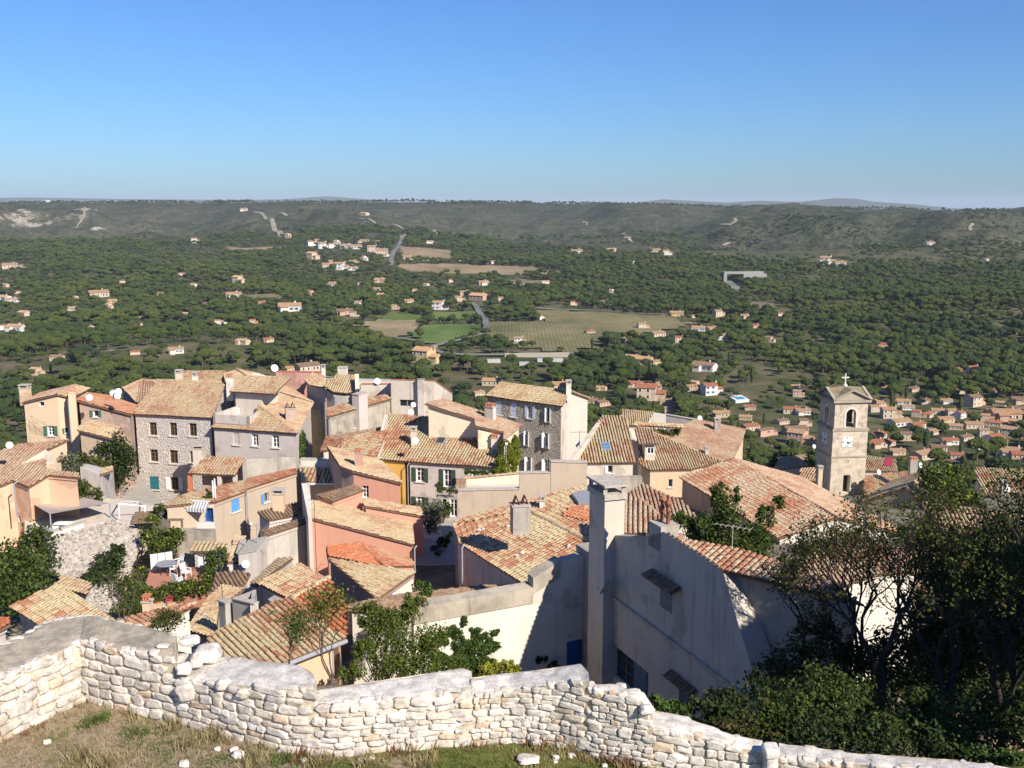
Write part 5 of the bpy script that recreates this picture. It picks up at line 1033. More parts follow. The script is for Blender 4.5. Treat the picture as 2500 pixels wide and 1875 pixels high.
# --- far right roofs
h = House('red_patch_house', 'low tiled roof with a red sheet right behind the bell tower', 'pale', 'mixed', -55)
a, b = ev((2108, 1150), 118, (2192, 1152)); pl = slope(a, b, 15); h.roof([a, b, pl(2186, 1122), pl(2112, 1112)]).sec(); q = [pl(u, v) + Vector((0, 0, .2)) for u, v in ((2158, 1139), (2176, 1142), (2180, 1122), (2164, 1119))]; m = MB(); m.poly(q, plain('red_sheet', (.32, .04, .06), .6)); m.build('patch', h.root)
h = House('striped_roof_house', 'striped roof house at the foot of the bell tower, right side', 'pale', 'mixed', -50, pw=.3)
a, b = ev((2108, 1215), 104, (2222, 1192)); pl = slope(a, b, 16); h.roof([a, b, pl(2222, 1150), pl(2108, 1162)]).sec(); h.chim(P(2228, 1150, 106), .8, .6, 1.3, 'cement', 'tiles')
dd = (b - a)
h = House('dark_gable_house', 'brown weathered gable in shade right of the bell tower', 'dirty', 'sand', -50, pw=.3); cd = Vector((.2, -1, 0)).normalized()
G0 = P(2104, 1224, 88); G1 = P(2210, 1191, 80); pw_ = Plane(G0, Vector((-.62, -.78, 0))); g0 = pw_(2104, 1224); g1 = pw_(2210, 1191); g2 = pw_(2300, 1268); g0.z = g0.z; o = Vector((.62, .78, 0)) * 9; h.roof([g0, g1, g1 + o, g0 + o]).roof([g1, g2, g2 + o, g1 + o]).sec('loam')
h = House('right_edge_house', 'striped red and straw roof at the right edge behind the green tree', 'pale', 'mixed', -55, pw=.3)
a, b = ev((2396, 1204), 100, (2530, 1206)); pl = slope(a, b, 20); h.roof([a, b, pl(2510, 1146), pl(2378, 1142)]).sec(); a, b = ev((2392, 1250), 93, (2530, 1252)); pl = slope(a, b, 18); h.roof([a, b, pl(2530, 1206), pl(2394, 1204)], 'brown').sec(); h.chim(P(2446, 1230, 92), .5, .5, 2, 'cement')
h = House('ochre_slope_house', 'long sandy roof at the right edge seen through the bare trees', 'pale', 'sand', -45, pw=.3)
a, b = ev((2300, 1300), 70, (2520, 1310)); pl = slope(a, b, 15); h.roof([a, b, pl(2520, 1262), pl(2246, 1225), pl(2270, 1262)]).sec()
h = House('orange_roof_house', 'white house with orange tiled roof behind the bare trees on the right', 'white', 'rosy', -40, pw=.25)
a, b = ev((2000, 1416), 47, (2140, 1404)); pl = slope(a, b, 17); h.roof([pl(1955, 1395), a, pl(2068, 1428), pl(2140, 1405), pl(2246, 1392), pl(2250, 1352), pl(2145, 1330), pl(2062, 1300), pl(1962, 1338)]).sec()
h = House('shaded_house', 'rosy house with teal shutter in deep shade behind the right-hand trees', 'rose', 'sand', -40)
a, b = ev((2222, 1402), 42, (2420, 1420)); pl = slope(a, b, 16); h.roof([a, b, pl(2420, 1370), pl(2222, 1350)]); h.win(2244, 1570, 2266, 1640, 'teal', sc='teal', closed=True); h.sec()
h = House('tan_corner_house', 'tan tiled low house at the far right edge below the trees', 'cream', 'sand', -40)
a, b = ev((2425, 1620), 36, (2560, 1640)); pl = slope(a, b, 16); h.roof([a, b, pl(2560, 1550), pl(2435, 1540)]).sec()
# --- salmon houses in the middle
h = House('far_salmon_house', 'salmon house with white-framed window in front of the ochre wall', 'pink', 'sand', -34)
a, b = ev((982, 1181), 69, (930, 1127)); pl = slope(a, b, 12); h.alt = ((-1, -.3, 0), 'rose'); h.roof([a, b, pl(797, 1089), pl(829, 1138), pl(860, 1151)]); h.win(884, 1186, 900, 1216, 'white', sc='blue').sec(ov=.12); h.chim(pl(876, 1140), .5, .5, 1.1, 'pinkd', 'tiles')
h = House('rust_roof_house', 'small salmon house with rust brown roof left of the white-framed window', 'pink', 'brown', -34)
a, b = ev((812, 1226), 66, (890, 1197)); pl = slope(a, b, 13); h.roof([a, b, pl(862, 1185), pl(770, 1210)]).sec(ov=.1)
h = House('salmon_annex', 'low salmon annex with shade-darkened red end wall beside the small olive tree', 'pink', 'sand', -34); h.alt = ((1, .3, 0), 'red')
a, b = ev((1037, 1262), 66.5, (1024, 1240)); pl = slope(a, b, 12); h.roof([a, b, pl(890, 1218), pl(884, 1228), pl(890, 1236)]).sec(ov=.1)
h = House('big_salmon_house', 'wide salmon house with long sandy roof and shade-darkened red side on the lane', 'pink', 'sand', -34); h.alt = ((1, .1, 0), 'red')
a, b = ev((1010, 1330), 62, (1003, 1268)); pl = slope(a, b, 13); h.roof([a, b, pl(748, 1220), pl(753, 1264)]).sec(ov=.12); SAL = pl
h = House('striped_gutter_house', 'little cream house with striped tile roof and white gutter left of the salmon houses', 'cream', 'mixed', -34, pw=.3)
a, b = ev((753, 1178), 75, (824, 1179)); pl = slope(a, b, 17); h.roof([a, b, pl(812, 1142), pl(734, 1141)]).sec(); h.block(quad(P(733, 1124, 77.6), P(836, 1127, 77.6), .7), -34, 'white', coping=COP); m = MB(); m.box(a + Vector((-.1, -.25, -.1)), (b - a) * 1.02, (0, .14, 0), (0, 0, .12), FRAMES['white']); m.build('gutter', h.root)
# --- houses with blue shutters
h = House('blue_shutter_house', 'beige house with one open blue shutter and a small dark window', 'beige', 'rosy', -34); h.alt = ((-1, -.25, 0), 'beige')
a, b = ev((601, 1195), 70, (726, 1155)); pl = slope(a, b, 13); h.roof([pl(594, 1197), a, b, pl(722, 1144), pl(604, 1168)], 'red'); h.win(644, 1203, 657, 1226, 'grey', 'l', 'blue').sec(ov=.1)
h = House('closed_blue_shutter_house', 'beige house with closed bright blue shutters above the low stone shed', 'beige', 'mixed', -34)
a, b = ev((525, 1228), 67, (602, 1200)); pl = slope(a, b, 13); h.roof([a, b, pl(600, 1172), pl(510, 1192), pl(436, 1212), pl(400, 1238), pl(450, 1233)], 'mixed'); h.win(565, 1219, 585, 1249, 'grey', sc='blue', closed=True).win(500, 1236, 521, 1276, 'dblue', sc='dblue', door=True, sill=False).sec(ov=.12)
h = House('loggia_house', 'house with tiled lean-to roof over a dark open loggia below the stone house', 'pale', 'mixed', -34, pw=.26)
a, b = ev((458, 1157), 80, (574, 1161)); pl = slope(a, b, 17); q = [a, b, pl(600, 1118), pl(505, 1114)]; h.roof(q).sec(walls=False); h.thin(q[3] + Vector((0, -1.6, -.3)), q[2] + Vector((0, -1.6, -.3)), -30, .3, 'rose', None); 
for f in (.02, .65, .98): p = a.lerp(b, f); m = MB(); m.box(p + Vector((-.15, .1, -3)), (.32, 0, 0), (0, .32, 0), (0, 0, 2.95), TERRA if f < .1 else WM['grey']); m.build('post', h.root)
h.block([P(602, 1120, 79), P(722, 1115, 80.5), P(722, 1112, 82), P(603, 1117, 80.6)], -30, 'cement'); h.chim(P(487, 1120, 84), .9, .7, .9, 'pale', 'cap')
h = House('brown_roof_cottage', 'crooked cottage with dark brown roof and cream chimney in the shaded lane', 'grey', 'brown', -34)
a, b = ev((655, 1272), 64, (728, 1258)); pl = slope(a, b, 14); h.roof([a, b, pl(730, 1226), pl(628, 1250)], 'brown').sec(ov=.1); h.chim(pl(682, 1246), .75, .6, 1.2, 'cream', 'cap')
h = House('lane_house', 'narrow shaded house with uneven ridge of tiles beside the salmon house', 'bluegrey', 'brown', -34)
a, b = ev((646, 1310), 61, (752, 1275)); pl = slope(a, b, 13); h.roof([a, b, pl(752, 1262), pl(640, 1296)]).sec(ov=.05)
h.block([P(736, 1180, 66), P(752, 1262, 62), P(762, 1262, 62.5), P(756, 1178, 67)], -34, 'grey')
h = House('stone_shed', 'low white-doored stone shed with striped tile roof above the patio', 'rubble', 'mixed', -30, cat='shed', pw=.28)
a, b = ev((464, 1347), 61.5, (552, 1349)); pl = slope(a, b, 17); h.roof([a, b, pl(556, 1327), pl(474, 1323)]); h.win(483, 1352, 499, 1380, 'white', door=True, sill=False).sec()
h = House('lane_strip_roofs', 'narrow strip of sandy tiles over a dark yard right of the stone shed', 'grey', 'sand', -30, pw=.28)
a = P(556, 1374, 58.5); b = P(573, 1306, 64); pl = pl3(a, b, P(588, 1372, 59)); h.roof([a, pl(584, 1374), pl(598, 1312), b]).sec(ov=.05); h.block(quad(P(582, 1353, 58), P(626, 1345, 58), 2.5), -30, 'grey', coping=COP); h.thin(P(590, 1350, 59.5), P(600, 1318, 62.5), -30, .3, 'pale')
h = House('dark_red_flat_house', 'low house with old dark red tiles beside the lane and thin pole', 'cement', 'brown', -30)
a, b = ev((510, 1465), 50, (560, 1455)); pl = slope(a, b, 9); h.roof([pl(506, 1470), pl(600, 1425), pl(612, 1402), pl(585, 1394), pl(529, 1399)]).sec()
h = House('tan_lane_house', 'straw-tiled roof falling left beside the square grey chimney', 'cement', 'yellow', -30, pw=.25)
a = P(468, 1530, 45); b = P(508, 1460, 50.5); b.z = a.z; pl = slope(b, a, 15); pl = slope(a, b, -14); h.roof([pl(455, 1540), pl(510, 1458), pl(545, 1430), pl(596, 1438), pl(556, 1470), pl(533, 1500), pl(528, 1560)]).sec()
h = House('front_left_house', 'grey house with striped tan and red roof at the bottom left, falling to the left', 'bluegrey', 'mixed', -30, pw=.24)
a = P(24, 1482, 46); b = PZ(95, 1526, a.z); pl = slope(a, b, 17); b2_ = PZ(190, 1582, a.z); h.roof([a, b2_, pl(330, 1545), pl(273, 1510), pl(144, 1425)]).sec(ov=.3)
h = House('garden_shed_roof', 'small sandy hipped roof between the front left house and the rubble bank', 'pale', 'sand', -30, cat='shed', pw=.26)
a, b = ev((132, 1432), 49, (212, 1452)); pl = slope(a, b, 14); h.roof([a, b, pl(226, 1425), pl(168, 1408), pl(150, 1407)]).sec()
h = House('far_left_red_roof', 'corner of a bright red roof cut by the left edge at the bottom', 'grey', 'orange', -30)
a = P(-40, 1560, 36); b = P(26, 1524, 37.5); pl = pl3(a, b, P(-40, 1500, 39.5)); h.roof([a, b, pl(24, 1512), pl(-40, 1508)]).sec()
h = House('low_red_roof_house', 'long low roof with red and white ridge tiles and a little brick chimney', 'white', 'red', -30, pw=.25)
a = P(352, 1536, 39); b = PZ(474, 1480, a.z); pl = slope(b, a, -13); pl = slope(a, b, 13); h.roof([a, b, pl(470, 1468), pl(400, 1488), pl(290, 1512), pl(284, 1528)]).sec(); m = MB(); ridge(m, pl(350, 1531), pl(474, 1474), TM['pinkish'], .14); m.build('edge_tiles', h.root); h.chim(P(362, 1500, 41), .35, .35, .6, 'cream', 'tiles')
# --- foreground roofs
h = House('patio_block_house', 'grey house with striped sandy roof and little walled roof terrace', 'bluegrey', 'mixed', -30, pw=.25)
a = P(628, 1424, 50); b = P(702, 1462, 47); b.z = a.z; pl = slope(a, b, 15); h.roof([pl(626, 1424), pl(702, 1463), pl(800, 1415), pl(733, 1374)]).sec()
a2 = pl(614, 1430); h.roof([P(613, 1430, 50.3), P(626, 1424, 50), P(716, 1367, 55.5), P(681, 1359, 55.8)], 'yellow').sec(ov=.05)
h.thin(P(567, 1462, 46.5), P(622, 1476, 45.5), -30, .22, 'bluegrey'); h.thin(P(567, 1462, 46.5), P(614, 1444, 48.5), -30, -.22, 'bluegrey'); h.thin(P(622, 1478, 45.4), P(626, 1440, 48.5), -30, .22, 'bluegrey', None)
h.block([P(657, 1466, 46), P(670, 1477, 45.4), P(682, 1463, 45.8), P(670, 1457, 46.4)], -30, 'violet', coping=COP)
h.block([P(533, 1468, 43), P(549, 1474, 42.6), P(562, 1467, 43), P(546, 1462, 43.5)], -30, 'bluegrey', coping=COP)
h = House('orange_patch_house', 'front house with wide tan roof and a bright orange patch of new tiles', 'peach', 'mixed', -30, pw=.23)
a = P(690, 1619, 35); b = PZ(845, 1557, a.z); pl = slope(a, b, 16); h.roof([pl(554, 1614), pl(500, 1580), pl(511, 1553), pl(560, 1525), pl(676, 1466), pl(714, 1460), pl(812, 1540), pl(845, 1557), pl(690, 1619), pl(600, 1640)]); h.sec(ov=.3)
h.roof([pl(714, 1460) , pl(812, 1540), pl(845, 1556), pl(847, 1480), pl(802, 1414)], 'orange').sec(ov=.3); ridge_m = MB(); ridge(ridge_m, pl(712, 1462), pl(802, 1412), TM['yellow'], .15); ridge_m.build('ridge', h.root)
m = MB(); g0, g1 = pl(690, 1621), pl(847, 1558); m.tube(g0 + Vector((0, -.1, -.05)), g1 + Vector((0, -.1, -.08)), .09, .09, ZINC, 10); m.tube(g1 + Vector((-.6, -.1, -.1)), g1 + Vector((-.6, -.1, -4)), .06, .06, ZINC, 8); m.build('gutter', h.root)
h = House('mauve_wall_house', 'long mauve wall and straw roof between the orange patch and the salmon house', 'violet', 'yellow', -32, pw=.24)
a = P(922, 1464, 49); b = P(1010, 1415, 53.5); b.z = a.z; pl = slope(a, b, 14); q = [pl(922, 1464), pl(1014, 1398), pl(936, 1384), pl(800, 1364)]; h.win(950, 1443, 968, 1463, 'lblue', sc='lblue', closed=True, sill=False); h.alt = ((.55, -.8, 0), 'white'); h.roof(q).sec(ov=.08)
h = House('red_hip_house', 'small bright red hipped roof against the salmon wall', 'pink', 'red', -32, pw=.24)
p0 = P(797, 1334, 58); ap = P(876, 1328, 60); p1 = P(936, 1382, 54.5); p2_ = P(800, 1362, 55.5); h.roof([p0, p2_, p1, ap], 'orange'); h.roof([ap, p1, P(1012, 1384, 58), P(1002, 1366, 60)], 'red').sec(ov=.05)
# --- ivy building and white wall
h = House('ivy_house', 'grey walled house with old brown tiles behind the climbing shrubs', 'bluegrey', 'brown', -30)
a = P(841, 1486, 41.5); b = P(1010, 1497, 43.2); pl = pl3(a, b, P(1000, 1452, 47)); h.roof([pl(841, 1486), pl(1010, 1500), pl(1100, 1476), pl(1292, 1436), pl(1180, 1432), pl(1000, 1450), pl(905, 1466), pl(855, 1477)]).sec()
h = House('white_wall', 'high whitewashed wall with weathered grey top below the tall chimney', 'white', 'sand', -30, cat='wall')
b = P(1300, 1436, 45.5); a = PZ(1010, 1486, b.z); vw = vwall(a, b); tops = [a, b, vw(1300, 1413), vw(1367, 1371), vw(1403, 1362), vw(1450, 1350)]; 
WV = vw; wn_ = vw.n if vw.n.y < 0 else -vw.n; mb = MB(); n_ = len(tops); bk = [p - wn_ * .55 for p in tops]
loopv = [Vector((tops[-1].x, tops[-1].y, -30)), *tops[::-1], Vector((a.x, a.y, -30))]; h.start(Vector((a.x, a.y, -30)))
d_ = (b - a).normalized(); X0 = lambda p: (p - a).dot(d_); wa, wb = vw(1384, 1567), vw(1426, 1620); outer = [Vector((X0(p), p.z, 0)) for p in [Vector((a.x, a.y, -30)), Vector((tops[-1].x, tops[-1].y, -30)), *tops[::-1]]]; hole = [Vector((X0(wa), wb.z, 0)), Vector((X0(wb), wb.z, 0)), Vector((X0(wb), wa.z, 0)), Vector((X0(wa), wa.z, 0))]
allv = outer + hole; to3 = lambda v: Vector((a.x, a.y, 0)) + Vector((d_.x, d_.y, 0)).normalized() * v.x + Vector((0, 0, v.y)); mb.add([to3(v) for v in allv], [list(t) for t in tessellate_polygon([outer, hole])], WM['white'])
DT = WM['dirty']
for i in range(len(tops) - 1): mb.poly([tops[i], tops[i + 1], bk[i + 1], bk[i]], DT)
mb.poly([tops[0], bk[0], Vector((bk[0].x, bk[0].y, -30)), Vector((a.x, a.y, -30))], WM['white']); bb = [Vector((bk[-1].x, bk[-1].y, -30)), *bk[::-1], Vector((bk[0].x, bk[0].y, -30))]; mb.poly(bb, WM['white']); mb.build('wall', h.root)
m = MB(); 
for p, q in ((tops[0], tops[1]), (tops[2], tops[3])): m.add([p + wn_ * .08, q + wn_ * .08, q + wn_ * .08 - Vector((0, 0, .75)), p + wn_ * .08 - Vector((0, 0, .75)), p - wn_ * .6 + Vector((0, 0, .12)), q - wn_ * .6 + Vector((0, 0, .12)), p + wn_ * .08 + Vector((0, 0, .05)), q + wn_ * .08 + Vector((0, 0, .05)), p + wn_ * .0 - Vector((0, 0, .78)), q + wn_ * .0 - Vector((0, 0, .78))], [[3, 2, 1, 0], [0, 1, 7, 6], [6, 7, 5, 4], [8, 9, 2, 3]], DT)
m.build('weathered_band', h.root)
h._win(a, Vector((d_.x, d_.y, 0)).normalized(), X0(wa), X0(wb), wb.z, wa.z, (0, 0, 0, 0, 'dblue', 'l', 'dblue', False, .25, False, True, True), WM['white'])
# --- near house: roof, tall chimney, grey gable
h = House('near_roof_house', 'near house with jumbled cream and red tiles, stones on its roof and red tile cowls', 'bluegrey', 'mixed', -30, pw=.27)
b = P(1281, 1428, 51.3); a = PZ(1121, 1327, b.z); pl = slope(b, a, -16); pl = slope(a, b, 16); q1 = pl(1290, 1247); q2 = pl(1437, 1322); h.roof([a, b, pl(1345, 1392), pl(1440, 1350), q2, q1, pl(1106, 1284)]); PS = pl3(q1, q2, P(1430, 1186, 62)); h.sec(ov=.25)
h.roof([q2, q1, PS(1106, 1283), PS(1112, 1272), PS(1430, 1184), PS(1440, 1262)], 'mixed').sec('bluegrey', ov=.1)
m = MB(); ridge(m, q1, q2, TM['yellow'], .17); m.build('ridge', h.root); m = MB(); tiles(m, [PS(u, v) + Vector((0, 0, .06)) for u, v in ((1372, 1262), (1437, 1276), (1437, 1246), (1392, 1242))], TM['orange'], .26, .35); m.build('orange_tiles', h.root)
h.chim(P(1270, 1276, 54.5), 1.0, .8, 1.05, 'cement', 'mitre', 12); m = MB()
for u, v in ((1170, 1300), (1180, 1297), (1240, 1290), (1276, 1307), (1190, 1322), (1387, 1338), (1275, 1355), (1262, 1362)): lump(m, pl(u, v) + Vector((0, 0, .12)), .14, STONEW, 1, .5, 2, u)
m.build('loose_stones', h.root)
m = MB(); q = [PS(u, v) for u, v in ((1412, 1238), (1440, 1234), (1440, 1206), (1396, 1216))]; m.prism([p + Vector((0, 0, .35)) for p in q], [p.z - .1 for p in q], ZINC); m.build('roof_hatch', h.root); h.chim(PS(1324, 1240), .35, .35, .5, 'white')
h = House('tall_chimney_house', 'grey gabled house with a very tall rendered chimney, blue shutters and red pots', 'cement', 'rosy', -32, pw=.25)
k0 = P(1477, 1214, 43.5); k1 = PZ(1525.5, 1209.5, k0.z); k2 = PZ(1439.6, 1191.5, k0.z); k3 = k1 + k2 - k0; h.start(Vector((k0.x, k0.y, -32)))
m = MB(); m.prism([k0, k1, k3, k2], -32, WM['pale']); o = m.build('chimney', h.root); ux = (k1 - k0).normalized(); uy = (k2 - k0).normalized(); up = Vector((0, 0, 1)); cc_ = (k0 + k1 + k2 + k3) / 4
def ring(f, z): return [cc_ + (p - cc_) * f + up * z for p in (k0, k1, k3, k2)]
m = MB(); m.prism(ring(1.14, .12), [p.z - .14 for p in (k0, k1, k3, k2)], COP)
for p in ring(.92, .12): m.box(p - Vector((.09, .09, 0)), (.18, 0, 0), (0, .18, 0), (0, 0, .34), COP)
m.prism(ring(1.2, .56), [k0.z + .46] * 4, COP); m.build('chimney_cap', o)
vwg = vwall(*ev((1503, 1463), 43.5, (1833, 1710))); ng = vwg.n if vwg.n.x < 0 else -vwg.n; outl = [(1500, 1306), (1573, 1312), (1620, 1298), (1700, 1349), (1765, 1394), (1803, 1525), (1855, 1694), (1885, 1800)]; pts = [vwg(u, v) for u, v in outl]; pts = [vwg(1490, 1306)] + pts[1:]; bot = [Vector((pts[-1].x, pts[-1].y, -32)), Vector((pts[0].x, pts[0].y, -32))]
A0 = pts[0]; dg = Vector((-ng.y, ng.x, 0)); dg = dg if (pts[-1] - A0).dot(dg) > 0 else -dg; XX = lambda p: (Vector((p.x, p.y, 0)) - Vector((A0.x, A0.y, 0))).dot(dg)
holes = [[(1610, 1412), (1642, 1412), (1642, 1498), (1610, 1470)], [(1490, 1573), (1548, 1613), (1548, 1683), (1490, 1650)]]
wins = [(1612, 1642, 1425, 1490), (1492, 1550, 1592, 1672), (1657, 1690, 1662, 1760)]
mb = MB(); outer = [Vector((XX(p), p.z, 0)) for p in [bot[1], bot[0], *pts[::-1]]]; loops = [outer]; WI = []
for u0, u1, v0, v1 in wins:
    uc = (u0 + u1) / 2; vc = (v0 + v1) / 2; x0, x1 = XX(vwg(u0, vc)), XX(vwg(u1, vc)); z1, z0 = vwg(uc, v0).z, vwg(uc, v1).z; loops.append([Vector((x0, z0, 0)), Vector((x1, z0, 0)), Vector((x1, z1, 0)), Vector((x0, z1, 0))]); WI.append((x0, x1, z0, z1))
allv = [v for l in loops for v in l]; B0 = Vector((A0.x, A0.y, 0)); mb.add([B0 + dg * v.x + up * v.y for v in allv], [list(t) for t in tessellate_polygon(loops)], WM['bluegrey'])
bk_ = pts[0] - dg * 3.6; m = MB(); q = [pts[0] - ng * .05, bk_ - ng * .05, bk_ - ng * 3, pts[0] - ng * 3]; m.prism([Vector((p.x, p.y, P(1437, 1352, 46).z)) for p in q], -32, WM['cement']); m.build('wall', h.root)
for i in (4, 5, 6):   # battered buttress edge, a metre thick
    w1 = 1.0; mb.poly([pts[i], pts[i + 1], pts[i + 1] - ng * w1, pts[i] - ng * w1], WM['bluegrey'])
mb.poly([pts[4] - ng * 1, pts[5] - ng * 1, pts[6] - ng * 1, pts[7] - ng * 1, bot[0] - ng * 1, Vector((pts[4].x, pts[4].y, -32)) - ng * 1], WM['bluegrey'])
for i in range(4): mb.poly([pts[i], pts[i + 1], pts[i + 1] - ng * .4, pts[i] - ng * .4], WM['cement'])
mb.build('wall', h.root)
for k, (x0, x1, z0, z1) in enumerate(WI): h._win(A0, dg, x0, x1, z0, z1, (0, 0, 0, 0, 'petrol', 'r' if k == 1 else None, 'petrol', False, .25, False, k != 1, True), WM['cement'])
m = MB(); e0, e1 = vwg(1500, 1463), vwg(1838, 1713); e1.z = e0.z; m.box(e0 + ng * .0, e1 - e0, ng * .13, (0, 0, .16), WM['cement']); m.build('string_course', h.root)
m = MB(); q0, q1_ = vwg(1592, 1394), vwg(1663, 1440); q1_.z = q0.z; dq = q1_ - q0; tiles(m, [q0 + ng * .5 - up * .1, q1_ + ng * .5 - up * .1, q1_ + ng * .02 + up * .1, q0 + ng * .02 + up * .1], TM['brown'], .2, .3); m.build('window_hood', h.root); m = MB(); q0, q1_ = vwg(1640, 1640), vwg(1702, 1690); q1_.z = q0.z; tiles(m, [q0 + ng * .4 - up * .1, q1_ + ng * .4 - up * .1, q1_ + ng * .02 + up * .1, q0 + ng * .02 + up * .1], TM['brown'], .2, .3); m.build('door_hood', h.root)
# roof falling along the gable, wall below its eaves
eA = vwg(1765, 1394); eB = PZ(2110, 1476, eA.z); RG = vwg(1620, 1298); plg = pl3(eA, eB, RG); h.roof([RG, eA, plg(1806, 1403), plg(2110, 1476), plg(1985, 1400), plg(1826, 1348), plg(1668, 1316)]); h.sec(walls=False); h.thin(eA + Vector((.3, .25, -.15)), eB + Vector((-.3, .25, -.15)), -32, .3, 'cement', None)
ps = vwg(1598, 1312) - ng * .5; m = MB(); m.box(ps + ng * .5 - dg * .5 - up * .5, dg * 1.0, -ng * .9, (0, 0, 1.1), WM['cement']); o = m.build('chimney', h.root)
POT = plain('old_terracotta', (.27, .12, .075), .9, .1, .3)
for f in (-.24, .24):
    m = MB(); q = ps + dg * f + up * .6; m.lathe(q, [(.09, 0), (.09, .55), (.115, .57), (.12, .64), (.08, .68), (.08, .82), (.16, .88), (.17, .94), (.09, 1.08), (.035, 1.12), (.05, 1.18), (.02, 1.25)], POT, 14); m.build('chimney_pot', o, True)
# ------------------------------------------------------------ foreground: ground, ruined wall, loose stones, grass
ZG = -10.5
def soilmat():
    m, nt, b = newmat('stony_soil', .95, .05); ge = nt.nodes.new('ShaderNodeNewGeometry'); pos = ge.outputs['Position']; sp = N(nt, 'SeparateXYZ'); nt.links.new(pos, sp.inputs[0])
    n1 = noi(nt, .7, 6, pos, .65); n2 = noi(nt, 9, 5, pos, .7); n3 = noi(nt, 45, 3, pos, .6)
    r = ramp(nt, [(.35, (.20, .145, .085)), (.65, (.36, .285, .20))]); nt.links.new(n2.outputs[0], r.inputs[0]); g = ramp(nt, [(.35, (.085, .10, .025)), (.65, (.17, .17, .055))]); nt.links.new(n2.outputs[0], g.inputs[0])
    mr = N(nt, 'MapRange'); mr.inputs['From Min'].default_value = -4.5; mr.inputs['From Max'].default_value = 1.5; mr.inputs['To Min'].default_value = -.08; mr.inputs['To Max'].default_value = .3; nt.links.new(sp.outputs['X'], mr.inputs['Value'])
    ad = N(nt, 'Math', operation='ADD'); nt.links.new(n1.outputs[0], ad.inputs[0]); nt.links.new(mr.outputs[0], ad.inputs[1]); rr = ramp(nt, [(.46, 0.), (.56, 1.)]); nt.links.new(ad.outputs[0], rr.inputs[0]); c = mix(nt, r.outputs[0], g.outputs[0], rr.outputs[0])
    v = N(nt, 'TexVoronoi', _Scale=16.0); nt.links.new(pos, v.inputs['Vector']); rv = ramp(nt, [(.0, 1.), (.16, 0.)]); nt.links.new(v.outputs['Distance'], rv.inputs[0]); f2 = N(nt, 'Math', operation='MULTIPLY'); nt.links.new(rv.outputs[0], f2.inputs[0]); f2.inputs[1].default_value = .45; c = mix(nt, c, (.60, .54, .44), f2.outputs[0])
    nt.links.new(c, b.inputs['Base Color']); bump(nt, b, n3.outputs[0], .6, .03); return m
def gz(x, y): return ZG + .10 * float(fbm(x + 50, y + 50, 3.1, 4)) - .0 * x
def near_ground():
    m = soilmat(); mb = MB(); xs = np.arange(-22, 22.1, .2); ys = np.arange(2, 21.6, .2); X, Y = np.meshgrid(xs, ys, indexing='ij'); Z = ZG + .10 * fbm(X + 50, Y + 50, 3.1, 4) + .02 * fbm(X, Y, .5, 2); yw = np.where(X < 2.2, 20.4, 17.3); Z = Z - np.maximum(0, Y - yw) * .95
    nx, ny = X.shape; idx = np.arange(nx * ny).reshape(nx, ny); V = np.stack([X, Y, Z], -1).reshape(-1, 3); Fq = np.stack([idx[:-1, :-1], idx[1:, :-1], idx[1:, 1:], idx[:-1, 1:]], -1).reshape(-1, 4)
    me = bpy.data.meshes.new('soil_ground'); me.from_pydata(V.tolist(), [], Fq.tolist()); me.materials.append(m); me.polygons.foreach_set('use_smooth', [True] * len(Fq)); o = bpy.data.objects.new('soil_ground', me); C.objects.link(o); tag(o, kind='structure')
near_ground()
def stonemat(name, cols, rough=.95):
    m, nt, b = newmat(name, rough, .1); oc = objco(nt); a = N(nt, 'Attribute', attribute_name='tint'); k = len(cols); r = ramp(nt, [(i / (k - 1), c) for i, c in enumerate(cols)]); nt.links.new(a.outputs['Fac'], r.inputs[0])
    n1 = noi(nt, 3.2, 6, oc, .7); n2 = noi(nt, 22, 5, oc, .7); r1 = ramp(nt, [(.40, (.62, .60, .57)), (.58, (1.08, 1.05, 1.0))]); nt.links.new(n1.outputs[0], r1.inputs[0]); c = mix(nt, r.outputs[0], r1.outputs[0], .8, 'MULTIPLY')
    r2 = ramp(nt, [(.33, (.60, .58, .54)), (.5, (1, 1, 1))]); nt.links.new(n2.outputs[0], r2.inputs[0]); c = mix(nt, c, r2.outputs[0], .8, 'MULTIPLY'); nt.links.new(c, b.inputs['Base Color']); bump(nt, b, n2.outputs[0], .55, .02); return m
LS = stonemat('limestone_blocks', [(.70, .65, .59), (.62, .57, .52), (.75, .70, .65), (.66, .58, .47), (.56, .52, .48), (.72, .66, .58), (.68, .63, .59), (.60, .45, .31)])
MORT = stonemat('lime_mortar', [(.60, .51, .39), (.64, .56, .44)]); MORTP = stonemat('pale_cement', [(.68, .64, .59), (.70, .66, .61)]); DIRT = stonemat('wall_top_dirt', [(.40, .35, .28), (.45, .40, .32)])
def blob(mb, c, ax, ay, az, sx, sy, sz, mat, seed, sub=3, t=None, amp=.16, sq=.55, sqy=None):
    vs, fs = ico(sub); out = []; cs = Vector((seed * 1.37, seed * .71, seed * 2.1)); k = mb.mi(mat); t = random.random() if t is None else t
    for v in vs:
        q = Vector([math.copysign(abs(a) ** (sq if k_ != 1 else sqy or sq), a) for k_, a in enumerate(v)]); d = 1 + amp * noise.noise(v * 1.5 + cs) + amp * .45 * noise.noise(v * 4.1 + cs); q *= d; out.append(tuple(c + ax * (q.x * sx) + ay * (q.y * sy) + az * (q.z * sz)))
    o = len(mb.v); mb.v += out
    for f in fs: mb.f.append([i + o for i in f]); mb.m.append(k); mb.t.append(t)
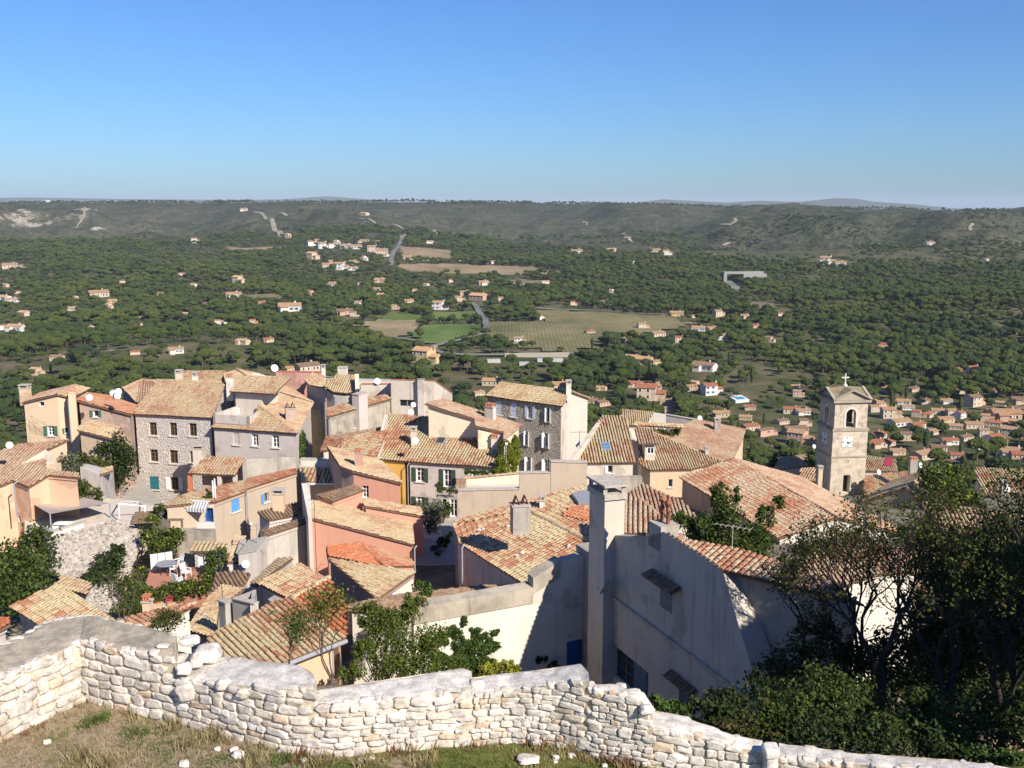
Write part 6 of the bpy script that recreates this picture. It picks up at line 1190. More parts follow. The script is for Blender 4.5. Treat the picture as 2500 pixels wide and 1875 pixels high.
def ruin_wall(secs):
    root = empty('ruined_wall', PZ(900, 1840, ZG), 'thick ruined wall of pale rubble stones with cemented top, running across the foreground', 'stone wall'); ip = lambda u, a: float(np.interp(u, [p[0] for p in a], [p[1] for p in a]))
    core = MB(); top = MB(); st = MB(); seed = 0
    for (u0, u1, base, tf, tb, tm, flags) in secs:
        n = max(4, int((u1 - u0) / 9)); us = [u0 + (u1 - u0) * i / n for i in range(n + 1)]; col = []
        for u in us:
            b = PZ(u, ip(u, base), ZG - .05)
            if 'Y' in flags: b = P(u, 1800, ip(u, flags['Y'])); b.z = -13.2
            zt = P(u, ip(u, tf), b.y).z; bk = PZ(u, ip(u, tb) + 2.2 * float(fbm(u, 5., 26, 3)), zt + .02); col.append((b, Vector((b.x, b.y, zt)), bk))
        for i in range(n):
            (b0, t0, k0), (b1, t1, k1) = col[i], col[i + 1]; core.poly([b0, b1, t1 - Vector((0, 0, .01)), t0 - Vector((0, 0, .01))], MORT); core.poly([k1, k0, Vector((k0.x, k0.y + .2, ZG - 3)), Vector((k1.x, k1.y + .2, ZG - 3))], MORT)
            M_ = 8
            for j in range(M_):
                f0, f1 = j / M_, (j + 1) / M_
                def tp(t, k, f, u): p = t.lerp(k, f); p.z += .035 * float(fbm(p.x * 3, p.y * 3, 1.1, 3)) - (.03 if f in (0, 1) else 0) + .02; return p
                top.poly([tp(t0, k0, f0, 0), tp(t1, k1, f0, 0), tp(t1, k1, f1, 0), tp(t0, k0, f1, 0)], tm)
        for e in (0, -1):
            b, t, k = col[e]; core.poly([b, t, k, Vector((k.x, k.y, ZG - .3))], MORT)
        # facing stones
        arc = [0.0]
        for i in range(n): arc.append(arc[-1] + (col[i + 1][0] - col[i][0]).length)
        L = arc[-1]; at = lambda s, k: Vector([float(np.interp(s, arc, [c[k][j] for c in col])) for j in range(3)])
        z = (ZG - .04 if 'Y' not in flags else ZG - 1.3); hmax = max(c[1].z for c in col)
        while z < hmax:
            h = random.uniform(.085, .17) * flags.get('size', 1); s = random.uniform(-.05, .1)
            while s < L:
                w = random.uniform(.11, .34) * flags.get('size', 1) * (1.6 if random.random() < .12 else 1); sc = s + w / 2
                if sc > L - .03: break
                p = at(sc, 0); t = at(sc, 1); hh = h
                if z + hh * .6 < t.z:
                    hh = min(h * random.uniform(.8, 1.08) * (1.35 if random.random() < .1 else 1), t.z - z + .02); d = (at(min(L, sc + .15), 0) - at(max(0, sc - .15), 0)); d.z = 0; d.normalize(); o = Vector((d.y, -d.x, 0)); rl = random.uniform(-.12, .12); ax = d * math.cos(rl) + Vector((0, 0, 1)) * math.sin(rl); az = Vector((0, 0, 1)) * math.cos(rl) - d * math.sin(rl)
                    seed += 1; c = Vector((p.x, p.y, z + hh / 2)) + o * random.uniform(-.02, .02) + Vector((0, 0, random.uniform(-.01, .01)))
                    tt = random.random() ** 1.1 * .86 if random.random() > .08 else .97
                    blob(st, c, ax, o, az, w * .495, .048, hh * .485, LS, seed, 3, tt, .30, random.uniform(.42, .72), .3)
                s += w * random.uniform(.98, 1.08)
            z += h * .98
        # stones along the top edges
        s = .05
        while s < L and flags.get('edge', True):
            w = random.uniform(.12, .3); t = at(s, 1); k = at(s, 2); seed += 1; ax = Vector((random.gauss(0, .2) + 1, random.gauss(0, .3), 0)).normalized(); ay = Vector((-ax.y, ax.x, 0))
            if random.random() < flags.get('e1', .5): blob(st, t + Vector((0, .07, -.03)), ax, ay, Vector((0, 0, 1)), w * .5, .1, .06, LS, seed, 3, None, .25)
            if random.random() < flags.get('e2', .5): blob(st, k + Vector((0, -.05, -.05)), ax, ay, Vector((0, 0, 1)), w * .55, .1, .07, LS, seed + .5, 3, None, .28)
            s += w * 1.1
        core.v and None
    for u, v, z, Y, sx, sy, sz in ((505, 1596, -9.24, 0, .3, .26, .16), (462, 1564, -9.12, 0, .2, .18, .09), (448, 1632, 0, 18.85, .16, .14, .12), (478, 1618, -9.3, 0, .13, .12, .1), (398, 1577, -8.98, 0, .13, .1, .03), (728, 1660, -9.42, 0, .36, .18, .08), (545, 1670, 0, 18.35, .15, .1, .1), (470, 1690, 0, 18.72, .33, .09, .2), (600, 1692, 0, 18.1, .18, .08, .1), (1165, 1672, -9.42, 0, .15, .15, .1), (1408, 1650, -9.22, 0, .09, .09, .05), (1440, 1676, -9.38, 0, .12, .11, .08), (1515, 1676, -9.38, 0, .11, .1, .05), (1560, 1704, -9.45, 0, .13, .13, .08), (1412, 1632, -9.2, 0, .1, .08, .05), (1578, 1733, 0, 17.25, .13, .1, .1)):
        seed += 1; blob(st, P(u, v, Y) if Y else PZ(u, v, z), Vector((1, .1, 0)).normalized(), Vector((-.1, 1, 0)).normalized(), Vector((0, 0, 1)), sx, sy, sz, LS, seed, 3, random.choice([.3, .05, .0, .4]), .3, .7)
    core.build('mortar_core', root); top.build('cemented_top', root, True); st.build('masonry', root, True); return root
ruin_wall([
 (-60, 207, [(-60, 1845), (0, 1815), (207, 1714)], [(-60, 1678), (0, 1652), (60, 1634), (120, 1606), (207, 1566)], [(-60, 1592), (0, 1572), (60, 1546), (110, 1522), (150, 1508), (207, 1503)], DIRT, {'size': 1.75, 'e1': .6, 'e2': .7}),
 (207, 432, [(207, 1714), (285, 1737), (432, 1766)], [(207, 1568), (240, 1564), (270, 1578), (330, 1590), (407, 1593), (432, 1600)], [(207, 1503), (240, 1504), (330, 1524), (410, 1545), (432, 1552)], DIRT, {'size': 1.6, 'e1': .8, 'e2': .7}),
 (432, 772, [(432, 1766), (554, 1803), (690, 1840), (772, 1848)], [(432, 1656), (520, 1666), (600, 1672), (700, 1682), (772, 1682)], [(432, 1590), (530, 1604), (610, 1610), (730, 1625), (760, 1640), (772, 1662)], MORTP, {'size': 1.5, 'e1': .35, 'e2': .15}),
 (772, 1152, [(772, 1848), (839, 1850), (1097, 1828), (1152, 1822)], [(772, 1723), (850, 1716), (1000, 1702), (1060, 1692), (1152, 1690)], [(772, 1686), (900, 1665), (1130, 1632), (1152, 1640)], MORTP, {'size': 1.25, 'e1': .3, 'e2': .1}),
 (1152, 1436, [(1152, 1822), (1244, 1814), (1353, 1823), (1436, 1843)], [(1152, 1698), (1300, 1678), (1436, 1662)], [(1152, 1655), (1300, 1636), (1420, 1621), (1436, 1640)], MORTP, {'size': .95, 'e1': .4, 'e2': .12}),
 (1436, 1590, [(1436, 1843), (1461, 1850), (1590, 1876)], [(1436, 1680), (1500, 1692), (1560, 1708), (1590, 1738)], [(1436, 1668), (1500, 1672), (1570, 1690), (1590, 1720)], MORTP, {'size': .9, 'e1': .7, 'e2': .3}),
 (1590, 1862, [(1590, 1925), (1862, 1990)], [(1590, 1778), (1690, 1794), (1760, 1812), (1862, 1838)], [(1590, 1733), (1680, 1749), (1690, 1760), (1750, 1776), (1765, 1788), (1862, 1808)], MORTP, {'size': 1.2, 'e1': .3, 'e2': .1, 'Y': [(1590, 17.35), (1862, 16.9)]}),
 (1902, 2560, [(1902, 1995), (2560, 2120)], [(1902, 1848), (2100, 1866), (2350, 1890), (2560, 1915)], [(1902, 1814), (2100, 1840), (2330, 1855), (2560, 1888)], MORTP, {'size': 1.3, 'e1': .8, 'e2': .1, 'Y': [(1902, 16.8), (2560, 15.2)]})])
r = empty('stone_post', P(1882, 1880, 16.9), 'short upright white stone post standing in the lower wall', 'stone post'); mb = MB(); blob(mb, P(1880, 1880, 16.75), Vector((1, 0, 0)), Vector((0, 1, 0)), Vector((0, 0, 1)), .125, .16, .38, LS, 5.1, 3, .28, .08, .5); mb.build('shaft', r, True); mb = MB(); blob(mb, P(1881, 1832, 16.75), Vector((1, 0, 0)), Vector((0, 1, 0)), Vector((0, 0, 1)), .145, .17, .11, LS, 9.1, 3, .28, .1, .5); mb.build('cap', r, True)
RK = [(532, 1828, .07, 'small round white stone at the foot of the wall, left of the stone pair'), (571, 1832, .09, 'grey stone lying behind the larger white stone near the wall foot'), (582, 1845, .12, 'largest loose white stone on the dry grass left of centre'), (741, 1858, .07, 'brownish stone in the red weeds at the wall foot'), (885, 1858, .07, 'left one of two white stones on the green grass'), (906, 1855, .06, 'right one of two white stones on the green grass'),
      (1357, 1848, .07, 'white stone on the green grass below the wall, right of centre'), (1396, 1843, .07, 'cream stone nearest the wall foot right of centre'), (1356, 1858, .045, 'tiny white stone just below the white stone right of centre'), (1476, 1868, .06, 'white stone at the bottom edge below the wall corner'), (450, 1868, .10, 'flat white stone at the bottom edge left of centre'), (115, 1813, .08, 'pale flat stone on the bare soil at left'), (1290, 1858, .22, 'flat pale rock slab showing in the grass below the wall')]
for i, (u, v, s_, lab) in enumerate(RK):
    p = PZ(u, v, ZG); p.z = gz(p.x, p.y) + s_ * .3; mb = MB(); blob(mb, p, Vector((1, 0, 0)), Vector((0, 1, 0)), Vector((0, 0, 1)), s_, s_ * .8, s_ * (.65 if s_ < .2 else .2), LS, i * 3.3, 3, .28 if i % 3 else .05, .35, .8); o = mb.build('loose_rock', None, True, p); tag(o, lab, 'rock', 'loose stones on the ground below the wall')
def grass():
    random.seed(21); ms = leafmat('straw_grass', (.20, .16, .07), (.34, .27, .13), (.45, .38, .22), .2); mg = leafmat('green_grass', (.06, .10, .018), (.10, .15, .03), (.17, .20, .06), .25); mr_ = leafmat('russet_weeds', (.16, .07, .035), (.24, .12, .06), (.32, .20, .10), .2); A = MB()
    def tuft(x, y, n, h, m, sp):
        for _ in range(n):
            a = random.uniform(0, 6.28); r = random.random() * sp; bx, by = x + r * math.cos(a), y + r * math.sin(a); z = gz(bx, by) - .01; l = h * random.uniform(.5, 1.2); dx, dy = random.gauss(0, .35) * l, random.gauss(0, .35) * l; w = .006 + .003 * random.random(); ca, sa = math.cos(a) * w, math.sin(a) * w; tt = random.random()
            A.add([(bx - ca, by - sa, z), (bx + ca, by + sa, z), (bx + dx * .5 + ca * .7, by + dy * .5 + sa * .7, z + l * .6), (bx + dx * .5 - ca * .7, by + dy * .5 - sa * .7, z + l * .6), (bx + dx, by + dy, z + l * .95)], [[0, 1, 2, 3], [3, 2, 4]], m, tt)
    for _ in range(2600):
        u = random.uniform(-30, 1700); v = random.uniform(1700, 1900); p = PZ(u, v, ZG); wf = float(np.interp(u, [-30, 205, 554, 839, 1097, 1244, 1461, 1583, 1700], [1830, 1714, 1803, 1850, 1828, 1814, 1851, 1874, 1900]))
        if v < wf + 3: continue
        d = v - wf; g = float(fbm(p.x + 9, p.y, 1.6, 3)) + (p.x + 2.2) * .07
        if g > -.08: tuft(p.x, p.y, 14, .06, mg, .18)
        elif random.random() < .5: tuft(p.x, p.y, 9, .10, ms, .2)
        if d < 16 and random.random() < .5: tuft(p.x, p.y + .05, 12, .15, ms if random.random() < .7 else mr_, .12)
    for u, v, n, h, m in ((240, 1760, 120, .22, mg), (215, 1775, 60, .18, mg), (330, 1790, 80, .2, mg), (345, 1735, 60, .3, ms), (430, 1770, 90, .3, ms), (530, 1800, 160, .35, ms), (460, 1820, 120, .28, ms), (200, 1850, 200, .3, ms), (260, 1868, 200, .3, ms), (740, 1850, 120, .25, mr_), (985, 1830, 110, .35, mr_), (700, 1862, 90, .22, mg), (780, 1865, 120, .3, ms), (1155, 1815, 110, .2, mr_), (1305, 1812, 130, .3, mr_), (1330, 1818, 60, .2, ms), (1400, 1835, 120, .3, ms), (1500, 1850, 160, .28, mr_), (1540, 1862, 120, .25, mr_), (900, 1868, 160, .2, ms), (1030, 1866, 150, .25, ms), (620, 1865, 120, .3, ms)): p = PZ(u, v, ZG); tuft(p.x, p.y, n, h, m, .3)
    o = A.build('grass'); tag(o, 'dry straw and short green grass growing on the soil below the wall', 'grass', kind='stuff')
grass()
# ------------------------------------------------------------ shrubs, trees and climbers near the houses
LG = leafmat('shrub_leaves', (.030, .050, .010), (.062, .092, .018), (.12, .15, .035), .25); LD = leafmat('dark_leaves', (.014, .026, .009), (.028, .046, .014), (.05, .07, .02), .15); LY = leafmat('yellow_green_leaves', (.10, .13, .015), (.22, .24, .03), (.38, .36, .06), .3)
LO = leafmat('olive_leaves', (.07, .085, .05), (.12, .14, .085), (.19, .21, .14), .2); LR = leafmat('autumn_leaves', (.05, .055, .016), (.09, .088, .028), (.15, .095, .04), .3); LI = leafmat('ivy_leaves', (.025, .05, .012), (.055, .095, .02), (.11, .16, .04), .2); LB = leafmat('vine_bright', (.08, .11, .01), (.16, .19, .02), (.28, .29, .05), .3)
LV = leafmat('light_shrub_leaves', (.05, .078, .012), (.095, .13, .022), (.165, .19, .04), .3)
TW = plain('twig_bark', (.12, .095, .075), .95, .05, .3); TWD = plain('dark_trunk_bark', (.055, .045, .038), .95, .05, .3)
def bush(name, label, cat, lumps, mat, leaf=.09, dens=260, stems=True, group=None, mat2=None, seed=1, twig=TW):
    """lumps: [(centre Vector, (rx, ry, rz))]"""
    random.seed(seed); zb = min(c.z - r[2] for c, r in lumps); c0 = lumps[0][0]; root = empty(name, Vector((c0.x, c0.y, zb)), label, cat, group); m = MB()
    for c, r in lumps:
        vol = (r[0] * r[1] + r[1] * r[2] + r[0] * r[2]); sub = []
        for _ in range(max(9, int(vol * 14))): d = Vector((random.gauss(0, 1), random.gauss(0, 1), random.gauss(.2, 1))).normalized() * random.uniform(.45, 1.0); sub.append((c + Vector((d.x * r[0], d.y * r[1], d.z * r[2])), random.uniform(.3, .6) * sum(r) / 3))
        for k in range(int(dens * vol * (2.6 if vol < 1 else 1.7))):
            q, rr = random.choice(sub); d = Vector((random.gauss(0, 1), random.gauss(0, 1), random.gauss(.2, 1))).normalized(); off = d * rr * (random.uniform(.5, 1.1) + abs(random.gauss(0, .2))); off.y *= min(1, r[1] * 2.2 / sum(r)); leafquad(m, q + off, leaf * random.uniform(.6, 1.3), mat2 if (mat2 and random.random() < .18) else mat, None, d)
    m.build('foliage', root)
    if stems:
        m = MB()
        for c, r in lumps:
            for k in range(3): m.tube(Vector((c0.x + random.uniform(-.1, .1), c0.y + random.uniform(-.1, .1), zb - .3)), c + Vector((random.uniform(-.5, .5) * r[0], random.uniform(-.5, .5) * r[1], random.uniform(-.2, .6) * r[2])), .035, .012, twig, 5)
        m.build('stem', root)
    return root
def grow(mt, ml, p, d, L, r, depth, leafs, leaf, lm, spread=.55, up=.12, twig=TWD, lm2=None):
    """branching limb; leaves on the thin ends"""
    n = 3; q = p
    for i in range(n):
        nd = (d + Vector((random.gauss(0, .13), random.gauss(0, .13), random.gauss(up * .4, .08)))).normalized(); e = q + nd * L / n; mt.tube(q, e, r * (1 - .22 * i / n), r * (1 - .22 * (i + 1) / n), twig, 6 if r > .03 else 4, caps=False); q = e; d = nd
        if depth <= 2 and leafs:
            for _ in range(leafs): dd = Vector((random.gauss(0, 1), random.gauss(0, 1), random.gauss(0, 1))); leafquad(ml, q + dd * (.10 + .05 * depth), leaf * random.uniform(.6, 1.3), lm2 if (lm2 and random.random() < .3) else lm)
    if depth == 0: return
    for _ in range(random.choice([2, 2, 3])):
        a = Vector((random.gauss(0, 1), random.gauss(0, 1), random.gauss(0, .7))).normalized(); nd = (d + a * spread + Vector((0, 0, up))).normalized(); grow(mt, ml, q, nd, L * random.uniform(.66, .85), r * random.uniform(.55, .7), depth - 1, leafs, leaf, lm, spread, up, twig, lm2)
def limb_tree(name, label, base, H, r, lean, depth, leafs, leaf, lm, seed, nst=1, spread=.55, lm2=None, twig=TWD, up=.12, group=None):
    random.seed(seed); root = empty(name, base, label, 'tree', group); mt = MB(); ml = MB()
    for k in range(nst):
        d = Vector((lean[0] + random.uniform(-.12, .12) * (nst > 1), lean[1], 1)).normalized(); mt.tube(base - Vector((0, 0, 1)), base + d * H * .12, r * 1.25, r, twig, 8); grow(mt, ml, base + d * H * .1, d, H * .30, r, depth, leafs, leaf, lm, spread, up, twig, lm2)
    mt.build('trunk', root, True); ml.build('crown', root); return root
def B(name, label, cat, L, mat, **k):
    if 'Y' in k: o_ = k.pop('Y'); L = [(u, v, WV(u, v).y - o_, rx, ry, rz) for u, v, Y, rx, ry, rz in L]
    bush(name, label, cat, [(P(u, v, Y), (rx, ry, rz)) for u, v, Y, rx, ry, rz in L], mat, **k)
# bare and sparse trees at the lower right
g = 'dark branching trees on the slope at the right'
for i, (u, v, Y, H, r, ln, dp, lf, lm, lm2, lab) in enumerate([
    (2150, 1790, 27, 5.6, .085, (-.06, 0), 7, 1, LR, LG, 'dark forked tree with almost bare twigs in front of the white house wall'), (2300, 1830, 25.5, 6.0, .1, (.10, 0), 7, 1, LG, LR, 'tall dark tree with leaning double crown right of the bare forked tree'),
    (2105, 1640, 33, 4.9, .07, (-.22, 0), 6, 1, LR, LG, 'slim dark tree leaning left over the orange roof, nearly leafless'), (2440, 1850, 25, 5.8, .1, (.02, 0), 7, 1, LG, LR, 'thick dark leafy tree close to the right edge'),
    (2530, 1800, 23, 5.6, .1, (.05, 0), 6, 3, LG, LD, 'leafy green tree cut by the right edge of the view'), (2050, 1700, 31, 3.6, .05, (-.1, 0), 5, 2, LR, LG, 'small brown leaved tree against the shaded wall left of the forked tree'), (2360, 1700, 31, 5.6, .075, (-.05, 0), 6, 2, LD, LR, 'dark tree behind the two tallest trees, reaching the ochre roof'), (2240, 1690, 34, 4.6, .065, (.03, 0), 6, 1, LD, LG, 'dark thin tree in front of the rosy shaded house'), (1960, 1640, 31, 3.8, .055, (.0, 0), 5, 3, LD, LR, 'dark scrubby tree in the shade beside the slanting buttress')]):
    limb_tree('bare_tree', lab, P(u, v, Y), H, r, ln, dp, lf, .052, lm, 31 + i, 2 if i in (0, 1, 2, 3) else 1, .62, lm2, group=g)
B('leafy_dark_tree', 'dense dark tree crown near the right edge above the thicket', 'tree', [(2455, 1470, 29, 1.5, 1.3, 1.0), (2520, 1430, 28.5, 1.4, 1.2, 1.3), (2400, 1560, 29.5, 1.2, 1, .8), (2500, 1560, 28, 1.3, 1.1, 1.1)], LD, leaf=.08, dens=240, seed=61, mat2=LG, twig=TWD)
for i, (x, y, z, H) in enumerate(((16.2, 22, -16, 8.6), (18, 25.5, -17.5, 9.2), (20.5, 29, -19.5, 9.6), (23, 33, -21.5, 9.6), (20, 22, -16, 9.4), (16.6, 19, -14, 7), (22.5, 26, -18, 10), (26, 30, -20, 10))):  # trees out of view, added to shade the slope and buttress
    limb_tree('unseen_shade_tree', 'unseen shading tree %s outside the right edge' % ['nearest the wall', 'tallest of those', 'furthest right', 'low on the slope', 'largest and lowest', 'smallest of those', 'far right of the slope', 'last down the slope'][i], Vector((x, y, z)), H, .22, (0, 0), 6, 18, .12, LG, 80 + i, 1, .6, LD, group='unseen shading trees outside the right edge')
B('lentisk_shrub', 'broad green shrub behind the lower wall at the bottom right, widest of them', 'shrub', [(1960, 1740, 23, 1.1, .8, .75), (2080, 1745, 23, 1.0, .8, .8), (2030, 1690, 23.5, .7, .6, .6), (2150, 1790, 22, .8, .7, .6), (1880, 1790, 21.5, .6, .5, .45)], LG, leaf=.055, dens=750, mat2=LD, seed=3)
B('lentisk_shrub', 'cone-shaped green shrub right of the broad shrub behind the lower wall', 'shrub', [(2260, 1790, 22, .75, .6, .6), (2250, 1730, 22, .4, .4, .55), (2330, 1825, 21.5, .6, .5, .35)], LG, leaf=.05, dens=800, mat2=LD, seed=4)
B('low_shrub', 'low reddish green shrub behind the coping left of the broad shrub', 'shrub', [(1800, 1775, 21.5, .5, .35, .2), (1850, 1790, 21.5, .45, .35, .22), (1900, 1800, 21.2, .4, .3, .2)], LR, leaf=.05, dens=900, mat2=LG, seed=5)
B('low_shrub', 'bright green low plant behind the highest corner of the ruined wall', 'shrub', [(1610, 1718, 20, .28, .25, .14), (1650, 1730, 20, .2, .2, .12)], LI, leaf=.05, dens=1200, seed=6, stems=False)
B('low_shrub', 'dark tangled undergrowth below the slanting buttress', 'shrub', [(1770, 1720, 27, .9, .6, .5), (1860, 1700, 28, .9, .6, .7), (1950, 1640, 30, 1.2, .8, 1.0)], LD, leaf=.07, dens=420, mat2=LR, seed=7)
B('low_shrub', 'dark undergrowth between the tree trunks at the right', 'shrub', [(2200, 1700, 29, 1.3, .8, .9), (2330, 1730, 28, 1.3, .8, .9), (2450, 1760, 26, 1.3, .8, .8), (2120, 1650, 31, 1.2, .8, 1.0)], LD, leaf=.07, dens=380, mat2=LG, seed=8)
B('feathery_shrub', 'light green feathery shrub cut by the bottom right corner', 'shrub', [(2410, 1850, 19.5, .5, .35, .16), (2480, 1862, 19, .4, .3, .15)], LI, leaf=.045, dens=1200, seed=9, stems=False)
# feathery tree behind the near gable roof
B('feathery_tree', 'green feathery tree with two plumes behind the tall chimney house roof', 'tree', [(1765, 1290, 44, .8, .7, 1.1), (1760, 1235, 44, .42, .4, .9), (1745, 1205, 44.2, .2, .2, .5), (1780, 1260, 43.8, .55, .5, .8), (1840, 1300, 43.8, .6, .5, .7), (1800, 1350, 43, 1.0, .8, .7), (1870, 1260, 44, .5, .4, .45), (1900, 1225, 44, .32, .3, .32), (1850, 1330, 43.5, .8, .7, .7), (1910, 1385, 42.5, .5, .5, .3), (1690, 1290, 45, .35, .4, .6), (1960, 1350, 43, .4, .4, .4), (1735, 1330, 44, .6, .5, .5), (1800, 1210, 44.2, .2, .2, .4)], LG, leaf=.075, dens=420, seed=10, mat2=LD)
B('dense_tree', 'dense green tree between the dark gable and the right edge roofs', 'tree', [(2300, 1200, 84, 1.7, 1.7, 1.3), (2345, 1212, 83, 1.3, 1.3, 1.1), (2275, 1165, 85, 1.1, 1.1, 1.0), (2325, 1165, 86, 1.1, 1.1, 1.0), (2380, 1228, 82, .8, .8, .8)], LG, leaf=.16, dens=110, seed=11, mat2=LY)
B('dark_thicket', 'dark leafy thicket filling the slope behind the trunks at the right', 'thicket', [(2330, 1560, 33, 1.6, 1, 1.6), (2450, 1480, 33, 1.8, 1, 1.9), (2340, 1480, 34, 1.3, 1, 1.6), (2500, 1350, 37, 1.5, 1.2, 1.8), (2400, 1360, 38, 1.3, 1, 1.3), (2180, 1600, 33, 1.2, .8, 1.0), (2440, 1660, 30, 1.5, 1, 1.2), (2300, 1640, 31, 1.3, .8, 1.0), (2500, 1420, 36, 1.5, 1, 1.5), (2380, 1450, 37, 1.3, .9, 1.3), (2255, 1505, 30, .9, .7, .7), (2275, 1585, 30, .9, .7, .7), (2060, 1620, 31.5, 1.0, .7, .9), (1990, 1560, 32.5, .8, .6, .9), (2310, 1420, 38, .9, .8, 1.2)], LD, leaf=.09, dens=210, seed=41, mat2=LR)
B('low_shrub', 'dark shrubs on the slope just below the lower wall coping', 'shrub', [(2000, 1800, 21, 1.2, .7, .5), (2200, 1830, 20.5, 1.2, .7, .5), (2400, 1790, 23, 1.5, .8, .9), (1750, 1760, 22, .8, .5, .4), (2480, 1730, 25, 1.3, .8, .9), (1690, 1740, 22.5, .5, .4, .3)], LD, leaf=.06, dens=450, seed=42, mat2=LG)
B('courtyard_shrubs', 'green shrubs filling the gap between the near gable roof and the church', 'shrub', [(1700, 1290, 47, .9, .7, .6), (1760, 1320, 46, 1.0, .7, .6), (1840, 1355, 45, .9, .6, .5), (1930, 1385, 43.5, .8, .5, .4), (1660, 1270, 49, .6, .5, .4), (1990, 1330, 50, 1.0, .7, .5)], LG, leaf=.09, dens=260, seed=62, mat2=LD)
# climbing shrubs by the ivy house and white wall
B('climbing_shrub', 'big leafy climbing shrub covering the corner of the grey ivy house', 'shrub', [(930, 1530, 37.5, .9, .5, .8), (1000, 1500, 39, .6, .4, .5), (900, 1500, 38, .5, .4, .5), (980, 1580, 37, .8, .5, .7), (1040, 1600, 37, .6, .4, .7), (890, 1590, 36.5, .5, .4, .5), (940, 1630, 36, .8, .5, .5), (1050, 1560, 40, .8, .5, .6), (1090, 1630, 38.5, .8, .5, .5), (960, 1540, 39, .9, .5, .8), (1010, 1640, 37, .9, .5, .5), (1010, 1470, 41, .5, .4, .3), (860, 1640, 35.5, .5, .4, .3)], LV, leaf=.06, dens=560, seed=12, mat2=LG)
B('ivy', 'dark green ivy climbing the whitewashed wall', 'ivy', [(1140, 1590, 42.5, .7, .12, .75), (1180, 1560, 43, .45, .1, .35), (1105, 1620, 42, .7, .14, .6), (1210, 1545, 43.2, .25, .08, .16), (1132, 1520, 43, .14, .08, .3), (1080, 1560, 42.5, .3, .1, .45), (1190, 1620, 42.6, .5, .12, .3), (1150, 1630, 0, .9, .12, .4), (1165, 1590, 0, .6, .12, .5), (1120, 1575, 0, .5, .12, .6), (1195, 1580, 0, .5, .12, .4), (1105, 1540, 0, .3, .1, .4), (1070, 1620, 0, .5, .12, .6), (1160, 1545, 0, .25, .1, .3)], LI, leaf=.075, dens=1100, seed=13, Y=.12, stems=False)
B('yellow_shrub', 'bright yellow-green shrub at the foot of the whitewashed wall', 'shrub', [(1225, 1628, 41, .5, .35, .3), (1190, 1640, 40.5, .4, .3, .3), (1255, 1640, 41, .35, .3, .3)], LY, leaf=.08, dens=620, seed=14, Y=.6)
B('dark_ivy', 'small dark ivy patch in the shaded part of the whitewashed wall', 'ivy', [(1320, 1612, 43.5, .4, .1, .2), (1350, 1625, 43.5, .3, .1, .2)], LD, leaf=.07, dens=900, seed=15, stems=False, Y=.1)
limb_tree('sapling', 'slender sapling with sparse leaves in front of the peach wall and gutter', P(815, 1690, 29), 3.0, .03, (-.1, 0), 5, 2, .045, LG, 55, 3, .55, LY, TW, .12)
limb_tree('sapling', 'thin twiggy bush left of the sapling above the broken wall top', P(705, 1630, 27), 1.5, .018, (.1, 0), 4, 2, .04, LG, 56, 3, .6, LR, TW, .1)
limb_tree('sapling', 'small leafy bush on the wall top in front of the red and white ridge tiles', P(405, 1570, 26), .9, .02, (.1, 0), 3, 6, .04, LG, 57, 3, .7, LR, TW, .05)
limb_tree('sapling', 'thin young tree with fine twigs before the low red roof', P(303, 1545, 30), 2.0, .02, (0, 0), 4, 2, .045, LG, 58, 3, .6, LR, TW, .15)
# left side gardens
B('garden_shrub', 'big dark green shrub filling the bottom left slope beside the peach house', 'shrub', [(20, 1400, 55, 1.9, 1.4, 1.5), (70, 1440, 54, 1.5, 1.3, 1.2), (30, 1465, 52, 1.5, 1.2, .8), (70, 1380, 57, 1.3, 1, .9), (105, 1340, 60, .9, .8, 1.6), (80, 1320, 61, .7, .7, 1.2), (-30, 1420, 53, 1.5, 1.2, 1.6)], LG, leaf=.12, dens=130, seed=16, mat2=LD)
B('vine', 'creeping green vine lying over the rubble bank', 'vine', [(270, 1370, 60.2, .9, .5, .7), (245, 1400, 59, .9, .5, .5), (220, 1415, 58.4, .6, .4, .3), (285, 1345, 61.5, .5, .4, .4)], LD, leaf=.1, dens=330, seed=17, mat2=LG)
B('climbing_shrub', 'leafy climber on the garden wall below the striped awning', 'shrub', [(380, 1310, 64, 1.0, .6, .6), (420, 1310, 63.5, .9, .6, .6), (390, 1330, 63, 1.1, .6, .4), (375, 1350, 62.5, .4, .4, .7), (365, 1275, 66, .6, .5, .5), (395, 1250, 67, .6, .5, .5)], LG, leaf=.1, dens=230, seed=18, mat2=LY)
B('hedge', 'clipped green hedge along the front of the terracotta patio', 'hedge', [(350, 1450, 57, .9, .5, .5), (400, 1452, 57, .9, .5, .45), (445, 1445, 57, .9, .5, .5), (490, 1432, 57.5, .9, .5, .6), (320, 1435, 58, .7, .5, .6), (345, 1400, 60, .4, .4, .4)], LG, leaf=.09, dens=420, seed=19, mat2=LY)
B('round_shrub', 'round green shrub right of the low stone shed', 'shrub', [(530, 1370, 59.5, .7, .6, .8), (520, 1385, 59, .5, .5, .5)], LG, leaf=.09, dens=380, seed=20)
B('grey_bush', 'dry grey-green bush behind the parapet of the peach house', 'shrub', [(155, 1140, 73, 1.1, .9, .8), (180, 1150, 72.5, .8, .7, .6), (165, 1118, 74, .8, .7, .4)], LO, leaf=.1, dens=260, seed=21, mat2=LR)
B('garden_shrub', 'green and brown shrub at the back of the shaded cafe terrace', 'shrub', [(190, 1208, 70, .9, .6, .7), (205, 1190, 71, .6, .5, .5), (235, 1210, 70, .5, .5, .5)], LG, leaf=.1, dens=260, seed=22, mat2=LR)
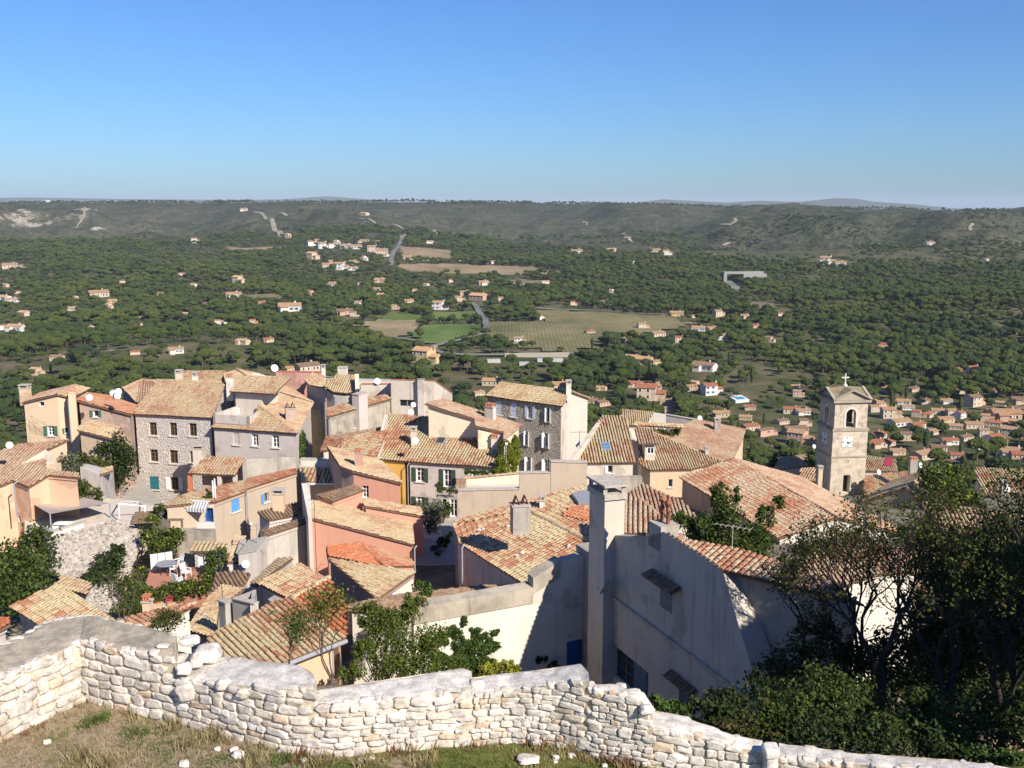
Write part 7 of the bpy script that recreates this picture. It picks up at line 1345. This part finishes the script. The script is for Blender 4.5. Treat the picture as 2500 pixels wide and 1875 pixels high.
B('dark_tree', 'tall tree in deep shade between the rose house and the stone house', 'tree', [(280, 1110, 80, 1.3, 1.2, 1.6), (275, 1150, 80, 1.2, 1.2, 1.6), (300, 1130, 81, 1.0, 1.0, 1.6), (262, 1095, 79.5, .7, .7, .8)], LD, leaf=.12, dens=160, seed=23, mat2=LG)
B('garden_shrub', 'bushy plants along the top of the mauve house garden wall', 'shrub', [(230, 1128, 76.5, 1.0, .5, .4), (205, 1120, 77, .7, .5, .4), (250, 1140, 76, .6, .5, .4)], LG, leaf=.09, dens=300, seed=24, mat2=LR)
B('garden_shrub', 'leafy planting beside the pergola above the rubble bank', 'shrub', [(300, 1255, 70, .7, .5, .4), (335, 1250, 71, .6, .5, .4), (228, 1255, 71, .9, .5, .4), (275, 1245, 72, .7, .5, .4)], LG, leaf=.09, dens=300, seed=25, mat2=LD)
B('garden_shrub', 'green plants climbing the pole left of the patio hedge', 'shrub', [(315, 1480, 52, .7, .5, .6), (335, 1460, 54, .5, .5, .8), (300, 1500, 50, .6, .5, .4), (350, 1490, 51, .5, .4, .4)], LG, leaf=.08, dens=330, seed=26, mat2=LR)
B('garden_shrub', 'green shrub at the foot of the shade-darkened red side wall in the lane', 'shrub', [(1025, 1440, 48, .5, .4, .5), (1040, 1455, 47, .35, .3, .3)], LI, leaf=.08, dens=420, seed=27)
B('ivy', 'yellow-green creeper covering the end wall of the skylight house', 'ivy', [(IVY_WALL[0].lerp(IVY_WALL[1], f) and (0, 0, 0, 0, 0, 0)) or None for f in ()] or [(1234, 1100, 77.0, .4, .25, 1.0), (1258, 1120, 79.5, .25, .9, 1.0), (1230, 1160, 76.2, .4, .2, .6), (1240, 1120, 77.2, .5, .25, 1.1), (1225, 1135, 76, .4, .2, .8), (1252, 1085, 79, .35, .6, 1.0), (1250, 1140, 79, .3, .8, .5), (1222, 1150, 75.6, .5, .15, .35)], LB, leaf=.09, dens=1100, seed=28, stems=False)
B('ivy', 'dark creeper hanging under the eaves of the skylight house', 'ivy', [(1185, 1155, 75.8, 1.0, .12, .2), (1140, 1152, 76.1, .9, .12, .16), (1205, 1160, 75.7, .4, .12, .3)], LI, leaf=.08, dens=420, seed=29, stems=False)
B('ivy', 'bright green ivy column beside the drainpipe of the terrace house', 'ivy', [(733, 1090, 86.5, .25, .7, 1.0), (731, 1110, 86, .22, .7, .8), (736, 1065, 88, .25, .6, .6)], LI, leaf=.1, dens=330, seed=30, stems=False)
B('olive_tree', 'small grey-green olive tree in a round stone bed in the lane', 'tree', [(1046, 1262, 71, .9, .8, .9), (1062, 1240, 71, .6, .6, .6), (1030, 1240, 71.3, .6, .6, .5), (1058, 1285, 70.6, .7, .6, .5)], LO, leaf=.07, dens=330, seed=31)
B('potted_plants', 'leafy potted plants at the door behind the olive tree', 'plants', [(1080, 1250, 74, .4, .4, .7), (1092, 1240, 74, .4, .3, .6), (1072, 1265, 73.5, .3, .3, .4)], LG, leaf=.07, dens=420, seed=32)
B('balcony_flowers', 'green and reddish balcony plants above the doorway', 'plants', [(1085, 1196, 75.6, .5, .2, .2), (1105, 1198, 75.4, .5, .2, .2), (1072, 1186, 75.8, .3, .2, .25)], LG, leaf=.06, dens=900, seed=33, mat2=LR, stems=False)
B('potted_plants', 'dark round shrub on the shadow line of the lane', 'plants', [(1085, 1325, 68, .4, .4, .4), (1065, 1345, 66, .35, .3, .3)], LD, leaf=.07, dens=600, seed=34, mat2=LR)
B('potted_plants', 'small yellow-green plant in a white pot on the lane', 'plants', [(1098, 1310, 69.5, .25, .25, .3)], LY, leaf=.06, dens=900, seed=35)
B('courtyard_plants', 'leafy vines in the dark courtyard behind the striped roof strip', 'plants', [(1600, 1058, 100, 1.2, .5, .45), (1630, 1062, 99.5, 1.0, .5, .4), (1650, 1055, 100, .6, .4, .35)], LG, leaf=.09, dens=300, seed=36, mat2=LI, stems=False)
B('roof_plant', 'small round bush on the pink awning roof beside the pipes', 'shrub', [(507, 1214, 67.5, .45, .4, .35)], LG, leaf=.07, dens=500, seed=37)
# ------------------------------------------------------------ dishes, antennas, patio, terrace, lane
gd = 'satellite dishes on the village roofs'
for u, v, Y, rr, lab in ((218, 971, 82.5, .28, 'white dish above the green shuttered window of the rose house'), (276, 960, 84, .3, 'grey dish, left of the cluster of three on the rose house roof'), (289, 956, 83.5, .28, 'white dish, upper of the cluster of three on the rose house roof'), (287, 967, 83, .27, 'white dish, lowest of the cluster of three on the rose house roof'), (23, 1087, 68, .24, 'white dish at the left edge above the peach house roof'),
    (670, 899, 106, .4, 'large white dish on the left corner of the pink block'), (641, 924, 103, .36, 'white dish beside the white chimney stacks before the pink block'), (1009, 988, 88, .24, 'upper white dish below the wooden balcony grille'), (1003, 1007, 87, .28, 'lower white dish below the wooden balcony grille'), (1014, 1076, 77.5, .27, 'white dish in the middle of the skylight house roof'), (820, 1136, 75.5, .26, 'white dish at the right end of the white gutter house'),
    (599, 1377, 57.5, .24, 'white dish in the shaded yard beside the brown roofs'), (1708, 1022, 107, .33, 'white dish behind the ridge of the dormer house'), (1428, 1037, 104, .18, 'small white dish on the cream gable of the shuttered house'), (1408, 1082, 79, .3, 'grey dish mounted beside the tv antenna left of the steep roof'), (2145, 1153, 106, .3, 'white dish on the striped roof just right of the bell tower'), (2247, 1136, 104, .3, 'white dish on the red capped chimney right of the bell tower'),
    (2460, 1192, 91, .34, 'white dish on the grey chimney at the right edge'), (2105, 1270, 60, .3, 'white dish above the white wall behind the bare trees'), (1987, 1090, 107, .24, 'white dish on the left edge of the bell tower'), (1480, 1436, 43, .42, 'large grey dish facing away on the shaded whitewashed wall'), (921, 931, 95, .32, 'round white dish on the flat roof left of the parapet house')):
    dish(u, v, Y, rr, lab, tint='grey' if 'grey dish' in lab else 'white', grp=gd, face=(.45, -.75, .35) if v != 1436 else (-.55, .2, .3))
ga = 'tv antennas on the village roofs'
antenna(P(858, 1000, 90), 3.6, 'thin tv mast on the round-fronted house', 3, .5, grp=ga); antenna(P(789, 1205, 66), 2.4, 'tv mast standing between the rust roof and the striped gutter house', 7, 1.2, 50, grp=ga); antenna(P(1414, 1105, 77), 1.8, 'tv antenna with long horizontal boom left of the steep roof', 9, 1.5, 5, grp=ga)
antenna(P(1787, 1345, 40), 1.15, 'broad pale tv antenna with wide bars in front of the feathery tree', 7, 1.5, -30, grp=ga, col=plain('antenna_pale', (.45, .43, .33), .5)); antenna(P(773, 1395, 54), 4.6, 'tall lattice tv mast against the salmon wall', 5, .7, 30, grp=ga); antenna(P(1002, 995, 89), 3.2, 'thin mast on the white parapet house', 3, .5, grp=ga); antenna(P(1203, 1005, 98), 2.6, 'tv antenna in front of the shuttered stone house left corner', 8, 1, 10, grp=ga); antenna(P(547, 1530, 44), 3.8, 'metal mast rising from the square grey chimney', 4, .6, 20, grp=ga)
antenna(P(832, 1110, 79), 2.0, 'short mast on the ridge of the sandy roof below the old stone house', 3, .4, grp=ga); antenna(P(700, 1030, 90), 1.6, 'thin mast beside the chimney on the terrace house', 2, .3, grp=ga)
WHT = FRAMES['white']; WOOD = plain('weathered_wood', (.22, .15, .10), .9, .1, .3)
# rubble bank and cafe terrace at the left
bank = empty('rubble_bank', PZ(250, 1400, -25), 'steep white rubble bank and stone retaining wall below the shaded terrace', 'stone bank'); mb = MB(); RB = stonemat('white_rubble', [(.52, .47, .43), (.44, .40, .37), (.58, .53, .49), (.38, .35, .32)]); GROUT = WM['dirty']
tp = [P(127, 1298, 63.5), P(200, 1288, 64.5), P(285, 1268, 66.5), P(330, 1278, 67), P(368, 1285, 67.2)]; bt = [P(127, 1392, 60.5), P(170, 1418, 60), P(215, 1480, 57.5), P(285, 1500, 57), P(322, 1360, 64)]
n = 46; mm = 34; grid = []
for i in range(n + 1):
    f = i / n * 4; k = min(3, int(f)); f -= k; a = tp[k].lerp(tp[k + 1], f); b = bt[k].lerp(bt[k + 1], f); row = []
    for j in range(mm + 1): g = j / mm; p = a.lerp(b, g); p.y -= .9 * math.sin(math.pi * g) * .5; p.z += .25 * float(fbm(p.x * 2 + 40, p.z * 2 + 40, 1.3, 3)); row.append(p)
    grid.append(row)
for i in range(n):
    for j in range(mm): mb.poly([grid[i][j], grid[i][j + 1], grid[i + 1][j + 1], grid[i + 1][j]], GROUT)
mb.build('earth_core', bank); mb = MB(); random.seed(4)
for k in range(2600):
    i = random.random() * n; j = random.random() * mm; i0, j0 = min(n - 1, int(i)), min(mm - 1, int(j)); p = grid[i0][j0].lerp(grid[i0 + 1][j0 + 1], .5) + Vector((random.uniform(-.12, .12), random.uniform(-.1, .0), random.uniform(-.1, .1))); s_ = random.uniform(.07, .17)
    blob(mb, p, Vector((1, 0, 0)), Vector((0, 1, 0)), Vector((0, 0, 1)), s_ * 1.2, s_, s_ * .8, RB, k * .7, 1, None, .4, .75)
mb.build('rubble', bank)
slab = MB(); zt = -21.9; fp = [PZ(60, 1300, zt), PZ(127, 1298, zt), PZ(285, 1268, zt), PZ(375, 1282, zt - .3), PZ(375, 1240, zt - .3), PZ(250, 1215, zt), PZ(60, 1225, zt)]; slab.prism([Vector((p.x, p.y, zt)) for p in fp], -27, WM['pale']); o = slab.build('terrace_floor'); tag(o, kind='structure')
h = House('terrace_parapet', 'white retaining wall at the left corner of the cafe terrace', 'white', 'sand', -27, cat='wall'); a, b = P(126, 1300, 62.8), P(205, 1276, 64.3); h.thin(a, b, -26.5, .3); h.thin(P(88, 1292, 64.5), P(125, 1302, 62.8), -26.5, .3, 'bluegrey')
# lane paving
pv = MB(); PAVE = stucco('lane_paving', (.42, .385, .34), .3); q = [PZ(255, 1230, -24.6), PZ(330, 1235, -24.6), PZ(420, 1260, -24.6), PZ(400, 1235, -24.6), PZ(332, 1150, -24.6), PZ(262, 1150, -24.6)]; pv.prism([p + Vector((0, 0, .1)) for p in q], -26.5, PAVE); o = pv.build('pavement'); tag(o, kind='structure')
pv = MB(); q = [PZ(985, 1500, -24.4), PZ(1130, 1500, -24.4), PZ(1125, 1270, -24.4), PZ(985, 1270, -24.4)]; pv.prism(q, -27, PAVE); o = pv.build('road'); tag(o, kind='structure')
r_ = empty('stone_planter', PZ(1046, 1316, -24.4), 'round stone edged bed at the foot of the olive tree', 'planter'); m = MB(); c = PZ(1046, 1312, -24.4); m.lathe(c, [(1.0, -.1), (1.0, .28), (.82, .28), (.82, .15), (.01, .15)], STONEW, 20); m.build('stone_ring', r_)
# sun sail
r_ = empty('sun_sail', P(160, 1240, 66), 'large grey-brown shade sail stretched over the cafe terrace', 'shade sail'); m = MB(); SAIL = plain('sail_cloth', (.42, .36, .31), .8, .1, .05); A, B_, C_, D_ = P(76, 1228, 67.5), P(122, 1255, 63.5), P(268, 1229, 67.5), P(172, 1206, 71); NS = 14
def sp_(s, t): p = A.lerp(B_, t).lerp(D_.lerp(C_, t), s); p.z -= .35 * math.sin(math.pi * s) * math.sin(math.pi * t); w = .10 * math.sin(math.pi * s) * (2 * t - 1); return p
for i in range(NS):
    for j in range(NS): m.poly([sp_(i / NS, j / NS), sp_((i + 1) / NS, j / NS), sp_((i + 1) / NS, (j + 1) / NS), sp_(i / NS, (j + 1) / NS)], SAIL)
m.build('cloth', r_, True)
for p in (B_, C_, D_): m = MB(); m.tube(Vector((p.x, p.y, zt)), p, .05, .05, ZINC, 8); m.build('pole', r_)
for u, v, Y, lab in ((118, 1290, 64.5, 'left stack of white rimmed dark tables under the sail edge'), (155, 1278, 65.2, 'right pair of white rimmed tables under the sail edge')):
    r_ = empty('cafe_table', P(u, v, Y), lab, 'table', 'tables of the shaded terrace'); c = P(u, v, Y)
    m = MB(); m.box(c + Vector((-.6, -.35, .0)), (1.2, 0, 0), (0, .7, 0), (0, 0, .05), WHT); m.build('tabletop', r_)
    for sx in (-.5, .5):
        m = MB(); m.box(c + Vector((sx - .03, -.3, -.7)), (.06, 0, 0), (0, .6, 0), (0, 0, .7), METALD); m.build('leg', r_)
    m = MB(); m.box(c + Vector((-.6, -.75, -.3)), (1.2, 0, 0), (0, .25, 0), (0, 0, .05), WHT); m.build('bench', r_)
# pergola frame
r_ = empty('pergola', P(320, 1240, 68), 'thin white metal pergola frame above the rubble bank', 'pergola'); m = MB(); p0, p1, p2, p3 = P(289, 1230, 66.8), P(353, 1236, 67.5), P(293, 1222, 72), P(340, 1226, 72)
for p, b_ in ((p0, 1270), (p1, 1256), (p2, 1240), (p3, 1245)): m.tube(p, p - Vector((0, 0, 1.3)), .05, .05, WHT, 8)
for p, q in ((p0, p1), (p0, p2), (p1, p3), (p2, p3)): m.tube(p, q, .05, .05, WHT, 8)
m.build('frame', r_)
r_ = empty('timber_stack', P(345, 1270, 66), 'weathered plank table and benches beside the pergola', 'bench'); m = MB()
for k in range(5): m.box(P(320 + 2 * k, 1276 - 6 * k, 65.5 + .45 * k) - Vector((0, 0, .1)), (1.5, .25, 0), (-.04, .26, 0), (0, 0, .1), WOOD)
m.build('planks', r_)
# patio
zp = -23.15; pv = MB(); q = [PZ(350, 1437, zp), PZ(500, 1437, zp), PZ(510, 1385, zp), PZ(369, 1385, zp)]; pv.prism(q, -27, plain('terracotta_paving', (.42, .20, .135), .9, .1, .15)); o = pv.build('patio'); tag(o, kind='structure')
r_ = empty('patio_screen', PZ(364, 1395, zp), 'white panel screen with wooden trellis at the back left of the patio', 'screen'); m = MB(); a = PZ(369, 1396, zp); b = PZ(420, 1388, zp); t = (b - a); L = t.length; t.normalize()
for k in range(3): m.box(a + t * (k * .46) + Vector((0, 0, .0)), t * .42, (0, .04, 0), (0, 0, 1.15), plain('screen_panel', (.62, .58, .54), .7))
m.build('panel', r_); m = MB(); 
for k in range(5): m.tube(a + t * (1.42 + .11 * k), a + t * (1.42 + .11 * ((k + 3) % 5)) + Vector((0, 0, 1.35)), .015, .015, WOOD, 4); m.tube(a + t * 1.4 + Vector((0, 0, .1 + .28 * k)), a + t * 1.95 + Vector((0, 0, .1 + .28 * k)), .015, .015, WOOD, 4)
m.build('trellis', r_)
r_ = empty('garden_table', PZ(407, 1402, zp), 'round grey garden table on the terracotta patio', 'table'); c = PZ(407, 1402, zp); m = MB(); m.lathe(c, [(.01, .74), (.62, .74), (.64, .71), (.01, .70)][::-1], plain('table_grey', (.25, .26, .28), .5), 24); m.build('tabletop', r_)
for k in range(4): m = MB(); an = k * 1.57 + .6; m.tube(c + Vector((.35 * math.cos(an), .35 * math.sin(an), 0)), c + Vector((.15 * math.cos(an), .15 * math.sin(an), .7)), .025, .025, METALD, 6); m.build('leg', r_)
def chair(u, v, yaw, lab):
    c = PZ(u, v, zp); r_ = empty('garden_chair', c, lab, 'chair', 'white plastic chairs on the patio'); ca, sa = math.cos(R(yaw)), math.sin(R(yaw)); X = Vector((ca, sa, 0)); Y_ = Vector((-sa, ca, 0)); Z_ = Vector((0, 0, 1))
    m = MB(); m.box(c - X * .24 - Y_ * .22 + Z_ * .4, X * .48, Y_ * .44, Z_ * .04, WHT); m.build('seat', r_); m = MB()
    for k in range(5): m.box(c - X * (.22 - .09 * k) + Y_ * .2 + Z_ * .44, X * .07, Y_ * .03, Z_ * .46 + Y_ * .1, WHT)
    m.box(c - X * .24 + Y_ * .29 + Z_ * .88, X * .48, Y_ * .04, Z_ * .07, WHT); m.build('backrest', r_)
    for sx in (-1, 1):
        m = MB(); m.box(c + X * (.22 * sx - .03) - Y_ * .22 + Z_ * .62, X * .06, Y_ * .45, Z_ * .03, WHT); m.build('armrest', r_)
        for sy in (-1, 1): m = MB(); m.tube(c + X * .24 * sx + Y_ * .22 * sy, c + X * .21 * sx + Y_ * .19 * sy + Z_ * (.62 if sy < 0 else .42), .022, .028, WHT, 6); m.build('leg', r_)
chair(424, 1402, -70, 'white plastic chair right of the round garden table'); chair(436, 1390, -40, 'white plastic chair at the back of the patio near the shed'); chair(434, 1432, 150, 'white plastic chair at the front of the patio by the hedge'); chair(455, 1412, 60, 'white plastic chair between the flower pots')
for i, (u, v, s_, lab) in enumerate(((447, 1395, .28, 'square terracotta pot beside the white chair at the back'), (352, 1476, .2, 'pink flower pot on the ledge below the hedge, left'), (385, 1478, .18, 'small terracotta pot on the ledge below the hedge'), (413, 1478, .2, 'pink flower pot on the ledge below the hedge, right'), (445, 1478, .2, 'tall terracotta pot at the right end of the ledge'))):
    c = PZ(u, v, zp if i == 0 else -23.2); r_ = empty('flower_pot', c, lab, 'flower pot', 'pots around the patio'); m = MB(); m.lathe(c, [(s_ * .7, 0), (s_, s_ * 1.4), (s_ * 1.1, s_ * 1.4), (s_ * 1.1, s_ * 1.6), (s_ * .9, s_ * 1.6), (s_ * .9, s_ * 1.3), (.01, s_ * 1.3)], TERRA, 14); m.build('pot', r_); m = MB(); random.seed(i)
    for _ in range(160): leafquad(m, c + Vector((random.gauss(0, .12), random.gauss(0, .12), s_ * 1.6 + abs(random.gauss(0, .12)))), .04, leafmat('pink_petals', (.35, .03, .08), (.5, .06, .12), (.6, .12, .2), .2) if 'pink' in lab else LG)
    m.build('plant', r_)
m = MB(); q = [P(338, 1478, 54.5), P(452, 1480, 54.5), P(452, 1470, 55.4), P(338, 1468, 55.4)]; m.prism(q, -27, WM['cream']); o = m.build('garden_wall', None, False, q[0]); tag(o, 'low cream ledge wall carrying flower pots below the hedge', 'wall')
# awning, balcony
r_ = empty('awning', P(465, 1230, 66), 'grey and white striped awning over the shaded terrace door', 'awning'); m = MB(); a, b = P(436, 1219, 67), P(512, 1224, 66); SG = plain('awning_grey', (.30, .30, .30), .8, .1); n = 22; d = (b - a)
for k in range(n): m.add([a + d * (k / n), a + d * ((k + 1) / n), a + d * ((k + 1) / n) + Vector((0, -.7, -.35)), a + d * (k / n) + Vector((0, -.7, -.35)), a + d * ((k + 1) / n) + Vector((0, -.72, -.6)), a + d * (k / n) + Vector((0, -.72, -.6))], [[3, 2, 1, 0], [5, 4, 2, 3]], SG if k % 2 else WHT)
m.build('cloth', r_); m = MB(); m.tube(a, b, .04, .04, WHT, 6); m.build('roller', r_)
h = House('terrace_side_wall', 'shaded white wall and door under the striped awning', 'white', 'sand', -27, cat='wall'); h.win(500, 1240, 521, 1275, 'dblue', door=True, sill=False).win(455, 1245, 468, 1268, 'dblue', sill=False); h.block([P(440, 1232, 67.4), P(523, 1236, 66.6), P(524, 1234, 67), P(441, 1230, 67.8)], -24)
r_ = empty('balcony_rail', P(500, 1290, 64), 'white lattice balustrade on the ledge under the blue door', 'balustrade'); m = MB(); a, b = P(480, 1275, 64.6), P(524, 1275, 64); d = b - a
for k in range(12):
    for sg in (0, 1): m.tube(a + d * (k / 12) + Vector((0, 0, -.42 * sg)), a + d * ((k + 1) / 12) + Vector((0, 0, -.42 * (1 - sg))), .012, .012, WHT, 4)
m.tube(a, b, .02, .02, WHT, 5); m.tube(a - Vector((0, 0, .42)), b - Vector((0, 0, .42)), .02, .02, WHT, 5); m.build('lattice', r_)
m = MB(); m.prism([P(430, 1296, 64), P(526, 1300, 63.6), P(526, 1290, 66), P(440, 1286, 66.4)], -27, WM['dirty']); o = m.build('retaining_wall', None, False, P(430, 1296, 64)); tag(o, 'weathered base wall of the terrace under the blue door', 'wall')
r_ = empty('potting_table', P(428, 1275, 64), 'low wooden plant table under the awning with a pale flower pot', 'table'); m = MB(); c = P(428, 1270, 64); m.box(c + Vector((-.5, -.2, 0)), (1, 0, 0), (0, .4, 0), (0, 0, .06), WOOD); m.build('tabletop', r_)
for sx in (-.45, .4): m = MB(); m.box(c + Vector((sx, -.15, -.5)), (.06, 0, 0), (0, .3, 0), (0, 0, .5), WOOD); m.build('leg', r_)
# pipes and poles
r_ = empty('flue_pipes', P(522, 1215, 68), 'pair of tall white flue pipes standing on the tiled roof above the blue shutters', 'flue'); 
for k in (0, 1): m = MB(); c = P(521 + 5 * k, 1217, 67.6); m.tube(c - Vector((0, 0, .2)), c + Vector((0, 0, 1.3 + .15 * k)), .055, .055, WHT, 10); m.build('pipe', r_)
r_ = empty('steel_pole', P(631, 1365, 60), 'thin steel pole with small lamp between the shaded cottages', 'pole'); m = MB(); c = P(631, 1375, 59.5); m.tube(c, c + Vector((0, 0, 2.6)), .04, .035, ZINC, 8); m.build('shaft', r_); m = MB(); m.lathe(c + Vector((-.35, 0, 2.55)), [(.02, .12), (.09, .08), (.1, 0), (.02, -.04)], WHT, 10); m.tube(c + Vector((0, 0, 2.5)), c + Vector((-.35, 0, 2.6)), .02, .02, ZINC, 5); m.build('lamp', r_)
m = MB(); c = PZ(1797, 0, 0) if False else P(1345 + 76, 0, 1)
# balcony on the skylight house
r_ = empty('balcony', P(1095, 1200, 76), 'small dark iron balcony with plants on the skylight house front', 'balcony'); m = MB(); a, b = P(1066, 1208, 76.4), P(1120, 1210, 75.9); d = b - a; m.box(a + Vector((0, -.7, -.12)), d, (0, .9, 0), (0, 0, .1), COP); m.build('slab', r_); m = MB()
for k in range(15): m.tube(a + d * (k / 14) + Vector((0, -.68, 0)), a + d * (k / 14) + Vector((0, -.68, .85)), .012, .012, METALD, 4)
m.tube(a + Vector((0, -.68, .85)), b + Vector((0, -.68, .85)), .02, .02, METALD, 5); m.build('railing', r_)
# swimming pool and terrace in the suburb
g_ = G(1806, 980, 300); sc = g_.y / F; r_ = empty('swimming_pool', g_, 'small rectangular blue swimming pool with white surround beyond the village', 'swimming pool'); m = MB(); z = g_.z + 1.6; m.box(Vector((g_.x - 14 * sc, g_.y - 4.5, z - 2.6)), (36 * sc, 3, 0), (-6 * sc, 15, 0), (0, 0, 2.6), plain('pool_paving', (.7, .68, .62), .8)); m.build('surround', r_); m = MB(); m.box(Vector((g_.x - 8 * sc, g_.y - 2, z - .1)), (24 * sc, 2, 0), (-4 * sc, 8, 0), (0, 0, .15), plain('pool_water', (.03, .32, .50), .1, .5)); m.build('water', r_)
# lookout tower on the far ridge, bridge, sheds
g_ = G(116, 497, 3000) if False else P(116, 497, 4250); r_ = empty('lookout_tower', g_, 'tiny white lookout tower on the skyline at the far left', 'tower'); m = MB(); m.box(g_ + Vector((-8, 0, -12)), (16, 0, 0), (0, 12, 0), (0, 0, 18), VW['w']); m.build('shaft', r_); m = MB(); m.box(g_ + Vector((-11, -2, 6)), (22, 0, 0), (0, 16, 0), (0, 0, 8), VW['w']); m.build('cabin', r_)
g_ = G(1800, 690, 900); r_ = empty('motorway_bridge', g_, 'concrete motorway bridge crossing over the valley road on the right', 'bridge'); k = g_.y / F; m = MB(); m.box(g_ + Vector((-32 * k, 0, 13)), (100 * k, 12, 0), (-2, 14, 0), (0, 0, 3), plain('bridge_concrete', (.27, .26, .24), .9)); m.build('deck', r_); m = MB(); m.box(g_ + Vector((-34 * k, -2, -3)), (8 * k, 0, 0), (0, 16, 0), (0, 0, 16), MATS['bridge_concrete']); m.build('abutment', r_); m = MB(); m.box(g_ + Vector((14 * k, -2, -3)), (60 * k, 8, 0), (0, 16, 0), (0, 0, 16), MATS['bridge_concrete']); m.build('abutment', r_)
for i, (u0, u1, v, hgt, lab) in enumerate(((1312, 1375, 884, 3, 'long white shed roof among the trees beside the valley road'), (1268, 1292, 893, 3, 'small white shed left of the long shed'), (1030, 1150, 637, 4, 'long white greenhouse strip behind the brown fields'), (1232, 1390, 872, 4, 'long pale retaining wall along the valley road'), (1190, 1222, 886, 3, 'row of white vans parked beside the valley road'))):
    a = G(u0, v, 400); b = G(u1, v, 400); m = MB(); d = b - a; d.z = 0; m.box(Vector((a.x, a.y, min(a.z, b.z) - 2)), d, Vector((-d.y, d.x, 0)).normalized() * (6 if i != 3 else 1), (0, 0, hgt * .8 + 2 + abs(a.z - b.z)), plain('shed_grey', (.42, .41, .39), .8) if i != 3 else plain('pale_masonry', (.36, .31, .25), .9)); o = m.build('shed' if i < 3 else ('retaining_wall' if i == 3 else 'shed'), None, False, a); tag(o, lab if i < 4 else 'plain box standing for the row of white vans on the valley road', 'shed' if i != 3 else 'wall')  # the last box stands in for parked vans

# downpipes on the facades
def pipe(root_name, u0, v0, u1, v1, Y, r=.05):
    o = bpy.data.objects.get(root_name); a = P(u0, v0, Y); b = Vector((a.x, a.y, P(u1, v1, Y).z)); m = MB(); m.tube(a, b, r, r, ZINC, 8); m.tube(a, a + Vector((.12, .25, .12)), r, r, ZINC, 6); m.build('drainpipe', o)
pipe('terrace_house', 712, 1066, 716, 1120, 85.3); pipe('stone_house', 518, 1030, 518, 1150, 87.3); pipe('skylight_house', 995, 1136, 995, 1250, 77.9, .04); pipe('shuttered_stone_house', 1374, 1000, 1372, 1130, 97.5); pipe('big_salmon_house', 1012, 1340, 1008, 1400, 61.8); pipe('old_stone_house', 806, 1030, 806, 1070, 83.4); pipe('blue_shutter_house', 602, 1205, 600, 1300, 69.6); pipe('cream_house', 166, 975, 168, 1080, 83.5); pipe('peach_house', 34, 1182, 36, 1260, 65.6); pipe('near_roof_house', 1128, 1338, 1128, 1430, 56.5)
# cables slung between the houses
def cable(a, b, sag, lab):
    r_ = empty('cable', a, lab, 'cable', 'cables between the houses'); m = MB(); pr = a
    for k in range(1, 15): f = k / 14; p = a.lerp(b, f) - Vector((0, 0, sag * 4 * f * (1 - f))); m.tube(pr, p, .012, .012, METALD, 4, caps=False); pr = p
    m.build('wire', r_)
cable(P(76, 1015, 83.6), P(130, 1045, 83), .1, 'thin cable on the tall cream house running down to its green shutters'); cable(P(76, 1015, 83.6), P(95, 1078, 82), .1, 'thin cable on the tall cream house running steeply down'); cable(P(188, 1060, 79.5), P(240, 1130, 77), .15, 'thin cable crossing the low cream lean-to wall'); cable(P(763, 998, 92), P(795, 990, 90), .1, 'pale cable from the terrace house to the dark rubble wall'); cable(P(1375, 1032, 99), P(1425, 1036, 103), .12, 'thin cable across the cream gable of the shuttered house')
# ------------------------------------------------------------ haze over the whole scene
def haze():
    m = bpy.data.materials.new('haze_air'); m.use_nodes = True; nt = m.node_tree; nt.nodes.remove(nt.nodes['Principled BSDF'])
    v = nt.nodes.new('ShaderNodeVolumePrincipled'); v.inputs['Color'].default_value = (0.74, 0.85, 1.0, 1); v.inputs['Density'].default_value = HAZE; v.inputs['Anisotropy'].default_value = 0.0
    nt.links.new(v.outputs[0], nt.nodes['Material Output'].inputs['Volume'])
    mb = MB(); mb.box((-42000, -1000, -215), (84000, 0, 0), (0, 41500, 0), (0, 0, 380), m)
    o = mb.build('haze'); tag(o, 'thin blue haze lying over the valley and far hills', 'haze', kind='stuff')
HAZE = 3.8e-5
haze()
